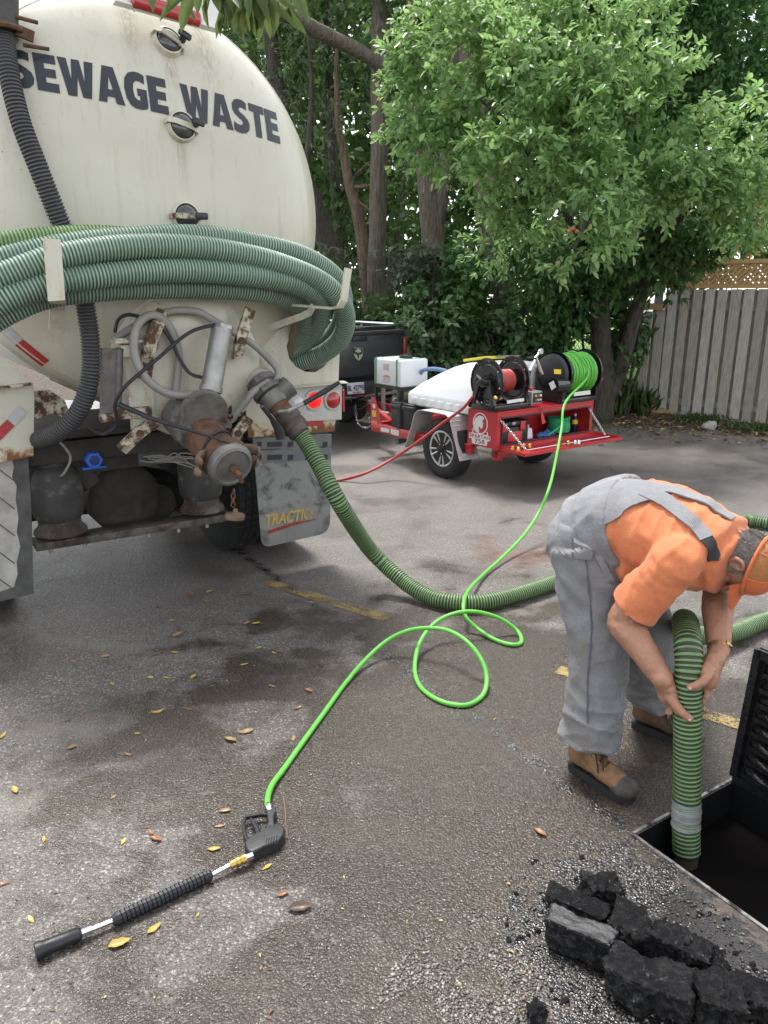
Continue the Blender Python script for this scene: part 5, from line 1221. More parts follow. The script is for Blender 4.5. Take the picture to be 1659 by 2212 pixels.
# lettering and badge on the side of the box
def SX(px, py): return RX(px, py, -.0035)
def SXp(pts, x=-.002): return [RX(*A3(*p), x) for p in pts]
bc = RX(*A3(335, 752), 0); bt = RX(*A3(335, 652), 0); br = abs(bt.z-bc.z)
mb = MB(); mb.lathe([(br, 0), (br, -.002), (br*.90, -.002), (br*.90, 0)], Vector((-.001, bc.y, bc.z)), (1, 0, 0), 40, caps=False)
badge = mb.build("badge_ring", STICK, trl, smooth=False)
mb = MB(); mb.prism(SXp([(268, 800), (272, 740), (290, 700), (320, 680), (352, 682), (372, 706), (352, 730), (362, 745), (356, 790), (342, 805), (330, 780), (318, 790), (325, 830), (300, 832), (280, 820)]), (-.001, 0, 0)); mb.prism(SXp([(378, 700), (392, 730), (396, 775), (385, 812), (360, 836), (345, 838), (372, 800), (380, 760)]), (-.001, 0, 0)) if False else None
mb.build("badge_helmet", STICK, trl, smooth=False)
mb = MB(); mb.prism(SXp([(232, 838), (262, 834), (258, 800), (264, 800), (272, 838), (330, 850), (398, 862), (394, 830), (402, 830), (408, 872), (430, 874), (428, 916), (400, 922), (396, 962), (258, 936), (254, 892), (230, 882)]), (-.001, 0, 0)); mb.build("badge_plate", STICK, trl, smooth=False)
text_quad("SPARTAN", [A3(236, 842), A3(426, 876), A3(424, 910), A3(235, 874)], SX, .03, 1.05).build("badge_name", RED, trl, smooth=False)
text_quad("758", [A3(281, 890), A3(374, 908), A3(374, 948), A3(282, 932)], SX, .01).build("badge_number", BLKP, trl, smooth=False)
# frame
def redbox(name, x0, x1, y0, y1, z0, z1, m=RED): mb = MB(); mb.rbox(((x0+x1)/2, (y0+y1)/2, (z0+z1)/2), (x1-x0, y1-y0, z1-z0), .004); return mb.build(name, m, trl)
rail = redbox("side_rail", .03, .09, .40, 2.15, .315, .415); redbox("side_rail", 1.34, 1.40, .40, 2.15, .315, .415); redbox("cross_rail", .09, 1.34, 2.09, 2.15, .315, .415); redbox("cross_rail", .09, 1.34, 1.3, 1.36, .315, .415)
redbox("rear_leg", .08, .16, .06, .14, .30, .436); redbox("rear_leg", 1.2, 1.28, .06, .14, .30, .436); redbox("rear_sill", .08, 1.28, .05, .15, .33, .40)
mb = MB(); mb.bar([(.30, 2.1, .37), (.62, 3.06, .47)], .10, .06, (0, 0, 1)); mb.bar([(1.1, 2.1, .37), (.66, 3.06, .47)], .10, .06, (0, 0, 1)); mb.build("tongue", RED, trl, smooth=False)
mb = MB(); mb.rbox((.64, 3.12, .50), (.10, .26, .08), .02); mb.cyl((.66, 2.75, .30), (.66, 2.75, .85), .03); mb.build("coupler", ALU, trl)
mb = MB(); mb.cyl(RX(*A2(750, 835), .45), RX(*A2(860, 850), .45), .03); mb.build("tongue_jack", ALU, trl)
mb = MB(); mb.prism([Vector((.045, y, z)) for y, z in ((2.156, .716), (2.075, .717), (1.946, .432), (1.946, .315), (2.156, .313))], (-.008, 0, 0)); gus = mb.build("gusset_plate", RED, trl, smooth=False)
for quad, m in (([(650, 800), (695, 806), (697, 880), (652, 872)], STICKY), ([(640, 920), (708, 928), (710, 978), (642, 968)], STICKO), ([(655, 985), (728, 1000), (728, 1046), (656, 1030)], STICK)):
    mb = MB(); mb.prism([RX(*A2(*p), .0355) for p in quad], (-.001, 0, 0)); mb.build("safety_sticker", m, gus, smooth=False)
for quad in ([(752, 1002), (852, 1022), (852, 1070), (752, 1050)], [(870, 1020), (966, 1042), (966, 1108), (870, 1082)]):
    mb = MB(); mb.prism([RX(*A2(*p), .0285) for p in quad], (-.001, 0, 0)); mb.build("safety_sticker", STICK, rail, smooth=False)
mb = MB(); c = RX(*A2(672, 752), .036); mb.lathe([(.028, 0), (.028, -.0015), (.0001, -.0015)], c, (1, 0, 0), 20); mb.build("round_sticker", STICK, gus)
# fender with rear skirt
fp = [(1.362, .248), (1.253, .491), (1.197, .646), (1.14, .688), (1.08, .70), (.70, .70), (.63, .675), (.60, .60), (.45, .25)]
for xc in (.065, 1.365):
    mb = MB(); mb.bar([Vector((xc, y, z)) for y, z in fp], .27, .007, (1, 0, 0)); mb.build("fender", TREAD, trl, smooth=False)
# trailer wheels with five split spokes
def spoked(c, sx):
    c = Vector(c); ax = Vector((sx, 0, 0)); r, w = .316, .19; e = empty("wheel"); e.parent = trl
    mb = MB(); mb.lathe([(r*.60, -w*.42), (r*.80, -w*.5), (r*.93, -w*.47), (r*.99, -w*.38), (r, -w*.2), (r, w*.2), (r*.99, w*.38), (r*.93, w*.47), (r*.80, w*.5), (r*.66, w*.44), (r*.60, w*.40)], c, ax, 56)
    u = Vector((0, 1, 0)); v = ax.cross(u)
    for k in range(52):
        a = 2*pi*k/52; d = u*cos(a)+v*sin(a); tt = ax.cross(d); rot = Matrix((d, tt, ax)).transposed()
        for z in (-.28, 0, .28): mb.box(c+d*r+ax*(w*z), (.006, r*.085, w*.2), rot)
    mb.build("tyre", TYRE, e)
    R = r*.61; mb = MB()
    mb.lathe([(R*1.0, w*.36), (R*1.0, w*.43), (R*.96, w*.44), (R*.90, w*.40), (R*.86, w*.1), (R*.84, -w*.3)], c, ax, 48)
    for k in range(5):
        for off in (-.20, .20):
            a = 2*pi*k/5+pi/2; d0 = u*cos(a+off*1.1)+v*sin(a+off*1.1); d1 = u*cos(a+off)+v*sin(a+off)
            mb.tube([c+d0*(R*.22)+ax*(w*.30), c+d1*(R*.6)+ax*(w*.36), c+d1*(R*.93)+ax*(w*.40)], [(.016, .012), (.014, .012), (.018, .012)], 8, up=ax)
    mb.lathe([(R*.34, w*.1), (R*.34, w*.30), (R*.28, w*.33), (R*.2, w*.34)], c, ax, 24)
    mb.build("rim", SILV, e)
    mb = MB(); mb.lathe([(R*.17, w*.3), (R*.17, w*.62), (R*.14, w*.66), (.0001, w*.66)], c, ax, 20); mb.build("hub", CHAS, e)
    for k in range(5):
        a = 2*pi*k/5+.3; d = u*cos(a)+v*sin(a); mb = MB(); mb.cyl(c+d*(R*.27)+ax*(w*.3), c+d*(R*.27)+ax*(w*.42), .009, seg=6); mb.build("lug_nut", CHROME, e)
    mb = MB(); mb.lathe([(R*.86, -w*.2), (.0001, -w*.2)], c, ax, 24); mb.build("brake_backing", BLKP, e)
spoked((.06, .795, .318), -1); spoked((1.37, .795, .318), 1)
mb = MB(); mb.cyl((.1, .795, .318), (1.33, .795, .318), .035); mb.build("axle", BLKP, trl)
mb = MB(); a = RX(*A2(945, 1175), .1); mb.cyl(a, a+Vector((.5, 0, .02)), .03, seg=14); mb.build("drain_pipe", M("grey_green_pipe", (.12, .16, .14), .5), trl)
# battery box
mb = MB(); mb.rbox((.185, 1.58, .535), (.27, .40, .26), .015); mb.rbox((.185, 1.58, .655), (.30, .43, .05), .012); mb.rbox((.185, 1.58, .69), (.27, .40, .03), .012); bb = mb.build("battery_box", BLKP, trl)
mb = MB(); mb.bar([(.02, 1.60, .41), (.03, 1.60, .67), (.045, 1.60, .71), (.33, 1.60, .71), (.34, 1.60, .41)], .05, .006, (0, 1, 0)); mb.build("battery_strap", RUB, bb, smooth=False)
# main white water tank: lofted rounded rectangles
def rrect(x0, x1, y0, y1, z, r, n=5):
    out = []
    for cx_, cy_, a0 in ((x1-r, y1-r, 0), (x0+r, y1-r, 90), (x0+r, y0+r, 180), (x1-r, y0+r, 270)):
        for k in range(n+1): a = radians(a0+90*k/n); out.append(Vector((cx_+r*cos(a), cy_+r*sin(a), z)))
    return out
def loft(rings):
    mb = MB(); n = len(rings[0]); vs = [p for r in rings for p in r]; fs = []
    for i in range(len(rings)-1):
        for k in range(n): fs.append((i*n+k, i*n+(k+1) % n, (i+1)*n+(k+1) % n, (i+1)*n+k))
    fs.append(tuple(reversed(range(n)))); fs.append(tuple((len(rings)-1)*n+k for k in range(n))); mb.add(vs, fs); return mb
mt_ = loft([rrect(.12, 1.31, .46, 1.54, .695, .05), rrect(.10, 1.33, .45, 1.56, .71, .06), rrect(.10, 1.33, .45, 1.56, .815, .06), rrect(.11, 1.32, .45, 1.545, .84, .07), rrect(.14, 1.29, .45, 1.42, .93, .10),
            rrect(.19, 1.24, .45, 1.20, 1.05, .12), rrect(.26, 1.17, .45, 1.02, 1.14, .13), rrect(.34, 1.09, .46, .90, 1.185, .13), rrect(.45, .98, .50, .80, 1.20, .12)])
wt = mt_.build("water_tank", POLY, trl, angle=50)
for k in range(7):
    mb = MB(); mb.rbox((.098, .53+k*.145, .755), (.012, .085, .07), .005); mb.build("tank_rib", POLY, wt)
for k in range(7):
    mb = MB(); mb.rbox((.22+k*.165, 1.562, .755), (.10, .012, .07), .005); mb.build("tank_rib", POLY, wt)
mb = MB(); mb.tube(catmull([(.45, 1.75, .98), (.40, 1.62, 1.05), (.40, 1.42, 1.08), (.41, 1.22, 1.07)], 6), .024, 10); mb.build("fill_hose", M("blue_hose", (.12, .22, .36), .4), trl)
mb = MB(); mb.cyl((.41, 1.2, 1.05), (.41, 1.2, 1.13), .02); mb.build("fill_fitting", BLKP, trl)
# small square tank on its stand
mb = MB(); mb.rbox((.325, 1.95, 1.015), (.41, .51, .31), .02, seg=3); st = mb.build("square_tank", POLY, trl)
mb = MB(); mb.lathe([(.078, 0), (.08, .02), (.076, .035), (.03, .042), (.0001, .043)], (.36, 1.90, 1.168), (0, 0, 1), 28); mb.rbox((.36, 1.9, 1.212), (.12, .016, .012), .004); mb.build("tank_lid", BLKP, st)
GST = M("green_strap", (.02, .30, .13), .6)
for y in (1.76, 2.165):
    mb = MB(); mb.bar([(.116, y, .83), (.116, y, 1.174), (.534, y, 1.174), (.534, y, .83)], .022, .004, (0, 1, 0)); mb.build("strap", GST, st, smooth=False)
mb = MB(); mb.prism([RX(*A2(*p), .118) for p in ((780, 246), (850, 252), (850, 332), (780, 322))], (-.001, 0, 0)); mb.build("label_sheet", M("grey_print_label", (.50, .49, .48), .5, 0, .25, 60), st, smooth=False)
mb = MB(); mb.prism([RX(*A2(*p), .118) for p in ((778, 402), (858, 408), (860, 466), (820, 474), (780, 462))], (-.001, 0, 0)); mb.prism([RX(*A2(*p), .118) for p in ((780, 390), (815, 380), (857, 394), (858, 406), (778, 400))], (-.001, 0, 0), 1); mb.build("label_sheet", [M("grey_print_label", (.5, .49, .48)), STICKO], st, smooth=False)
mb = MB()
for x in (.13, .52):
    for y in (1.72, 2.18): mb.box((x, y, .60), (.03, .03, .46))
for y in (1.72, 2.18): mb.box((.325, y, .845), (.42, .032, .034))
for x in (.13, .52): mb.box((x, 1.95, .845), (.032, .5, .034))
mb.build("tank_stand", BLKP, trl, smooth=False)
mb = MB(); mb.tube([(.72, 1.30, 1.165), (.86, 1.1, 1.205), (1.0, .9, 1.215)], .016, 8); mb.build("yellow_pole", M("yellow_grip", (.65, .55, .05), .5), trl)
mb = MB(); mb.bar([(.95, 1.0, 1.225), (1.08, .78, 1.235)], .10, .01, (1, .6, 0)); mb.build("shovel_blade", ALU, trl, smooth=False)

# reels
def disc(mb, x, y, z, r, t=.012, mi=0):
    mb.lathe([(r*.30, -t*.3), (r*.30, t*.4), (r*.72, t*.4), (r*.76, -t*.3), (r*.90, -t*.3), (r*.95, t*.5), (r, t*.9), (r*1.01, 0), (r, -t*.6), (r*.95, -t*.5)], (x, y, z), (-1, 0, 0), 48, mi)
RYC, RZC = .21, 1.072
reel = empty("hose_reel"); reel.parent = trl
mb = MB(); disc(mb, .045, RYC, RZC, .228); mb.build("reel_disc", GLOSSB, reel)
mb = MB(); disc(mb, .40, RYC, RZC, .232); mb.build("reel_disc", GLOSSB, reel)
mb = MB(); mb.cyl((.05, RYC, RZC), (.40, RYC, RZC), .075, seg=24); mb.cyl((-.02, RYC, RZC), (.06, RYC, RZC), .05, seg=16); mb.build("reel_drum", GLOSSB, reel)
RHOSE = M("red_hose", (.40, .055, .05), .45, 0, .15, 12)
hp = []
for k in range(260):
    a = k*2*pi/24; x = .11+.23*(k/260); hp.append(Vector((x, RYC+.098*cos(a), RZC+.098*sin(a))))
mb = MB(); mb.tube(hp, .0125, 8); mb.build("wound_hose", RHOSE, reel)
mb = MB()
for k in range(8):
    a = 2*pi*k/8+.2
    for x, s in ((.395, 1), (.03, 1)): mb.cyl((x-.004, RYC+.205*cos(a), RZC+.205*sin(a)), (x-.014, RYC+.205*cos(a), RZC+.205*sin(a)), .008, seg=6)
mb.build("reel_bolts", CHROME, reel, kind='stuff')
mb = MB()
for x in (.0, .455):
    mb.bar([(x, .04, .815), (x, .12, RZC+.02), (x, .30, RZC+.02), (x, .38, .815)], .035, .05, (0, 1, .2)) if False else None
    mb.bar([(x, .05, .815), (x, .135, RZC-.02)], .03, .05, (1, 0, 0)); mb.bar([(x, .37, .815), (x, .285, RZC-.02)], .03, .05, (1, 0, 0)); mb.rbox((x, .21, RZC-.01), (.03, .19, .07), .008); mb.rbox((x, .21, .83), (.045, .38, .045), .006)
mb.rbox((.23, .045, .835), (.50, .05, .05), .006); mb.rbox((.23, .375, .83), (.50, .04, .04), .006); mb.build("reel_stand", GLOSSB, reel)
mb = MB(); mb.prism([RY(*A3(*p), .017) for p in ((582, 538), (742, 514), (744, 544), (584, 568))], (0, -.001, 0)); mb.build("reel_label", STICK, reel, smooth=False)
mb = MB(); mb.tube([(-.01, .16, RZC), (-.06, .19, RZC+.03), (-.05, .25, RZC+.06), (-.02, .30, RZC+.02)], .018, 8); mb.rbox((-.02, .21, RZC), (.05, .10, .05), .01); mb.build("swivel_fitting", BLKP, reel)
mb = MB(); p = RY(*A3(470, 515), .02); mb.lathe([(.014, 0), (.02, .01), (.02, .03), (.012, .04)], p, (-.5, -1, .2), 10); mb.build("brass_fitting", BRASS, reel)
# powered reel
GHZ = 1.085; GY = .21; gre = empty("hose_reel"); gre.parent = trl
mb = MB(); mb.lathe([(.0001, -.03), (.17, -.03), (.205, -.015), (.215, .02), (.205, .03), (.0001, .03)], (.97, GY, GHZ), (1, 0, 0), 44)
mb.rbox((.965, GY, .93), (.05, .40, .26), .02); mb.build("reel_cover", BLKP, gre)
mb = MB(); disc(mb, 1.50, GY, GHZ, .24); mb.build("reel_disc", GLOSSB, gre)
mb = MB(); disc(mb, 1.03, GY, GHZ, .235); mb.build("reel_disc", GLOSSB, gre)
LIME = NT("lime_green_hose"); LIME.P(Base__Color=LIME.mix(LIME.mapr(LIME.noise(60, 6, .8), .60, .72, 0, .7), LIME.mix(LIME.noise(6, 6, .7), (.085, .36, .045), (.15, .52, .075)), (.05, .10, .03)), Roughness=LIME.mapr(LIME.noise(20, 4), .3, .7, .3, .6)); LIME = LIME.mat
rr = random.Random(3); hp = []; x = 1.06; dx = .025
for lay, R in ((0, .155), (1, .180), (2, .200)):
    N_ = 16 if lay < 2 else 15
    for k in range(N_*20):
        f = k/(N_*20); xx = (1.07+.40*f) if lay % 2 == 0 else (1.47-.40*f); a = 2*pi*k/20
        hp.append(Vector((xx+.012*sin(a*.5+k*.013)+.006*sin(k*.11), GY+(R+.006*sin(k*.07))*cos(a), GHZ+(R+.006*sin(k*.07))*sin(a))))
mb = MB(); mb.tube(hp, .0125, 7); mb.build("wound_hose", LIME, gre)
mb = MB(); a, b = (.93, GY-.06, GHZ-.12), (.95, GY-.22, GHZ-.135); mb.cyl(RY(*A3(1010, 400), .02), RY(*A3(1120, 395), .04), .075, seg=24); mb.cyl(RY(*A3(1120, 395), .04), RY(*A3(1140, 394), .045), .06, seg=20); mo = mb.build("reel_motor", GLOSSB, gre)
mb = MB(); mb.prism([RY(*A3(*p), -.06) for p in ((974, 378), (1018, 352), (1042, 412), (1000, 444))], (0, .001, 0)); mb.build("motor_label", M("grey_print_label", (.5, .49, .48)), mo, smooth=False)
mb = MB(); mb.prism([RY(*A3(*p), .0) for p in ((1022, 246), (1088, 248), (1088, 292), (1024, 290))], (0, .001, 0)); mb.build("warning_label", STICKY, gre, smooth=False)
mb = MB(); mb.rbox((1.20, .03, .825), (.56, .06, .05), .006); mb.rbox((1.20, .38, .825), (.56, .05, .05), .006); mb.rbox((1.52, .21, .90), (.03, .34, .16), .01); mb.build("reel_stand", GLOSSB, gre)
mb = MB(); mb.prism([RY(*A3(*p), -.002) for p in ((1205, 462), (1360, 442), (1362, 480), (1208, 498))], (0, -.001, 0)); mb.build("reel_label", STICK, gre, smooth=False)
mb = MB(); p = RY(*A3(1438, 342), .05); mb.cyl(p, p+Vector((.035, 0, 0)), .028, seg=16); mb.build("red_knob", M("red_plastic", (.55, .05, .05), .4), gre)
# plumbing with gauge and gun handle
mb = MB(); mb.tube([RY(*A3(915, 290), .12), RY(*A3(880, 210), .12), RY(*A3(850, 130), .12), RY(*A3(880, 100), .12)], [.016, .02, .014, .011], 10); mb.tube([RY(*A3(795, 260), .14), RY(*A3(820, 200), .14), RY(*A3(850, 150), .13)], .014, 8); mb.build("gauge_manifold", CHROME, trl)
mb = MB(); p = RY(*A3(898, 84), .12); mb.lathe([(.028, .0), (.032, -.012), (.03, -.024), (.026, -.026)], p+Vector((0, .012, 0)), (-.1, 1, -.2), 24); ga = mb.build("pressure_gauge", CHROME, trl)
mb = MB(); mb.lathe([(.0265, -.0262), (.0001, -.0262)], p+Vector((0, .012, 0)), (-.1, 1, -.2), 24); mb.build("gauge_face", STICK, ga)
mb = MB(); mb.tube([RY(*A3(765, 142), .1), RY(*A3(838, 140), .1)], [.012, .013], 10); mb.build("gun_handle", BLKP, trl)
mb = MB(); mb.tube(catmull([RY(*A3(800, 262), .14), RY(*A3(785, 330), .16), RY(*A3(755, 385), .2)], 6), .012, 8); mb.build("black_hose", BLKP, trl)
# control box
c = (RY(*A3(822, 505), .08)); mb = MB(); mb.rbox(c, (.155, .12, .125), .008); cbx = mb.build("control_box", M("grey_steel_box", (.33, .33, .33), .45, .4), trl)
mb = MB(); mb.rbox(c+Vector((.005, -.061, 0)), (.125, .006, .095), .003); mb.build("control_panel", BLKP, cbx)
for k, (dx, dz, m) in enumerate(((-.035, .02, STICKY), (0, .02, M("red_plastic", (.55, .05, .05))), (.035, .02, STICK), (-.035, -.022, BRASS), (0, -.022, SILV), (.035, -.022, SILV))):
    mb = MB(); q_ = c+Vector((.005+dx, -.064, dz)); mb.cyl(q_, q_-Vector((0, .014, 0)), .011, seg=12); mb.build("button", m, cbx)
mb = MB(); mb.cyl(c+Vector((-.03, 0, .062)), c+Vector((-.03, 0, .082)), .016, seg=14); mb.cyl(c+Vector((-.03, 0, .082)), c+Vector((-.03, 0, .098)), .026, seg=16); mb.build("emergency_stop", M("red_plastic", (.55, .05, .05)), cbx)
mb = MB(); a = RY(*A3(880, 560), -.012); mb.bar([a, RY(*A3(905, 640), -.012)], .004, .004, (1, 0, 0)); mb.prism([RY(*A3(*p), -.012) for p in ((898, 630), (915, 640), (945, 745), (912, 760))], (0, .003, 0)); mb.build("key_tag", M("red_plastic", (.55, .05, .05)), trl, smooth=False)
# safety chains to the pickup
for pts in ([(450, 740), (455, 850), (500, 960), (570, 1005), (640, 985)], [(600, 800), (610, 880), (630, 950), (650, 975)]):
    P = [RF.i @ (PKF.m @ PKF.y(*A2(*pts[0]), -.1))]+[RX(*A2(*p), .62-.0) if i < 2 else RX(*A2(*p), .35) for i, p in enumerate(pts[1:])]
    mb = MB(); chain(mb, P, .05, .006, .017); mb.build("safety_chain", CHROME, trl, kind='stuff')
mb = MB(); mb.tube(catmull([RF.i @ (PKF.m @ PKF.y(*A2(385, 600), -.15)), RX(*A2(420, 750), .6), RX(*A2(500, 785), .6), RX(*A2(600, 730), .5), RX(*A2(650, 715), .3)], 6), .007, 6); mb.build("breakaway_cable", GHOSE, trl)

# things lying in the open box
def wl_(p): return RF.m @ p
tb_ = empty("toolbox", wl_(Vector((.30, .20, .449))), RF.a, label="black toolbox with red latches inside the trailer's open box", cat="toolbox")
mb = MB(); mb.rbox((0, 0, .085), (.46, .24, .17), .02); mb.build("case", BLKP, tb_)
mb = MB(); mb.rbox((0, 0, .20), (.47, .25, .055), .02); mb.build("lid", BLKP, tb_)
RPL = M("red_plastic", (.55, .05, .05))
for x in (-.13, .13):
    mb = MB(); mb.rbox((x, -.128, .175), (.07, .02, .09), .008); mb.build("latch", RPL, tb_)
mb = MB(); mb.rbox((.03, -.122, .07), (.2, .008, .10), .002); mb.build("label_sheet", RPL, tb_)
mb = MB(); mb.rbox((0, -.128, .205), (.05, .014, .03), .004); mb.build("clasp", ALU, tb_)
jg = empty("plastic_jug", wl_(Vector((.60, .17, .449))), RF.a, label="small white plastic jug beside the toolbox", cat="jug")
mb = MB(); mb.rbox((0, 0, .06), (.11, .10, .12), .02, seg=3, taper=.8); mb.lathe([(.02, 0), (.02, .03), (.0001, .03)], (0, 0, .12), (0, 0, 1), 14); mb.build("jug_body", POLY, jg)
gl = empty("work_glove", wl_(Vector((.78, .12, .449))), RF.a, label="crumpled blue work glove inside the trailer's open box", cat="glove")
mb = MB(); mb.ell((0, 0, .03), (.075, .05, .03)); 
for k in range(4): mb.tube([(.05, -.03+.02*k, .035), (.11, -.04+.022*k, .04+.01*k), (.145, -.05+.02*k, .025)], [.014, .012, .009], 8)
mb.tube([(-.02, -.04, .03), (.03, -.085, .03)], [.015, .01], 8); mb.build("glove_shell", M("blue_knit", (.05, .13, .36), .9, 0, .3, 30), gl)
GH2 = M("green_garden_hose", (.03, .36, .16), .45, 0, .15, 8)
gh = empty("green_hose_coil", wl_(Vector((1.13, .21, .449))), RF.a, label="coil of thin green hose inside the trailer's open box", cat="hose")
hp = []
for k in range(24*8): a = 2*pi*k/24; hp.append(Vector(((.115+.004*sin(k*.3))*cos(a), (.115+.004*sin(k*.3))*sin(a), .014+.020*k/24)))
mb = MB(); mb.tube(hp, .011, 7); mb.tube(catmull([(.11, 0, .17), (.0, -.10, .17), (-.15, -.13, .09), (-.32, -.13, .03), (-.42, -.10, .02)], 8), .011, 7); mb.build("coil_turns", GH2, gh)
cn = empty("spray_can", wl_(Vector((1.33, .15, .449))), RF.a, label="dark blue spray can at the right end of the open box", cat="can")
mb = MB(); mb.lathe([(.031, 0), (.032, .01), (.032, .15), (.028, .165), (.014, .172)], (0, 0, 0), (0, 0, 1), 24); mb.build("can_body", M("dark_blue_can", (.012, .014, .05), .3, .3), cn)
mb = MB(); mb.lathe([(.0325, .09), (.0325, .135)], (0, 0, 0), (0, 0, 1), 24); mb.build("yellow_band", STICKY, cn)
mb = MB(); mb.cyl((0, 0, .17), (0, 0, .2), .012, seg=12); mb.build("nozzle_cap", STICK, cn)

# red hose from the reel down to the asphalt and away behind the truck
P = [RF.m @ Vector((.12, RYC+.09, RZC-.09)), RF.m @ Vector((.0, .34, .93))]+[RF.m @ RX(1000, 882, -.05)]+[RF.m @ RX(955, 915, -.12), RF.m @ RX(905, 953, -.28), RF.m @ RX(850, 990, -.45), G(790, 1022, .10), G(740, 1036, .02), G(700, 1040, .014), G(640, 1044, .014), G(560, 1048, .014), G(430, 1052, .014)]
mb = MB(); mb.tube(catmull(P, 8), .0155, 10); mb.build("red_water_hose", RHOSE, None, label="red rubber hose trailing from the black reel to the asphalt", cat="hose")

# lime jetting hose: off the powered reel, over the suction hose, two loops, to the spray gun
q0 = RF.m @ Vector((1.27, GY-.03, GHZ+.222)); q1 = RF.m @ Vector((1.255, GY-.16, GHZ+.15)); q2 = RF.m @ Vector((1.25, GY-.25, GHZ-.02))
def GP(l): return [G(px, py, z) for px, py, z in l]
P = [RF.m @ Vector((1.28, GY+.09, GHZ+.19)), q0, q1, q2, RF.m @ RY(1222, 868, -.36), RF.m @ RY(1213, 925, -.52), RF.m @ RY(1203, 980, -.75)]+GP([(1188, 1048, .42), (1165, 1105, .24), (1132, 1155, .12), (1090, 1200, .05), (1045, 1240, .03), (1013, 1273, .08), (1002, 1302, .135), (1007, 1332, .09), (1035, 1360, .03), (1075, 1384, .014), (1110, 1393, .013), (1128, 1386, .013), (1118, 1362, .03),
    (1080, 1336, .10), (1030, 1322, .15), (985, 1325, .15), (942, 1345, .12), (908, 1385, .07), (895, 1435, .03), (903, 1475, .013), (930, 1503, .013), (970, 1520, .013), (1012, 1521, .013), (1043, 1500, .015), (1051, 1465, .05), (1040, 1425, .11), (1008, 1385, .17), (968, 1362, .18), (925, 1357, .17), (880, 1363, .14),
    (835, 1385, .09), (790, 1425, .04), (745, 1477, .015), (700, 1540, .013), (655, 1603, .013), (612, 1662, .013), (588, 1695, .02), (579, 1722, .03), (580, 1742, .035)])
P = [p if i < 10 else p+Vector((mnoise.noise(p*3.1), mnoise.noise(p*3.1+Vector((9, 0, 0))), 0))*.008 for i, p in enumerate(P)]
mb = MB(); mb.tube(catmull(P, 8), .0118, 12); mb.build("jetting_hose", LIME, None, label="bright lime green jetting hose looping across the asphalt to the spray gun", cat="hose")

# ------------------------------------------------------------------ spray gun and lance on the ground
gunb = G(545, 1850, 0)
gun = empty("spray_gun", gunb, 0, label="black trigger spray gun with long lance lying on wet asphalt", cat="spray gun")
def GG(px, py, z=0.0): return G(px, py, z)-gunb
GUNB = M("gun_black_plastic", (.022, .023, .025), .45, 0, .2, 18, .15, 90)
FOAM = M("lance_grip_rubber", (.010, .011, .013), .42, 0, .3, 20, .3, 60)
n0, n1 = GG(76, 2056, .028), GG(176, 2016, .026); d_ = (n1-n0).normalized(); Ln = (n1-n0).length
mb = MB(); mb.lathe([(.018, .012), (.026, .0), (.0275, .012), (.024, .022), (.0225, Ln*.4), (.022, Ln-.01), (.015, Ln)], n0, d_, 24); mb.lathe([(.017, .013), (.013, .05)], n0, d_, 16); mb.build("nozzle_guard", FOAM, gun)
mb = MB(); mb.tube([n1-d_*.02, GG(243, 1989, .024), GG(458, 1889, .024), GG(500, 1867, .03)], .0085, 12); mb.cyl(n1, n1+d_*.03, .014, seg=6); mb.build("lance_tube", CHROME, gun)
a, b = GG(243, 1990, .024), GG(457, 1889, .024); Lg = (b-a).length; dd = (b-a).normalized()
mb = MB(); prof = [(.015, 0), (.020, .01)]
for k in range(22): x_ = .015+k*(Lg-.03)/22; prof += [(.0222, x_), (.0222, x_+.010), (.0192, x_+.013), (.0192, x_+.018)]
prof += [(.020, Lg-.008), (.014, Lg)]; mb.lathe(prof, a, dd, 10); mb.build("lance_grip", FOAM, gun, angle=30)
a, b = GG(497, 1869, .031), GG(530, 1854, .033); mb = MB(); d3 = (b-a); mb.lathe([(.012, 0), (.014, .004), (.014, .02), (.018, .022), (.018, .035), (.013, .038), (.017, .045), (.017, d3.length)], a, d3, 12); mb.build("brass_coupling", BRASS, gun)
mb = MB(); mb.cyl(b, GG(546, 1847, .035), .014, seg=6); mb.build("gun_inlet_nut", CHROME, gun)
# body, handle, trigger and guard, cut from the gun's side outline, lying flat
def A4(x, y): return ((400+.45208*x)/1.8228, (3050+.45208*y)/1.8228)
def gp(pts, z): return [GG(*A4(*p), z) for p in pts]
def slab(pts, z0, z1, name, m, bev=.006):
    bm = bmesh.new(); lo = [bm.verts.new(p) for p in gp(pts, z0)]; f = bm.faces.new(lo)
    r = bmesh.ops.extrude_face_region(bm, geom=[f]); up_ = [v for v in r['geom'] if isinstance(v, bmesh.types.BMVert)]
    for v in up_: v.co.z += (z1-z0)
    ed = [e for e in bm.edges if all(abs(v.co.z-z1) < 1e-5 for v in e.verts)]
    bmesh.ops.bevel(bm, geom=ed, offset=bev, segments=3, profile=.6, affect='EDGES')
    bmesh.ops.recalc_face_normals(bm, faces=bm.faces); me = bpy.data.meshes.new(name); bm.to_mesh(me); bm.free(); me.materials.append(m); me.shade_smooth(); me.set_sharp_from_angle(angle=radians(35)); return link(name, me, gun)
slab([(1250, 668), (1300, 610), (1400, 565), (1440, 520), (1475, 515), (1530, 512), (1575, 520), (1598, 550), (1588, 600), (1540, 660), (1420, 710), (1310, 758), (1275, 740)], .004, .046, "gun_body", GUNB, .010)
slab([(1438, 545), (1452, 470), (1440, 380), (1425, 352), (1460, 340), (1520, 342), (1526, 380), (1505, 410), (1505, 470), (1520, 530)], .006, .040, "gun_handle", GUNB, .008)
mb = MB(); mb.tube([GG(*A4(*p), .026) for p in ((1290, 610), (1262, 560), (1242, 490), (1238, 420), (1246, 385), (1262, 374), (1330, 362), (1385, 352), (1440, 352))], [(.010, .007)]*9, 8, up=(0, 0, 1)); mb.build("trigger_guard", GUNB, gun)
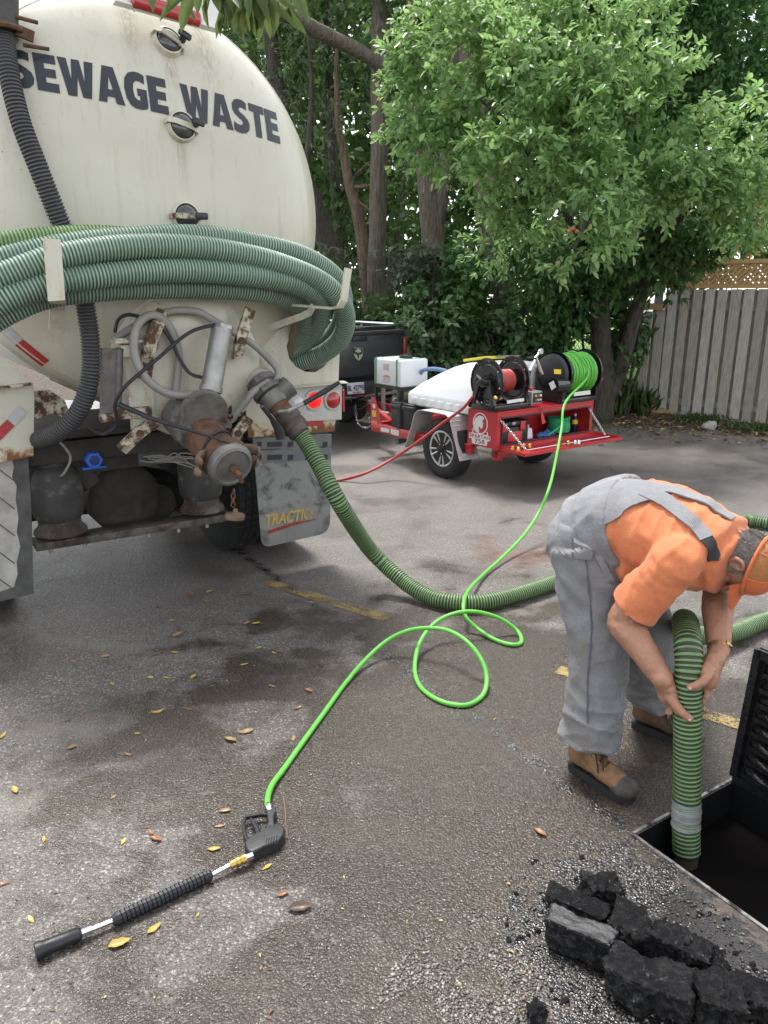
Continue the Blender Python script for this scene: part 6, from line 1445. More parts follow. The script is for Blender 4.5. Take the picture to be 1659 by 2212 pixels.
mb = MB(); mb.tube([GG(*A4(*p), .028) for p in ((1300, 392), (1330, 430), (1362, 490), (1366, 530), (1345, 565), (1320, 590))], [(.009, .006), (.012, .009), (.013, .010), (.013, .010), (.012, .009), (.010, .008)], 10, up=(0, 0, 1)); mb.build("trigger", GUNB, gun)
mb = MB()
for i in range(5):
    for j in range(5): p = GG(*A4(1440+i*22+j*-2, 560+j*12-i*6), .0462); mb.cyl(p-Vector((0, 0, .002)), p+Vector((0, 0, .0006)), .0022, seg=6)
mb.build("vent_holes", M("hole_black", (.004, .004, .004), .9), gun, kind='stuff')
a, b = GG(*A4(1468, 345), .026), GG(580, 1738, .034); mb = MB(); d3 = b-a; mb.lathe([(.011, -.01), (.011, .012), (.014, .014), (.014, .028), (.011, .03), (.0145, .034), (.0145, .046), (.0135, .05), (.0135, d3.length)], a, d3, 14); mb.build("hose_fitting", CHROME, gun)
# ------------------------------------------------------------------ the man bending over the pit
def V3(*a): return Vector(a)
PR = V3(1.0, 2.95, 0)
person = empty("person", PR, 0, label="man in orange shirt, cap and grey overalls bending to hold the suction hose", cat="person")
FAC = V3(.72, -.694, 0).normalized(); LAT = V3(.694, .72, 0).normalized()      # facing, and his left (away from us)
def remesh(mb, voxel, smooth=4, fac=.5):
    me = bpy.data.meshes.new("t"); me.from_pydata(mb.v, [], mb.f)
    bm = bmesh.new(); bm.from_mesh(me); bmesh.ops.recalc_face_normals(bm, faces=bm.faces); bm.to_mesh(me); bm.free()
    ob = bpy.data.objects.new("t", me); COL.objects.link(ob)
    r = ob.modifiers.new("r", 'REMESH'); r.mode = 'VOXEL'; r.voxel_size = voxel; r.use_smooth_shade = True
    s = ob.modifiers.new("s", 'SMOOTH'); s.factor = fac; s.iterations = smooth
    out = bpy.data.meshes.new_from_object(ob.evaluated_get(bpy.context.evaluated_depsgraph_get())); bpy.data.objects.remove(ob); bpy.data.meshes.remove(me)
    return out
def finish(me, name, mat, disp=None, parent=person, cuts=()):
    for o_, d_, t_ in cuts:                                         # trim an open end flat at its hem
        for v in me.vertices:
            q = v.co-o_; t = q.dot(d_)
            if t > t_ and (q-d_*t).length < .135: v.co = v.co-d_*(t-t_)
    if disp:
        nr = [v.normal.copy() for v in me.vertices]
        for v, n in zip(me.vertices, nr): v.co = v.co+n*disp(v.co, n)
    for v in me.vertices: v.co -= PR
    me.materials.clear(); me.materials.append(mat); me.shade_smooth()
    if cuts: me.set_sharp_from_angle(angle=radians(50))
    me.update()
    return link(name, me, parent)
def bvh_of(me):
    bm = bmesh.new(); bm.from_mesh(me); t = BVHTree.FromBMesh(bm); bm.free(); return t

SKIN = NT("tanned_skin"); SKIN.P(Base__Color=SKIN.mix(SKIN.mapr(SKIN.noise(22, 7, .7), .3, .7), (.29, .140, .084), (.39, .20, .125)), Roughness=.5, Subsurface__Weight=.12, Normal=SKIN.bump(SKIN.noise(220, 5, .7), .35, .003)); SKIN.b.inputs['Subsurface Radius'].default_value = (.012, .005, .003); SKIN = SKIN.mat
def cloth(name, a, b, weave=220, stripes=False, crease=.12):
    t = NT(name); n = t.noise(6, 6, .6); f = t.noise(70, 3, .7)
    col = t.mix(t.mapr(n, .3, .7), a, b); col = t.mix(t.mapr(f, .4, .6, 0, .25), col, tuple(x*.8 for x in a))
    if stripes:
        w = t.n("ShaderNodeTexWave", _wave_type='BANDS', _bands_direction='X', Vector=t.mapping((1, 1, 1), (0, 0, radians(44))), Scale=62.0, Distortion=.6).outputs['Fac']
        col = t.mix(t.mapr(w, .35, .65, 0, .42), col, (.085, .095, .13))
        dirt = t.noise(3.5, 6, .65); z = t.xyz()[2]
        col = t.mix(t.math('MULTIPLY', t.mapr(dirt, .40, .60, 0, .9), t.mapr(z, .1, .9, 1, .35)), col, (.12, .105, .088))
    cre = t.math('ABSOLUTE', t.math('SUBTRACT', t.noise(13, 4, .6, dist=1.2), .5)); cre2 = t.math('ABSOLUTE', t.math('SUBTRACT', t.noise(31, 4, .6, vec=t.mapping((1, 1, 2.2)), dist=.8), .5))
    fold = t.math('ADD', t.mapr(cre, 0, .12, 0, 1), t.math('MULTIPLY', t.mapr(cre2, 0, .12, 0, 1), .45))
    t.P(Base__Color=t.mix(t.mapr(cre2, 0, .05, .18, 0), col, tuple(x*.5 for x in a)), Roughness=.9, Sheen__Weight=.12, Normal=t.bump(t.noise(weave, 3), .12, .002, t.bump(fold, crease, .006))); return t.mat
SHIRT = cloth("orange_cotton", (.55, .165, .066), (.64, .21, .088)); DENIM = cloth("hickory_stripe_denim", (.215, .215, .222), (.30, .30, .305), 260, True, .2)
C0 = V3(.905, 3.055, .965)
spine = [V3(.835, 3.125, .90), C0, V3(.975, 2.985, 1.03), V3(1.05, 2.912, 1.045), V3(1.13, 2.835, 1.035), V3(1.205, 2.76, 1.01), V3(1.262, 2.702, .985), V3(1.295, 2.668, .972)]
Hn, Kn, An = V3(.838, 2.985, .90), V3(.882, 2.865, .53), V3(.845, 2.775, .12)
Hf, Kf, Af = V3(.985, 3.12, .90), V3(1.12, 3.02, .53), V3(1.225, 3.10, .12)
SHn, ELn, WRn = V3(1.062, 2.622, 1.0), V3(.905, 2.695, .742), V3(1.012, 2.515, .588)
SHf, ELf, WRf = V3(1.350, 2.890, 1.0), V3(1.300, 2.79, .80), V3(1.232, 2.575, .668)

# --- shirt
mb = MB()
mb.tube(catmull(spine[1:], 4), [(.19, .165)]*4+[(.212, .178)]*4+[(.218, .18)]*4+[(.222, .172)]*4+[(.215, .155)]*4+[(.16, .125)]*4+[(.085, .085)], 28, up=LAT)
mb.ell(V3(1.06, 2.93, .93), (.19, .19, .16))                        # hanging belly
for s, sh, el in ((-1, SHn, ELn), (1, SHf, ELf)):
    rootp = sh-LAT*(s*.11)+V3(0, 0, .02); hem = sh.lerp(el, .80)
    mb.tube(catmull([rootp, sh+V3(0, 0, .005), sh.lerp(el, .4), hem+(el-sh)*.12], 5), [.088]*4+[.088, .088, .088, .088, .088, .088]+[.090]*5+[.092], 20)
me = remesh(mb, .009, 10)
def shirt_d(p, n):
    q = p-C0; s, l = q.dot(FAC), q.dot(LAT)
    d = .007*mnoise.noise(V3(s*5, l*16, q.z*7))+.004*mnoise.noise(p*22)
    near = max(0, 1-(p-SHn).length/.30)
    d += .009*near*mnoise.noise(V3((p-SHn).length*9, q.z*30+s*18, l*10))
    w = p-V3(1.0, 2.83, .98); d += .007*max(0, 1-abs(mnoise.noise(V3(s*16, l*5, q.z*5)))*2.5)**2
    d += .006*max(0, 1-w.length/.22)*sin(38*(s*.9-q.z*.5)+2*mnoise.noise(p*6))
    return d
shirt_bvh = bvh_of(me)
shirt = finish(me, "shirt", SHIRT, shirt_d, cuts=[(sh, (el-sh).normalized(), (el-sh).length*.79) for sh, el in ((SHn, ELn), (SHf, ELf))])
# collar
mb = MB(); mb.torus(V3(1.280, 2.684, .985)-PR, (spine[-1]-spine[-2]), .088, .011, 28, 8); mb.build("collar", SHIRT, shirt)

# --- overalls
mb = MB()
mb.tube(catmull([V3(.845, 3.115, .86), V3(.865, 3.095, .93), C0+V3(0, 0, .01), V3(.955, 3.005, 1.02), V3(1.005, 2.955, 1.045)], 4), [(.14, .12)]*3+[(.18, .165)]*3+[(.205, .19)]*4+[(.222, .198)]*4+[(.228, .196)]*3, 28, up=LAT)
for s, H_, K_, A_ in ((-1, Hn, Kn, An), (1, Hf, Kf, Af)):
    hip = H_+V3(0, 0, .03)
    P = catmull([hip, H_.lerp(K_, .45), K_, K_.lerp(A_, .5), A_+V3(0, 0, .015)], 6); n = len(P)
    R = [.150-.034*min(1, i/n*1.9) if i < n*.55 else (.116-.004*((i-n*.55)/(n*.45)) if i < n*.88 else .112-.012*((i-n*.88)/(n*.12))) for i in range(n)]
    R = [(r*.98, r*1.04) for r in R]
    mb.tube(P, R, 24, up=LAT)
mb.ell(V3(.825, 3.05, .93), (.15, .15, .165)); mb.ell(V3(.90, 3.12, .93), (.15, .15, .16))
me = remesh(mb, .009, 5)
def den_d(p, n):
    d = .006*mnoise.noise(V3(p.x*8, p.y*8, p.z*13))+.004*mnoise.noise(p*19)
    lo = max(0, min(1, (.46-p.z)/.30))
    r1 = 1-abs(mnoise.noise(V3(p.x*5+p.z*4, p.y*5, p.z*15)))*2.2; r2 = 1-abs(mnoise.noise(V3(p.x*9, p.y*9+p.z*5, p.z*9+4)))*2.4
    d += lo*(.020*max(0, r1)**2-.006)+(.004+.006*lo)*max(0, r2)**2
    kb = max(0, 1-abs(p.z-.80)/.12); d += kb*.007*sin(60*p.z+25*(p.x-p.y))
    return d
over = finish(me, "overalls", DENIM, den_d, cuts=[(A_, V3(-.05, -.03, -1).normalized(), -.045) for A_ in (An, Af)])
tmp = me.copy()
for v in tmp.vertices: v.co += PR
den_bvh = bvh_of(tmp); bpy.data.meshes.remove(tmp)
def cast(bv, px, py):
    r = bv.ray_cast(EYE, ray(px, py).normalized()); return (r[0], r[1]) if r[0] is not None else None
def strip(bv, pts, widths, off, name, mat, parent, nw=8, thick=.004, sub=6):
    hits = [h for h in (cast(bv, *p) for p in pts) if h]
    P = catmull([h[0] for h in hits], sub); n = len(P); vs = []; fs = []
    for i, p in enumerate(P):
        f = i/(n-1)*(len(widths)-1); a = int(min(f, len(widths)-2)); w = widths[a]+(widths[a+1]-widths[a])*(f-a)
        near = bv.find_nearest(p); nn = near[1]; t = (P[min(i+1, n-1)]-P[max(i-1, 0)]).normalized(); s = t.cross(nn).normalized()
        for k in range(nw+1):
            q = p+s*(w*(k/nw-.5))+nn*.02; h = bv.find_nearest(q); vs.append(h[0]+h[1]*off-PR)
        for k in range(nw+1):
            q = p+s*(w*(k/nw-.5))+nn*.02; h = bv.find_nearest(q); vs.append(h[0]+h[1]*(off-thick*1.6)-PR)
    m = 2*(nw+1)
    for i in range(n-1):
        for k in range(nw):
            fs.append((i*m+k, (i+1)*m+k, (i+1)*m+k+1, i*m+k+1)); fs.append((i*m+nw+1+k, i*m+nw+2+k, (i+1)*m+nw+2+k, (i+1)*m+nw+1+k))
        fs.append((i*m, i*m+nw+1, (i+1)*m+nw+1, (i+1)*m)); fs.append((i*m+nw, (i+1)*m+nw, (i+1)*m+2*nw+1, i*m+2*nw+1))
    fs.append(tuple(list(range(nw+1))+list(range(2*nw+1, nw, -1)))); o = (n-1)*m; fs.append(tuple(o+k for k in list(range(nw+1))+list(range(2*nw+1, nw, -1))))
    mb = MB(); mb.add(vs, fs); return mb.build(name, mat, parent, angle=60)
bk = strip(shirt_bvh, [(1268, 1098), (1300, 1080), (1340, 1066), (1385, 1062), (1425, 1066)], [.30, .29, .24, .17, .10], .014, "back_panel", DENIM, over, 18)
strip(shirt_bvh, [(1395, 1064), (1440, 1088), (1480, 1118), (1510, 1146), (1526, 1166)], [.075, .062, .056, .05, .048], .017, "shoulder_strap", DENIM, over)
strip(shirt_bvh, [(1405, 1060), (1450, 1062), (1500, 1080), (1545, 1104), (1580, 1126)], [.07, .06, .052, .048, .045], .017, "shoulder_strap", DENIM, over)
ELA = M("black_elastic", (.02, .019, .02), .7, 0, .2, 40)
strip(shirt_bvh, [(1524, 1162), (1534, 1184), (1540, 1212)], [.044, .042, .04], .015, "strap_elastic", ELA, over)
def patch(bv, quad, off, name, mat, parent, n=10, thick=.004):
    vs = []; fs = []; tl, tr, br, bl = quad; ok = True
    for i in range(n+1):
        for j in range(n+1):
            u, w = i/n, j/n; px = (tl[0]*(1-u)+tr[0]*u)*(1-w)+(bl[0]*(1-u)+br[0]*u)*w; py = (tl[1]*(1-u)+tr[1]*u)*(1-w)+(bl[1]*(1-u)+br[1]*u)*w
            h = cast(bv, px, py)
            if h is None: return
            e = min(i, j, n-i, n-j); vs.append(h[0]+h[1]*(off if e > 0 else -.002)-PR)
    for i in range(n):
        for j in range(n): fs.append((i*(n+1)+j, (i+1)*(n+1)+j, (i+1)*(n+1)+j+1, i*(n+1)+j+1))
    mb = MB(); mb.add(vs, fs); return mb.build(name, mat, parent, angle=50)
patch(den_bvh, [(1208, 1128), (1240, 1140), (1240, 1218), (1204, 1196)], .007, "back_pocket", DENIM, over)
patch(den_bvh, [(1238, 1160), (1286, 1186), (1280, 1212), (1240, 1208)], .012, "pocket_flap", DENIM, over)
patch(den_bvh, [(1282, 1196), (1306, 1204), (1330, 1262), (1312, 1262)], .012, "tool_pocket", DENIM, over)
strip(den_bvh, [(1262, 1180), (1272, 1260), (1278, 1360), (1270, 1460), (1270, 1560)], [.006]*3, .004, "side_seam", M("seam_thread", (.09, .095, .12), .9), over, 2)
# --- bare arms, hands, head: one skin mesh
VV = V3(-.405, -.914, 0); LL = V3(-.914, .405, 0)                   # towards us, to our left
def around(c, phi, z, t=.012, R=.0505):
    a = radians(phi); return V3(c.x, c.y, z)+(VV*cos(a)+LL*sin(a))*(R+t)
mb = MB()
mb.tube(catmull(spine[2:7], 3), [(.15, .13)]*7+[(.14, .11)]*5+[(.09, .08)], 20, up=LAT)
def arm(sh, el, wr, hint):
    P = catmull([sh, sh.lerp(el, .5), el, el.lerp(wr, .28), el.lerp(wr, .65), wr], 5); n = len(P)
    key = [.068, .063, .055, .059, .049, (.039)]; R = []
    for i in range(n):
        f = i/(n-1)*5; a = int(min(f, 4)); r = key[a]+(key[a+1]-key[a])*(f-a); R.append((r, r*(.86 if i > n*.85 else .97)))
    mb.tube(P, R, 18, up=hint)
arm(SHn, ELn, WRn, FAC); arm(SHf, ELf, WRf, FAC)
mb.ell(WRn, .0395, 14, 10); mb.ell(WRf, .0385, 14, 10); mb.ell(ELn+V3(-.02, .012, -.006), (.03, .03, .03), 12, 8)
def finger(pts, r0, r1): mb.tube(catmull(pts, 4), [r0+(r1-r0)*i/((len(pts)-1)*4) for i in range((len(pts)-1)*4+1)], 12); mb.ell(pts[-1], r1*1.02, 10, 8)
def hc_(z):                                                         # hose centre at height z
    a, b = (V3(1.105, 2.52, .63), V3(1.108, 2.50, .5)) if z > .5 else (V3(1.108, 2.50, .5), V3(1.125, 2.475, .25))
    return a.lerp(b, (a.z-z)/(a.z-b.z))
def PH(phi, z, t=.012): return around(hc_(z), phi, z, t)
# right hand (near): back of the hand up-left, thumb across the front, fingers behind
mb.ell(PH(86, .522, .016), (.040, .040, .046), 14, 10); mb.ell(PH(60, .533, .014), (.026, .026, .030), 12, 8); mb.ell(WRn.lerp(PH(84, .53, .02), .35), (.038, .038, .038), 14, 10)
palm = [WRn, WRn.lerp(PH(82, .53, .022), .5)+V3(0, 0, .004), PH(84, .527, .020), PH(98, .497, .016), PH(108, .476, .012)]
mb.tube(catmull(palm, 5), [(.034, .040)]*5+[(.031, .047)]*5+[(.027, .051)]*5+[(.021, .049)]*5+[(.015, .040)], 18, up=(VV+LL).normalized())
for z, ph, ln, r in ((.448, 86, 1.0, .0135), (.482, 110, 1.08, .0132), (.506, 114, 1.02, .0126), (.529, 112, .86, .0112)):
    finger([PH(ph-14, z+.012, .014), PH(ph+14, z, .013), PH(ph+14+46*ln, z-.006, .012), PH(ph+14+80*ln, z-.010, .011), PH(ph+14+108*ln, z-.012, .011)], r*1.12, r*.86)
finger([PH(74, .545, .02), PH(52, .528, .019), PH(30, .506, .017), PH(10, .488, .016), PH(-8, .474, .015)], .0225, .0145)
# left hand (far): from the right-hand side, thumb across the front
mb.ell(PH(-96, .602, .016), (.038, .038, .046), 14, 10); mb.ell(WRf.lerp(PH(-98, .62, .02), .4), (.037, .037, .037), 14, 10)
palm = [WRf, WRf.lerp(PH(-98, .622, .022), .5), PH(-98, .618, .020), PH(-104, .592, .016), PH(-110, .572, .012)]
mb.tube(catmull(palm, 5), [(.034, .038)]*5+[(.031, .046)]*5+[(.027, .050)]*5+[(.021, .048)]*5+[(.015, .040)], 18, up=(VV-LL).normalized())
for z, ph, ln, r in ((.604, -108, .98, .0130), (.580, -104, 1.08, .0132), (.556, -98, 1.02, .0126), (.534, -92, .86, .0112)):
    finger([PH(ph+14, z+.010, .014), PH(ph-12, z, .013), PH(ph-12-46*ln, z-.004, .012), PH(ph-12-80*ln, z-.007, .011), PH(ph-12-108*ln, z-.008, .011)], r*1.12, r*.86)
finger([PH(-84, .640, .022), PH(-66, .626, .021), PH(-46, .610, .018), PH(-26, .598, .016), PH(-8, .590, .015)], .0205, .0140)
# head
HC = V3(1.312, 2.652, .992); CD = V3(.70, -.62, -.20).normalized(); FD = V3(.10, -.16, -1.0); FD = (FD-CD*FD.dot(CD)).normalized(); LN = CD.cross(FD).normalized()
if LN.dot(LAT) > 0: LN = -LN                                        # LN points to the near side
HR = Matrix((CD, FD, LN)).transposed()
def HP(c, f, l): return HC+CD*c+FD*f+LN*l
mb.tube(catmull([spine[5], V3(1.262, 2.702, .995), HP(-.075, -.02, 0), HP(-.02, -.01, 0)], 4), [(.12, .10)]*3+[(.078, .076)]*4+[(.068, .07)]*6, 18, up=LAT)
mb.ell(HP(.025, -.005, 0), (.112, .102, .080), 24, 16, HR); mb.ell(HP(-.055, .035, 0), (.062, .066, .060), 20, 12, HR); mb.ell(HP(-.085, .070, 0), (.032, .032, .036), 14, 10, HR)
mb.tube([HP(.015, .090, 0), HP(-.008, .112, 0), HP(-.028, .124, 0), HP(-.034, .108, 0)], [.010, .013, .018, .010], 10)
for s in (-1, 1):
    mb.ell(HP(-.035, .068, s*.038), (.028, .026, .024), 12, 8, HR); mb.ell(HP(.022, .092, s*.028), (.012, .010, .024), 10, 8, HR)
    mb.tube(catmull([HP(-.028, -.008, s*.080), HP(-.005, -.030, s*.092), HP(.022, -.022, s*.094), HP(.026, .002, s*.088), HP(.004, .006, s*.083), HP(-.022, .002, s*.080)], 4), .0085, 8)
    mb.ell(HP(.0, -.012, s*.080), (.022, .018, .008), 10, 8, HR)
mb.tube([HP(-.062, .100, -.022), HP(-.060, .107, 0), HP(-.062, .100, .022)], [.004, .007, .004], 8)
me = remesh(mb, .0042, 5, .5)
body = finish(me, "body", SKIN, lambda p, n: .0012*mnoise.noise(p*40)+.0008*mnoise.noise(p*90))
# nails of the two thumbs
NAIL = M("finger_nail", (.58, .36, .29), .3)
for ph, z in ((-8, .475), (-7, .5905)):
    mb = MB(); p = PH(ph, z, .0255)-PR; mb.ell(p, (.0065, .0065, .005), 10, 8); mb.build("thumb_nail", NAIL, body)
mb = MB()
for s in (-1, 1): mb.ell(HP(.008, .094, s*.031)-PR, (.008, .006, .012), 12, 8, HR)
mb.build("eyes", M("eye_white", (.5, .47, .44), .2), body, kind='stuff')
# hair and short beard, grey strands over the nape and jaw
t = NT("grey_hair"); hn_ = t.noise(90, 4, .7, vec=t.mapping((1, 1, .3))); t.P(Base__Color=t.mix(hn_, (.07, .06, .05), (.34, .31, .28)), Roughness=.7); HAIR = t.mat
P, D, N, Ls = [], [], [], []
rr = np.random.default_rng(5)
while len(P) < 2600:
    d = rr.normal(size=3); d /= np.linalg.norm(d)                   # (crown, face, lateral) axes
    top = d[0] > .42
    back = d[1] < .30
    if top or not back or d[0] < -.9: continue
    p = HP(.025+.114*d[0], -.005+.104*d[1], .082*d[2]); n_ = CD*(d[0]/.112)+FD*(d[1]/.102)+LN*(d[2]/.08)
    P.append(np.array(p-PR)); N.append(np.array(n_)); D.append(np.array(-CD*.9-FD*.25+n_.normalized()*.35)+rr.normal(size=3)*.35); Ls.append(.016+.016*rr.random())
Ls = np.array(Ls); Vh, Fh = leaf_arrays(np.array(P), np.array(D), np.array(N), Ls, np.full(len(Ls), .0045), True, .4)
link("hair", npmesh("hair", Vh, Fh, HAIR), person)
P, D, N, Ls = [], [], [], []
while len(P) < 1200:
    d = rr.normal(size=3); d /= np.linalg.norm(d)
    if d[0] > .35 or d[1] < -.35: continue
    p = HP(-.058+.064*d[0], .037+.068*d[1], .062*d[2]); n_ = CD*(d[0]/.062)+FD*(d[1]/.066)+LN*(d[2]/.06)
    P.append(np.array(p-PR)); N.append(np.array(n_)); D.append(np.array(-CD*.5+n_.normalized()*.6)+rr.normal(size=3)*.3); Ls.append(.006+.006*rr.random())
Ls = np.array(Ls); Vh, Fh = leaf_arrays(np.array(P), np.array(D), np.array(N), Ls, np.full(len(Ls), .0022), True, .4)
link("beard", npmesh("beard", Vh, Fh, HAIR), person)
# cap: crown panels and curved peak
CAPO = cloth("orange_cap_cloth", (.56, .125, .035), (.64, .165, .05)); t = NT("orange_cap_mesh"); t.P(Base__Color=t.mix(t.mapr(t.vor(420), .2, .5), (.62, .20, .05), (.25, .11, .04)), Roughness=.8); CAPM = t.mat
cap = empty("cap"); cap.parent = person
def capv(th, ph, k=1.0):                                            # th from the rim up, ph round from the peak
    r = cos(th); h = sin(th)**.85
    return HP(.042+.094*h*k, -.003+(.112*r*k)*cos(ph), (.091*r*k)*sin(ph))-PR
for nm, a0, a1, m_ in (("cap_front", -75, 75, CAPO), ("cap_mesh", 75, 285, CAPM)):
    mb = MB(); n, k2 = 18, 10; vs = []; fs = []
    for i in range(n+1):
        for j in range(k2+1): vs.append(capv((pi/2)*j/k2, radians(a0+(a1-a0)*i/n)))
    for i in range(n):
        for j in range(k2): fs.append((i*(k2+1)+j, (i+1)*(k2+1)+j, (i+1)*(k2+1)+j+1, i*(k2+1)+j+1))
    mb.add(vs, fs); mb.build(nm, m_, cap, angle=80)
mb = MB()
for ph in (-75, -25, 25, 75, 130, 180, 230): mb.tube([capv((pi/2)*j/9, radians(ph), 1.006) for j in range(10)], .0022, 6)
mb.torus(HP(.137, -.003, 0)-PR, CD, .004, .004, 10, 6); mb.build("cap_seams", CAPO, cap, kind='stuff')
mb = MB(); mb.tube([capv(.03, radians(a), 1.01) for a in range(0, 360, 10)], (.007), 6, closed=True); mb.build("cap_band", CAPO, cap)
mb = MB(); vs = []; fs = []; n, k2 = 14, 6
for i in range(n+1):
    ph = radians(-62+124*i/n)
    for j in range(k2+1):
        f = j/k2; ext = 1+.74*f*(cos(ph)**.6 if cos(ph) > 0 else 0)
        vs.append(HP(.040-.010*f-.030*abs(sin(ph))**2*f+.004, -.003+.112*cos(ph)*ext, .091*sin(ph)*(1+.10*f))-PR)
for dlt in (0, 1):
    pass
base = len(vs); vs += [v+CD*(-.004) for v in vs]
for i in range(n):
    for j in range(k2):
        q = (i*(k2+1)+j, (i+1)*(k2+1)+j, (i+1)*(k2+1)+j+1, i*(k2+1)+j+1); fs.append(q); fs.append(tuple(base+x for x in reversed(q)))
for i in range(n): a = i*(k2+1)+k2; b = (i+1)*(k2+1)+k2; fs.append((a, b, base+b, base+a))
mb.add(vs, fs); mb.build("cap_peak", CAPO, cap, angle=60)
# watch
GOLD = M("gold_watch_band", (.50, .36, .16), .3, .9, .2, 40)
mb = MB(); wp = WRf.lerp(ELf, .06); wd = (ELf-WRf).normalized(); mb.tube([wp-wd*.009-PR, wp-wd*.007-PR, wp+wd*.007-PR, wp+wd*.009-PR], [.033, .0385, .0385, .033], 30); wt_ = mb.build("watch_band", GOLD, person)
mb = MB(); mb.lathe([(.017, 0), (.018, .006), (.015, .009), (.0001, .0095)], wp-PR-LL*.030+V3(0, 0, .02), (V3(.7, -.1, .6)), 20); mb.build("watch_face", GOLD, wt_)

# --- boots
LEATH = M("tan_boot_leather", (.235, .125, .055), .7, 0, .3, 14, .4, 70, col2=(.10, .055, .03), thr=.56, soft=.12, scale2=9)
LEATD = M("dark_boot_leather", (.12, .065, .035), .65, 0, .3, 14, .4, 70, col2=(.05, .035, .025), thr=.5, soft=.12, scale2=9)
TOE = M("scuffed_toe_cap", (.045, .040, .036), .6, 0, .35, 18, .3, 70, col2=(.10, .085, .065), thr=.58, scale2=14); SOLE = M("black_boot_sole", (.014, .014, .014), .6, 0, .2, 20, .3, 70)
LACE = M("boot_lace", (.015, .014, .013), .8)
def boot(heel, d, ank, leather, L=.305):
    d = Vector(d).normalized(); s = V3(-d.y, d.x, 0); e = empty("boot"); e.parent = person
    def B(f, l, z): return heel+d*(f*L)+s*l+V3(0, 0, z)
    mb = MB(); mb.tube(catmull([B(.03, 0, .085), B(.12, 0, .092), B(.32, 0, .092), B(.52, 0, .072), B(.72, 0, .062), B(.88, 0, .056), B(.985, 0, .050)], 3),
                       [(.036, .046)]*2+[(.044, .054)]*3+[(.047, .058)]*3+[(.047, .045)]*3+[(.050, .036)]*3+[(.047, .031)]*3+[(.040, .026)]*1+[(.022, .018)], 20, up=s)
    mb.tube([B(.16, 0, .06), B(.19, 0, .12), ank+V3(0, 0, .05), ank+V3(0, 0, .10)], [(.048, .058), (.049, .060), (.052, .060), (.055, .062)], 18, up=s)
    me = remesh(mb, .006, 4); finish(me, "upper", leather, lambda p, n: .003*mnoise.noise(p*24), e)
    out = [(0.0, .0), (.0, .022), (.06, .034), (.2, .036), (.38, .036), (.55, .043), (.72, .052), (.86, .048), (.95, .034), (1.0, .014)]
    out = out[1:]+[(f, -l) for f, l in reversed(out[1:])]
    mb = MB(); mb.prism([B(f+.004, l, .002)-PR for f, l in out], (0, 0, .026)); mb.prism([B(f*1.012-.006, l*1.06, .028)-PR for f, l in out], (0, 0, .008)); mb.build("sole", SOLE, e, angle=30)
    mb = MB(); mb.ell(B(.845, 0, .047)-PR, (.062, .0545, .043), 20, 12, Matrix((d, s, V3(0, 0, 1))).transposed()); mb.build("toe_cap", TOE, e)
    mb = MB()
    for k in range(4):
        f, z = .60-.085*k, .112+.016*k; mb.tube([B(f, -.030, z-.014)-PR, B(f-.01, 0, z+.004)-PR, B(f-.02, .030, z-.014)-PR], .0035, 6)
    mb.tube(catmull([B(.36, 0, .165)-PR, B(.44, -.035, .165)-PR, B(.52, -.045, .12)-PR, B(.56, -.052, .085)-PR], 4), .003, 6); mb.tube(catmull([B(.36, 0, .165)-PR, B(.46, -.02, .18)-PR, B(.56, -.03, .14)-PR, B(.62, -.045, .10)-PR], 4), .003, 6)
    mb.build("laces", LACE, e, kind='stuff')
    mb = MB()
    for k in range(4):
        for sd_ in (-1, 1): mb.torus(B(.60-.085*k, sd_*.033, .101+.016*k)-PR, s*sd_+V3(0, 0, .6), .0045, .0015, 10, 5)
    mb.build("eyelets", BRASS, e, kind='stuff')
boot(V3(.793, 2.835, 0), (.62, -.785, 0), An, LEATH); boot(V3(1.155, 3.155, 0), (.80, -.60, 0), Af, LEATD)
# ------------------------------------------------------------------ broken blocks, grit, leaves and litter
TAR = NT("tar_soaked_concrete"); n_ = TAR.noise(22, 7, .7); gl_ = TAR.mapr(TAR.noise(48, 6, .75), .48, .56)
TAR.P(Base__Color=TAR.mix(TAR.mapr(n_, .5, .72), (.006, .006, .007), (.034, .031, .029)), Roughness=TAR.mapr(gl_, 0, 1, .6, .10), Normal=TAR.bump(TAR.noise(85, 7, .78), 1.0, .02))
TAR.set(TAR.b, 'Specular IOR Level', TAR.mapr(gl_, 0, 1, .25, .9)); TAR = TAR.mat
TAR_SHEEN = NT("sky_sheen_block_top"); n_ = TAR_SHEEN.noise(18, 7, .7); TAR_SHEEN.P(Base__Color=TAR_SHEEN.mix(TAR_SHEEN.mapr(n_, .35, .65), (.014, .014, .015), (.045, .044, .046)), Roughness=.3, Normal=TAR_SHEEN.bump(TAR_SHEEN.noise(90, 5, .7), .6, .006)); TAR_SHEEN = TAR_SHEEN.mat  # block top greyed: the sky's reflection is put into the colour
def A8(x, y): return (1097.2+.3386*x, 1755.5+.3386*y)
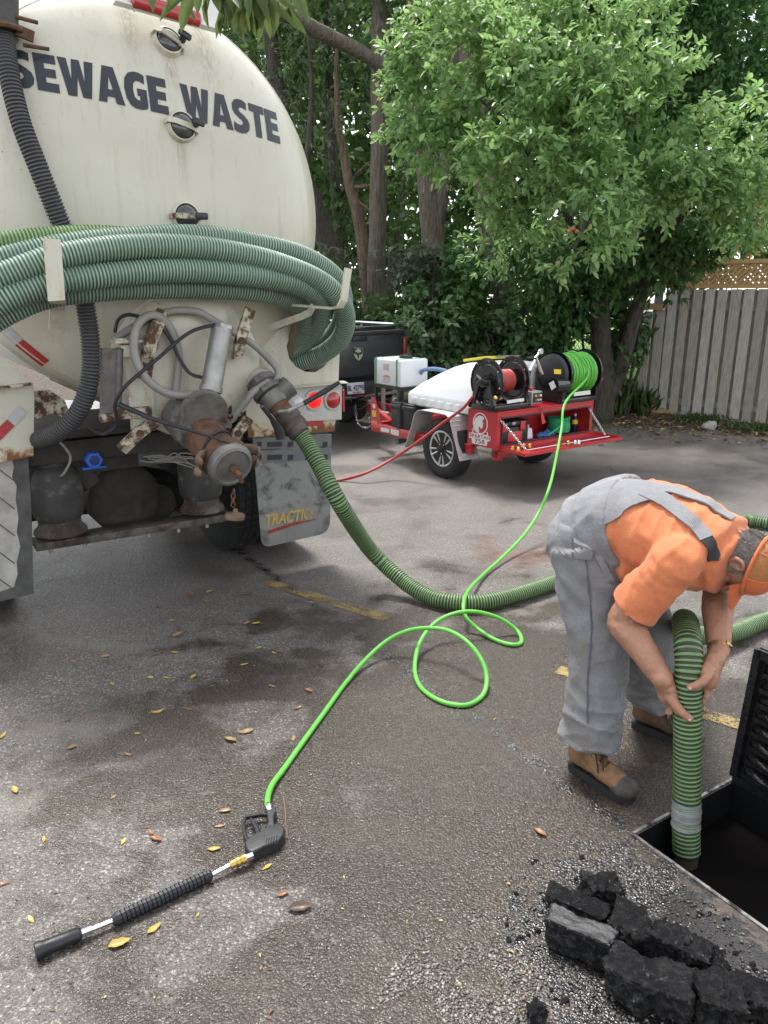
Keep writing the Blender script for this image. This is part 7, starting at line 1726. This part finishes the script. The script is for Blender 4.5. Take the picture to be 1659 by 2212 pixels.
def chunk(name, label, zx, zy, l, w, h, rot, rough, mats, seed, tilt=0, lift=0, group="tarred concrete chunks heaped beside the pit", cat="rubble"):
    l *= .88; w *= .86; c = G(*A8(zx, zy), h*.5); bm = bmesh.new(); bmesh.ops.create_cube(bm, size=1)
    bmesh.ops.subdivide_edges(bm, edges=bm.edges[:], cuts=18, use_grid_fill=True)
    R = Matrix.Rotation(rot, 3, 'Z') @ Matrix.Rotation(tilt, 3, 'Y')
    for v in bm.verts:
        p = v.co.copy(); q = Vector((p.x*l, p.y*w, p.z*h))
        ed = sum(1 for a in p if abs(a) > .49)
        if ed >= 2: q *= .96
        nn = mnoise.noise(q*11+Vector((seed*3.1, seed, 0)))*rough+mnoise.noise(q*30+Vector((seed, 0, 0)))*rough*.5+mnoise.noise(q*75+Vector((seed, 5, 0)))*rough*.42+mnoise.noise(q*150+Vector((seed, 5, 3)))*rough*.25
        q += q.normalized()*nn
        v.co = R @ q+Vector((0, 0, lift))
    for f in bm.faces: f.material_index = 1 if (len(mats) > 1 and f.normal.z > .7) else 0
    lo = min(v.co.z for v in bm.verts); me = bpy.data.meshes.new(name); bm.to_mesh(me); bm.free()
    for v in me.vertices: v.co.z -= lo-lift
    for m in mats: me.materials.append(m)
    bm = bmesh.new(); bm.from_mesh(me)
    bm.normal_update()
    for f in bm.faces: f.material_index = 1 if (len(mats) > 1 and f.normal.z > .75) else 0
    bm.to_mesh(me); bm.free(); me.shade_smooth(); me.set_sharp_from_angle(angle=radians(38))
    o = link(name, me, None, label=label, cat=cat, group=group); o.location = (c.x, c.y, .001); return o
AN = radians(-33)
chunk("concrete_block", "grey-topped block, sky sheen painted on top, at the near left of the rubble heap", 465, 810, .225, .085, .105, AN+.05, .010, [TAR, TAR_SHEEN], 1)
chunk("concrete_chunk", "flat black slab lying behind the grey-topped block", 430, 620, .215, .085, .055, AN, .018, [TAR], 2)
chunk("concrete_chunk", "rough wedge-shaped lump at the far top of the heap", 590, 525, .125, .105, .075, AN+.6, .030, [TAR], 3)
chunk("concrete_chunk", "upright chunk in the middle of the heap", 765, 735, .115, .175, .085, AN+.25, .022, [TAR], 4, .15)
chunk("concrete_chunk", "long chunk right of the heap's middle, dripping wet", 1075, 900, .20, .10, .09, AN-.02, .026, [TAR], 5, .08)
chunk("concrete_chunk", "large chunk at the bottom of the heap", 895, 1110, .25, .14, .095, AN+.06, .026, [TAR], 6)
chunk("concrete_chunk", "rounded chunk at the lower right of the heap", 1350, 1230, .135, .12, .085, AN+.3, .026, [TAR], 7)
chunk("concrete_chunk", "wet lump at the right frame edge beside the pit", 1640, 1210, .14, .12, .06, AN+.5, .03, [TAR], 8)
chunk("concrete_chunk", "small splintered piece against the long chunk's right end", 1330, 1010, .075, .085, .065, AN+.9, .026, [TAR], 9)
chunk("tar_lump", "small black lump on pale grit left of the heap", 165, 1270, .055, .055, .035, .4, .022, [TAR], 10)
chunk("tar_lump", "thin black splinter standing on the heap's far lump", 490, 480, .030, .016, .075, .4, .012, [TAR], 11)

# grit and pale stones
def pebbles(name, pts, sizes, mat, sink=.35):
    n = len(pts); base = np.array([(1, 0, 0), (0, 1, 0), (-1, 0, 0), (0, -1, 0), (0, 0, 1), (0, 0, -1)], float)
    V = base[None]*(sizes[:, None, None]*(.65+.7*rng.random((n, 1, 3)))*np.array([1, 1, .6])); V = V+rng.normal(size=V.shape)*sizes[:, None, None]*.12
    a = rng.random(n)*2*pi; ca, sa = np.cos(a)[:, None], np.sin(a)[:, None]; x, y = V[..., 0].copy(), V[..., 1].copy(); V[..., 0] = x*ca-y*sa; V[..., 1] = x*sa+y*ca
    P = np.concatenate([pts, (sizes*sink)[:, None]], 1); V = V+P[:, None]
    F = np.array([(0, 1, 4), (1, 2, 4), (2, 3, 4), (3, 0, 4), (1, 0, 5), (2, 1, 5), (3, 2, 5), (0, 3, 5)])
    Fa = (np.arange(n)[:, None, None]*6+F[None]).reshape(-1, 3)
    return link(name, npmesh(name, V.reshape(-1, 3), Fa, mat, False), None, kind='stuff')
def pebmat(name, a, b, c, rough=.5):
    t = NT(name); r = t.n("ShaderNodeNewGeometry").outputs['Random Per Island']; col = t.mix(r, a, b); col = t.mix(t.mapr(r, .8, .95), col, c); t.P(Base__Color=col, Roughness=rough); return t.mat
PEB = pebmat("pale_grit", (.08, .074, .068), (.26, .24, .205), (.40, .36, .30)); PEBD = pebmat("dark_grit", (.03, .03, .03), (.14, .13, .12), (.25, .22, .18), .35)
def scatter(poly_px, n, thr, sc, seed):
    out = []; rr = random.Random(seed); xs = [p[0] for p in poly_px]; ys = [p[1] for p in poly_px]
    while len(out) < n:
        px, py = rr.uniform(min(xs), max(xs)), rr.uniform(min(ys), max(ys)); ins = False; j = len(poly_px)-1
        for i in range(len(poly_px)):
            (xi, yi), (xj, yj) = poly_px[i], poly_px[j]
            if (yi > py) != (yj > py) and px < (xj-xi)*(py-yi)/(yj-yi)+xi: ins = not ins
            j = i
        if not ins: continue
        g = G(px, py)
        if mnoise.noise(Vector((g.x*sc, g.y*sc, seed))) > thr:
            d = g-PA; u, w = d.dot(UAB), d.dot(UAC)
            if not (u > -.03 and w > -.03): out.append((g.x, g.y))
    return np.array(out)
p_ = scatter([(880, 2040), (1020, 1960), (1180, 2030), (1200, 2240), (760, 2240)], 2600, -.05, 7, 1); pebbles("pale_gravel", p_, .0025+.0045*rng.random(len(p_))**2, PEB)
p_ = scatter([(660, 1960), (725, 1950), (705, 2120), (650, 2140)], 500, -.5, 7, 2); pebbles("grit_streak", p_, .002+.003*rng.random(len(p_))**2, PEB)
p_ = scatter([(1100, 1900), (1250, 1850), (1480, 1900), (1659, 2060), (1659, 2212), (1090, 2212)], 1500, -.1, 5, 3); pebbles("tar_grit", p_, .002+.006*rng.random(len(p_))**3, PEBD)
p_ = scatter([(0, 1400), (1250, 1400), (1250, 2212), (0, 2212)], 3500, -.15, 2.5, 4); pebbles("loose_grit", p_, .0016+.0032*rng.random(len(p_))**2, PEB, .2)

# fallen leaves: a few shared shapes, each leaf an object of its own
def leafm(name, a, b, spots=(.06, .04, .02)):
    t = NT(name); n = t.noise(30, 5, .6); col = t.mix(t.mapr(n, .3, .7), a, b); col = t.mix(t.mapr(t.noise(55, 4, .7), .6, .7), col, spots); t.P(Base__Color=col, Roughness=.45, Coat__Weight=.15); return t.mat
LM = {'y': leafm("yellow_leaf", (.33, .23, .035), (.46, .34, .06)), 'b': leafm("brown_leaf", (.17, .085, .04), (.27, .14, .065)), 't': leafm("tan_leaf", (.24, .155, .07), (.33, .22, .10)), 'o': leafm("orange_brown_leaf", (.19, .08, .035), (.27, .12, .05)), 'd': leafm("dark_leaf", (.05, .032, .022), (.10, .06, .035)), 'g': leafm("green_leaf", (.13, .21, .06), (.24, .29, .09))}
LEAFS = {}
def leafmesh(k, var):
    if (k, var) in LEAFS: return LEAFS[(k, var)]
    rr = random.Random(var*7+3); L, W = 1.0, (.34, .40, .30, .46)[var]; n = 8; vs = []; fs = []; curl = (.35, .7, 1.1, .5)[var]; fold = (.25, .5, .35, .8)[var]
    for i in range(n+1):
        f = i/n; w = W*(sin(pi*f**.85)**.8)*(1+.12*sin(f*17+var)); x = (f-.5)*L; z = curl*.18*(2*f-1)**2
        for s in (-1, -.5, 0, .5, 1): vs.append((x, s*w*.5, z+fold*abs(s)**1.5*w*.35+.015*rr.uniform(-1, 1)+.03))
    for i in range(n):
        for j in range(4): fs.append((i*5+j, (i+1)*5+j, (i+1)*5+j+1, i*5+j+1))
    mb = MB(); mb.add(vs, fs); mb.tube([(-.5, 0, curl*.18+.03), (-.62, .01, .05), (-.74, .03, .02)], [.012, .010, .008], 5)
    LEAFS[(k, var)] = mb.mesh("fallen_leaf", LM[k], True, 60); return LEAFS[(k, var)]
R5 = lambda x, y: (.463*x, 1261.8+.463*y)
R1 = lambda x, y: (.463*x, 1591+.463*y)
rl_ = random.Random(11)
LREG = {}
def region(px, py):
    if py < 1330: return "behind the truck" if px < 260 else ("on the shaded asphalt below the mud flap" if px < 480 else "beside the first yellow line")
    if py < 1500: return "left of the lime hose" if px > 480 else ("in the scatter of leaves below the truck's rear" if px > 200 else "near the left frame edge below the big flap")
    if py < 1720: return "beside the lime hose's straight run" if px > 460 else "on the damp paving at middle left"
    return "beside the spray gun" if px > 400 else ("above the lance" if px > 120 else "at the left frame edge near the lance")
def leaf(px, py, k, size, ang=None, label=None):
    g = G(px, py); o = link("fallen_leaf", leafmesh(k, rl_.randrange(4)), None, label=label, cat="leaf", group="fallen leaves on the asphalt")
    if label is None: LREG.setdefault((k, region(px, py)), []).append((px, o))
    o.location = (g.x, g.y, .001); o.rotation_euler = (rl_.uniform(-.12, .12), rl_.uniform(-.1, .1), rl_.uniform(0, 6.28) if ang is None else ang); o.scale = (size*.8,)*3
for x, y, k, s in ((890, 52, 'b', .085), (978, 40, 't', .09), (1160, 50, 'd', .07), (740, 112, 'd', .06), (958, 78, 'y', .05), (802, 172, 'y', .06), (148, 230, 'b', .07), (830, 242, 't', .11), (1150, 185, 't', .07), (1195, 187, 'y', .07), (483, 307, 'g', .08),
                   (735, 325, 'g', .06), (817, 320, 'y', .065), (346, 347, 'b', .06), (494, 340, 't', .065), (1210, 300, 'g', .06), (1283, 325, 'y', .06), (1140, 378, 'y', .06), (700, 440, 'y', .055), (776, 441, 'y', .06), (903, 436, 'y', .07), (965, 420, 'b', .06),
                   (525, 468, 'y', .06), (1270, 478, 'b', .055), (1498, 375, 'd', .10), (378, 590, 'b', .065), (880, 585, 'b', .06), (1440, 500, 'o', .07), (1390, 580, 'o', .06), (1148, 692, 't', .095), (1075, 730, 't', .085), (15, 708, 'y', .07), (335, 765, 'b', .065),
                   (598, 798, 'b', .06), (70, 965, 'y', .07), (530, 995, 't', .045), (1370, 722, 't', .06), (1370, 133, 't', .05), (1455, 88, 't', .055), (315, 640, 'd', .05), (640, 700, 'y', .04), (1000, 880, 'd', .04)):
    leaf(*R5(x, y), k, s)
for x, y, k, s in ((205, 480, 'y', .045), (575, 492, 'y', .05), (703, 452, 'o', .055), (728, 482, 'o', .07), (1245, 612, 'y', .055), (1322, 738, 'o', .06), (145, 855, 'y', .05), (15, 690, 'o', .06), (1050, 350, 't', .06), (1027, 420, 't', .05), (800, 800, 'd', .035)):
    leaf(*R1(x, y), k, s)
leaf(*R5(735, 600), 'y', .085, .5, "large crisp yellow leaf on the asphalt, well left of the lime hose")
leaf(*R1(1000, 528), 'y', .062, .1, "yellow leaf lying just left of the spray gun body")
leaf(*R1(720, 900), 'y', .068, .9, "yellow leaf just below the lance's black rubber grip")
leaf(*R1(558, 972), 'y', .088, .4, "yellow leaf with orange edge, nearest the bottom frame edge")
leaf(*R1(1405, 805), 'd', .11, .15, "large dark curled leaf with yellow stem at the tip of the gravel streak")
leaf(1166, 1800, 'o', .075, 2.2, "brown wet leaf lying near the man's tan boot")
KN = {'y': "small yellow leaf", 'b': "mid-brown leaf", 't': "tan dry leaf", 'o': "rusty orange leaf", 'd': "dark brown curled leaf", 'g': "greenish leaf"}
for (kk, rg), lst in LREG.items():
    lst.sort(key=lambda a: a[0]); n = len(lst)
    for i, (_, o) in enumerate(lst):
        wd = "" if n == 1 else ", left one of two" if (n == 2 and i == 0) else ", right one of two" if n == 2 else ", leftmost" if i == 0 else ", rightmost" if i == n-1 else ", %s from left" % ("second", "third", "fourth", "fifth")[i-1]
        o['label'] = KN[kk]+" "+rg+wd
mb = MB(); p = [G(612, 1722, .006), G(616, 1750, .008), G(618, 1785, .006), G(621, 1812, .005)]; o0 = p[0].copy(); o0.z = 0
mb.tube(catmull([q-o0 for q in p], 4), .0032, 6); tw = mb.build("twig", M("dry_twig", (.16, .11, .07), .8), None, label="thin brown twig lying beside the spray gun", cat="twig"); tw.location = o0
# litter along the fence foot
n = 1500; px = rng.uniform(1180, 1670, n); py = 905+rng.normal(size=n)*16+(px-1300)*.06; P = np.array([G(a, b)[:] for a, b in zip(px, py)]); P[:, 2] = .012+.01*rng.random(n)
D = np.stack([rng.normal(size=n), rng.normal(size=n), rng.normal(size=n)*.25], 1); N = np.stack([rng.normal(size=n)*.4, rng.normal(size=n)*.4, np.ones(n)], 1)
LIT_ = NT("leaf_litter_leaf"); r_ = LIT_.n("ShaderNodeNewGeometry").outputs['Random Per Island']; c_ = LIT_.mix(r_, (.09, .055, .03), (.26, .17, .08)); c_ = LIT_.mix(LIT_.mapr(r_, .85, .9), c_, (.50, .38, .12)); LIT_.P(Base__Color=c_, Roughness=.8)
V, F = leaf_arrays(P, D, N, .04+.06*rng.random(n), .02+.025*rng.random(n)); leaves_obj("leaf_litter", (V, F), LIT_.mat, kind='stuff')
sc = G(1410, 893); mb = MB(); mb.ell((0, 0, .05), (.36, .14, .075), 28, 16)
for i in range(len(mb.v)):
    v = Vector(mb.v[i]); k = 1+.35*mnoise.noise(v*7)+.2*mnoise.noise(v*17); mb.v[i] = (v.x*k, v.y*k, max(.0, v.z*k))
sk_ = mb.build("burlap_sack", M("burlap", (.27, .19, .10), .95, 0, .3, 40, .8, 120), None, label="crumpled tan burlap sack at the foot of the board fence", cat="sack"); sk_.location = (sc.x, sc.y, 0); sk_.rotation_euler = (0, 0, -.4)
sc = G(1532, 928); mb = MB(); mb.ell((0, 0, .05), (.11, .08, .075), 20, 14)
for i in range(len(mb.v)):
    v = Vector(mb.v[i]); k = 1+.25*mnoise.noise(v*14); mb.v[i] = tuple(v*k)
st_ = mb.build("stone", M("pale_stone", (.33, .32, .30), .8, 0, .2, 20, .4), None, label="pale stone lying in front of the board fence", cat="stone"); st_.location = (sc.x, sc.y, 0)

# black crumbs round the heap and tiny leaf scraps over the paving
p_ = scatter([(1080, 1880), (1300, 1820), (1500, 1890), (1659, 2040), (1659, 2212), (1120, 2212)], 170, .12, 9, 6); pebbles("tar_crumbs", p_, .003+.009*rng.random(len(p_))**2, TAR)
n = 420; px = rng.uniform(0, 1150, n); py = rng.uniform(1230, 2200, n); P = np.array([G(a, b)[:] for a, b in zip(px, py)]); P[:, 2] = .005
D = np.stack([rng.normal(size=n), rng.normal(size=n), rng.normal(size=n)*.15], 1); N = np.stack([rng.normal(size=n)*.3, rng.normal(size=n)*.3, np.ones(n)], 1)
V, F = leaf_arrays(P, D, N, .006+.016*rng.random(n)**2, .003+.006*rng.random(n)); leaves_obj("leaf_scraps", (V, F), LIT_.mat, kind='stuff')
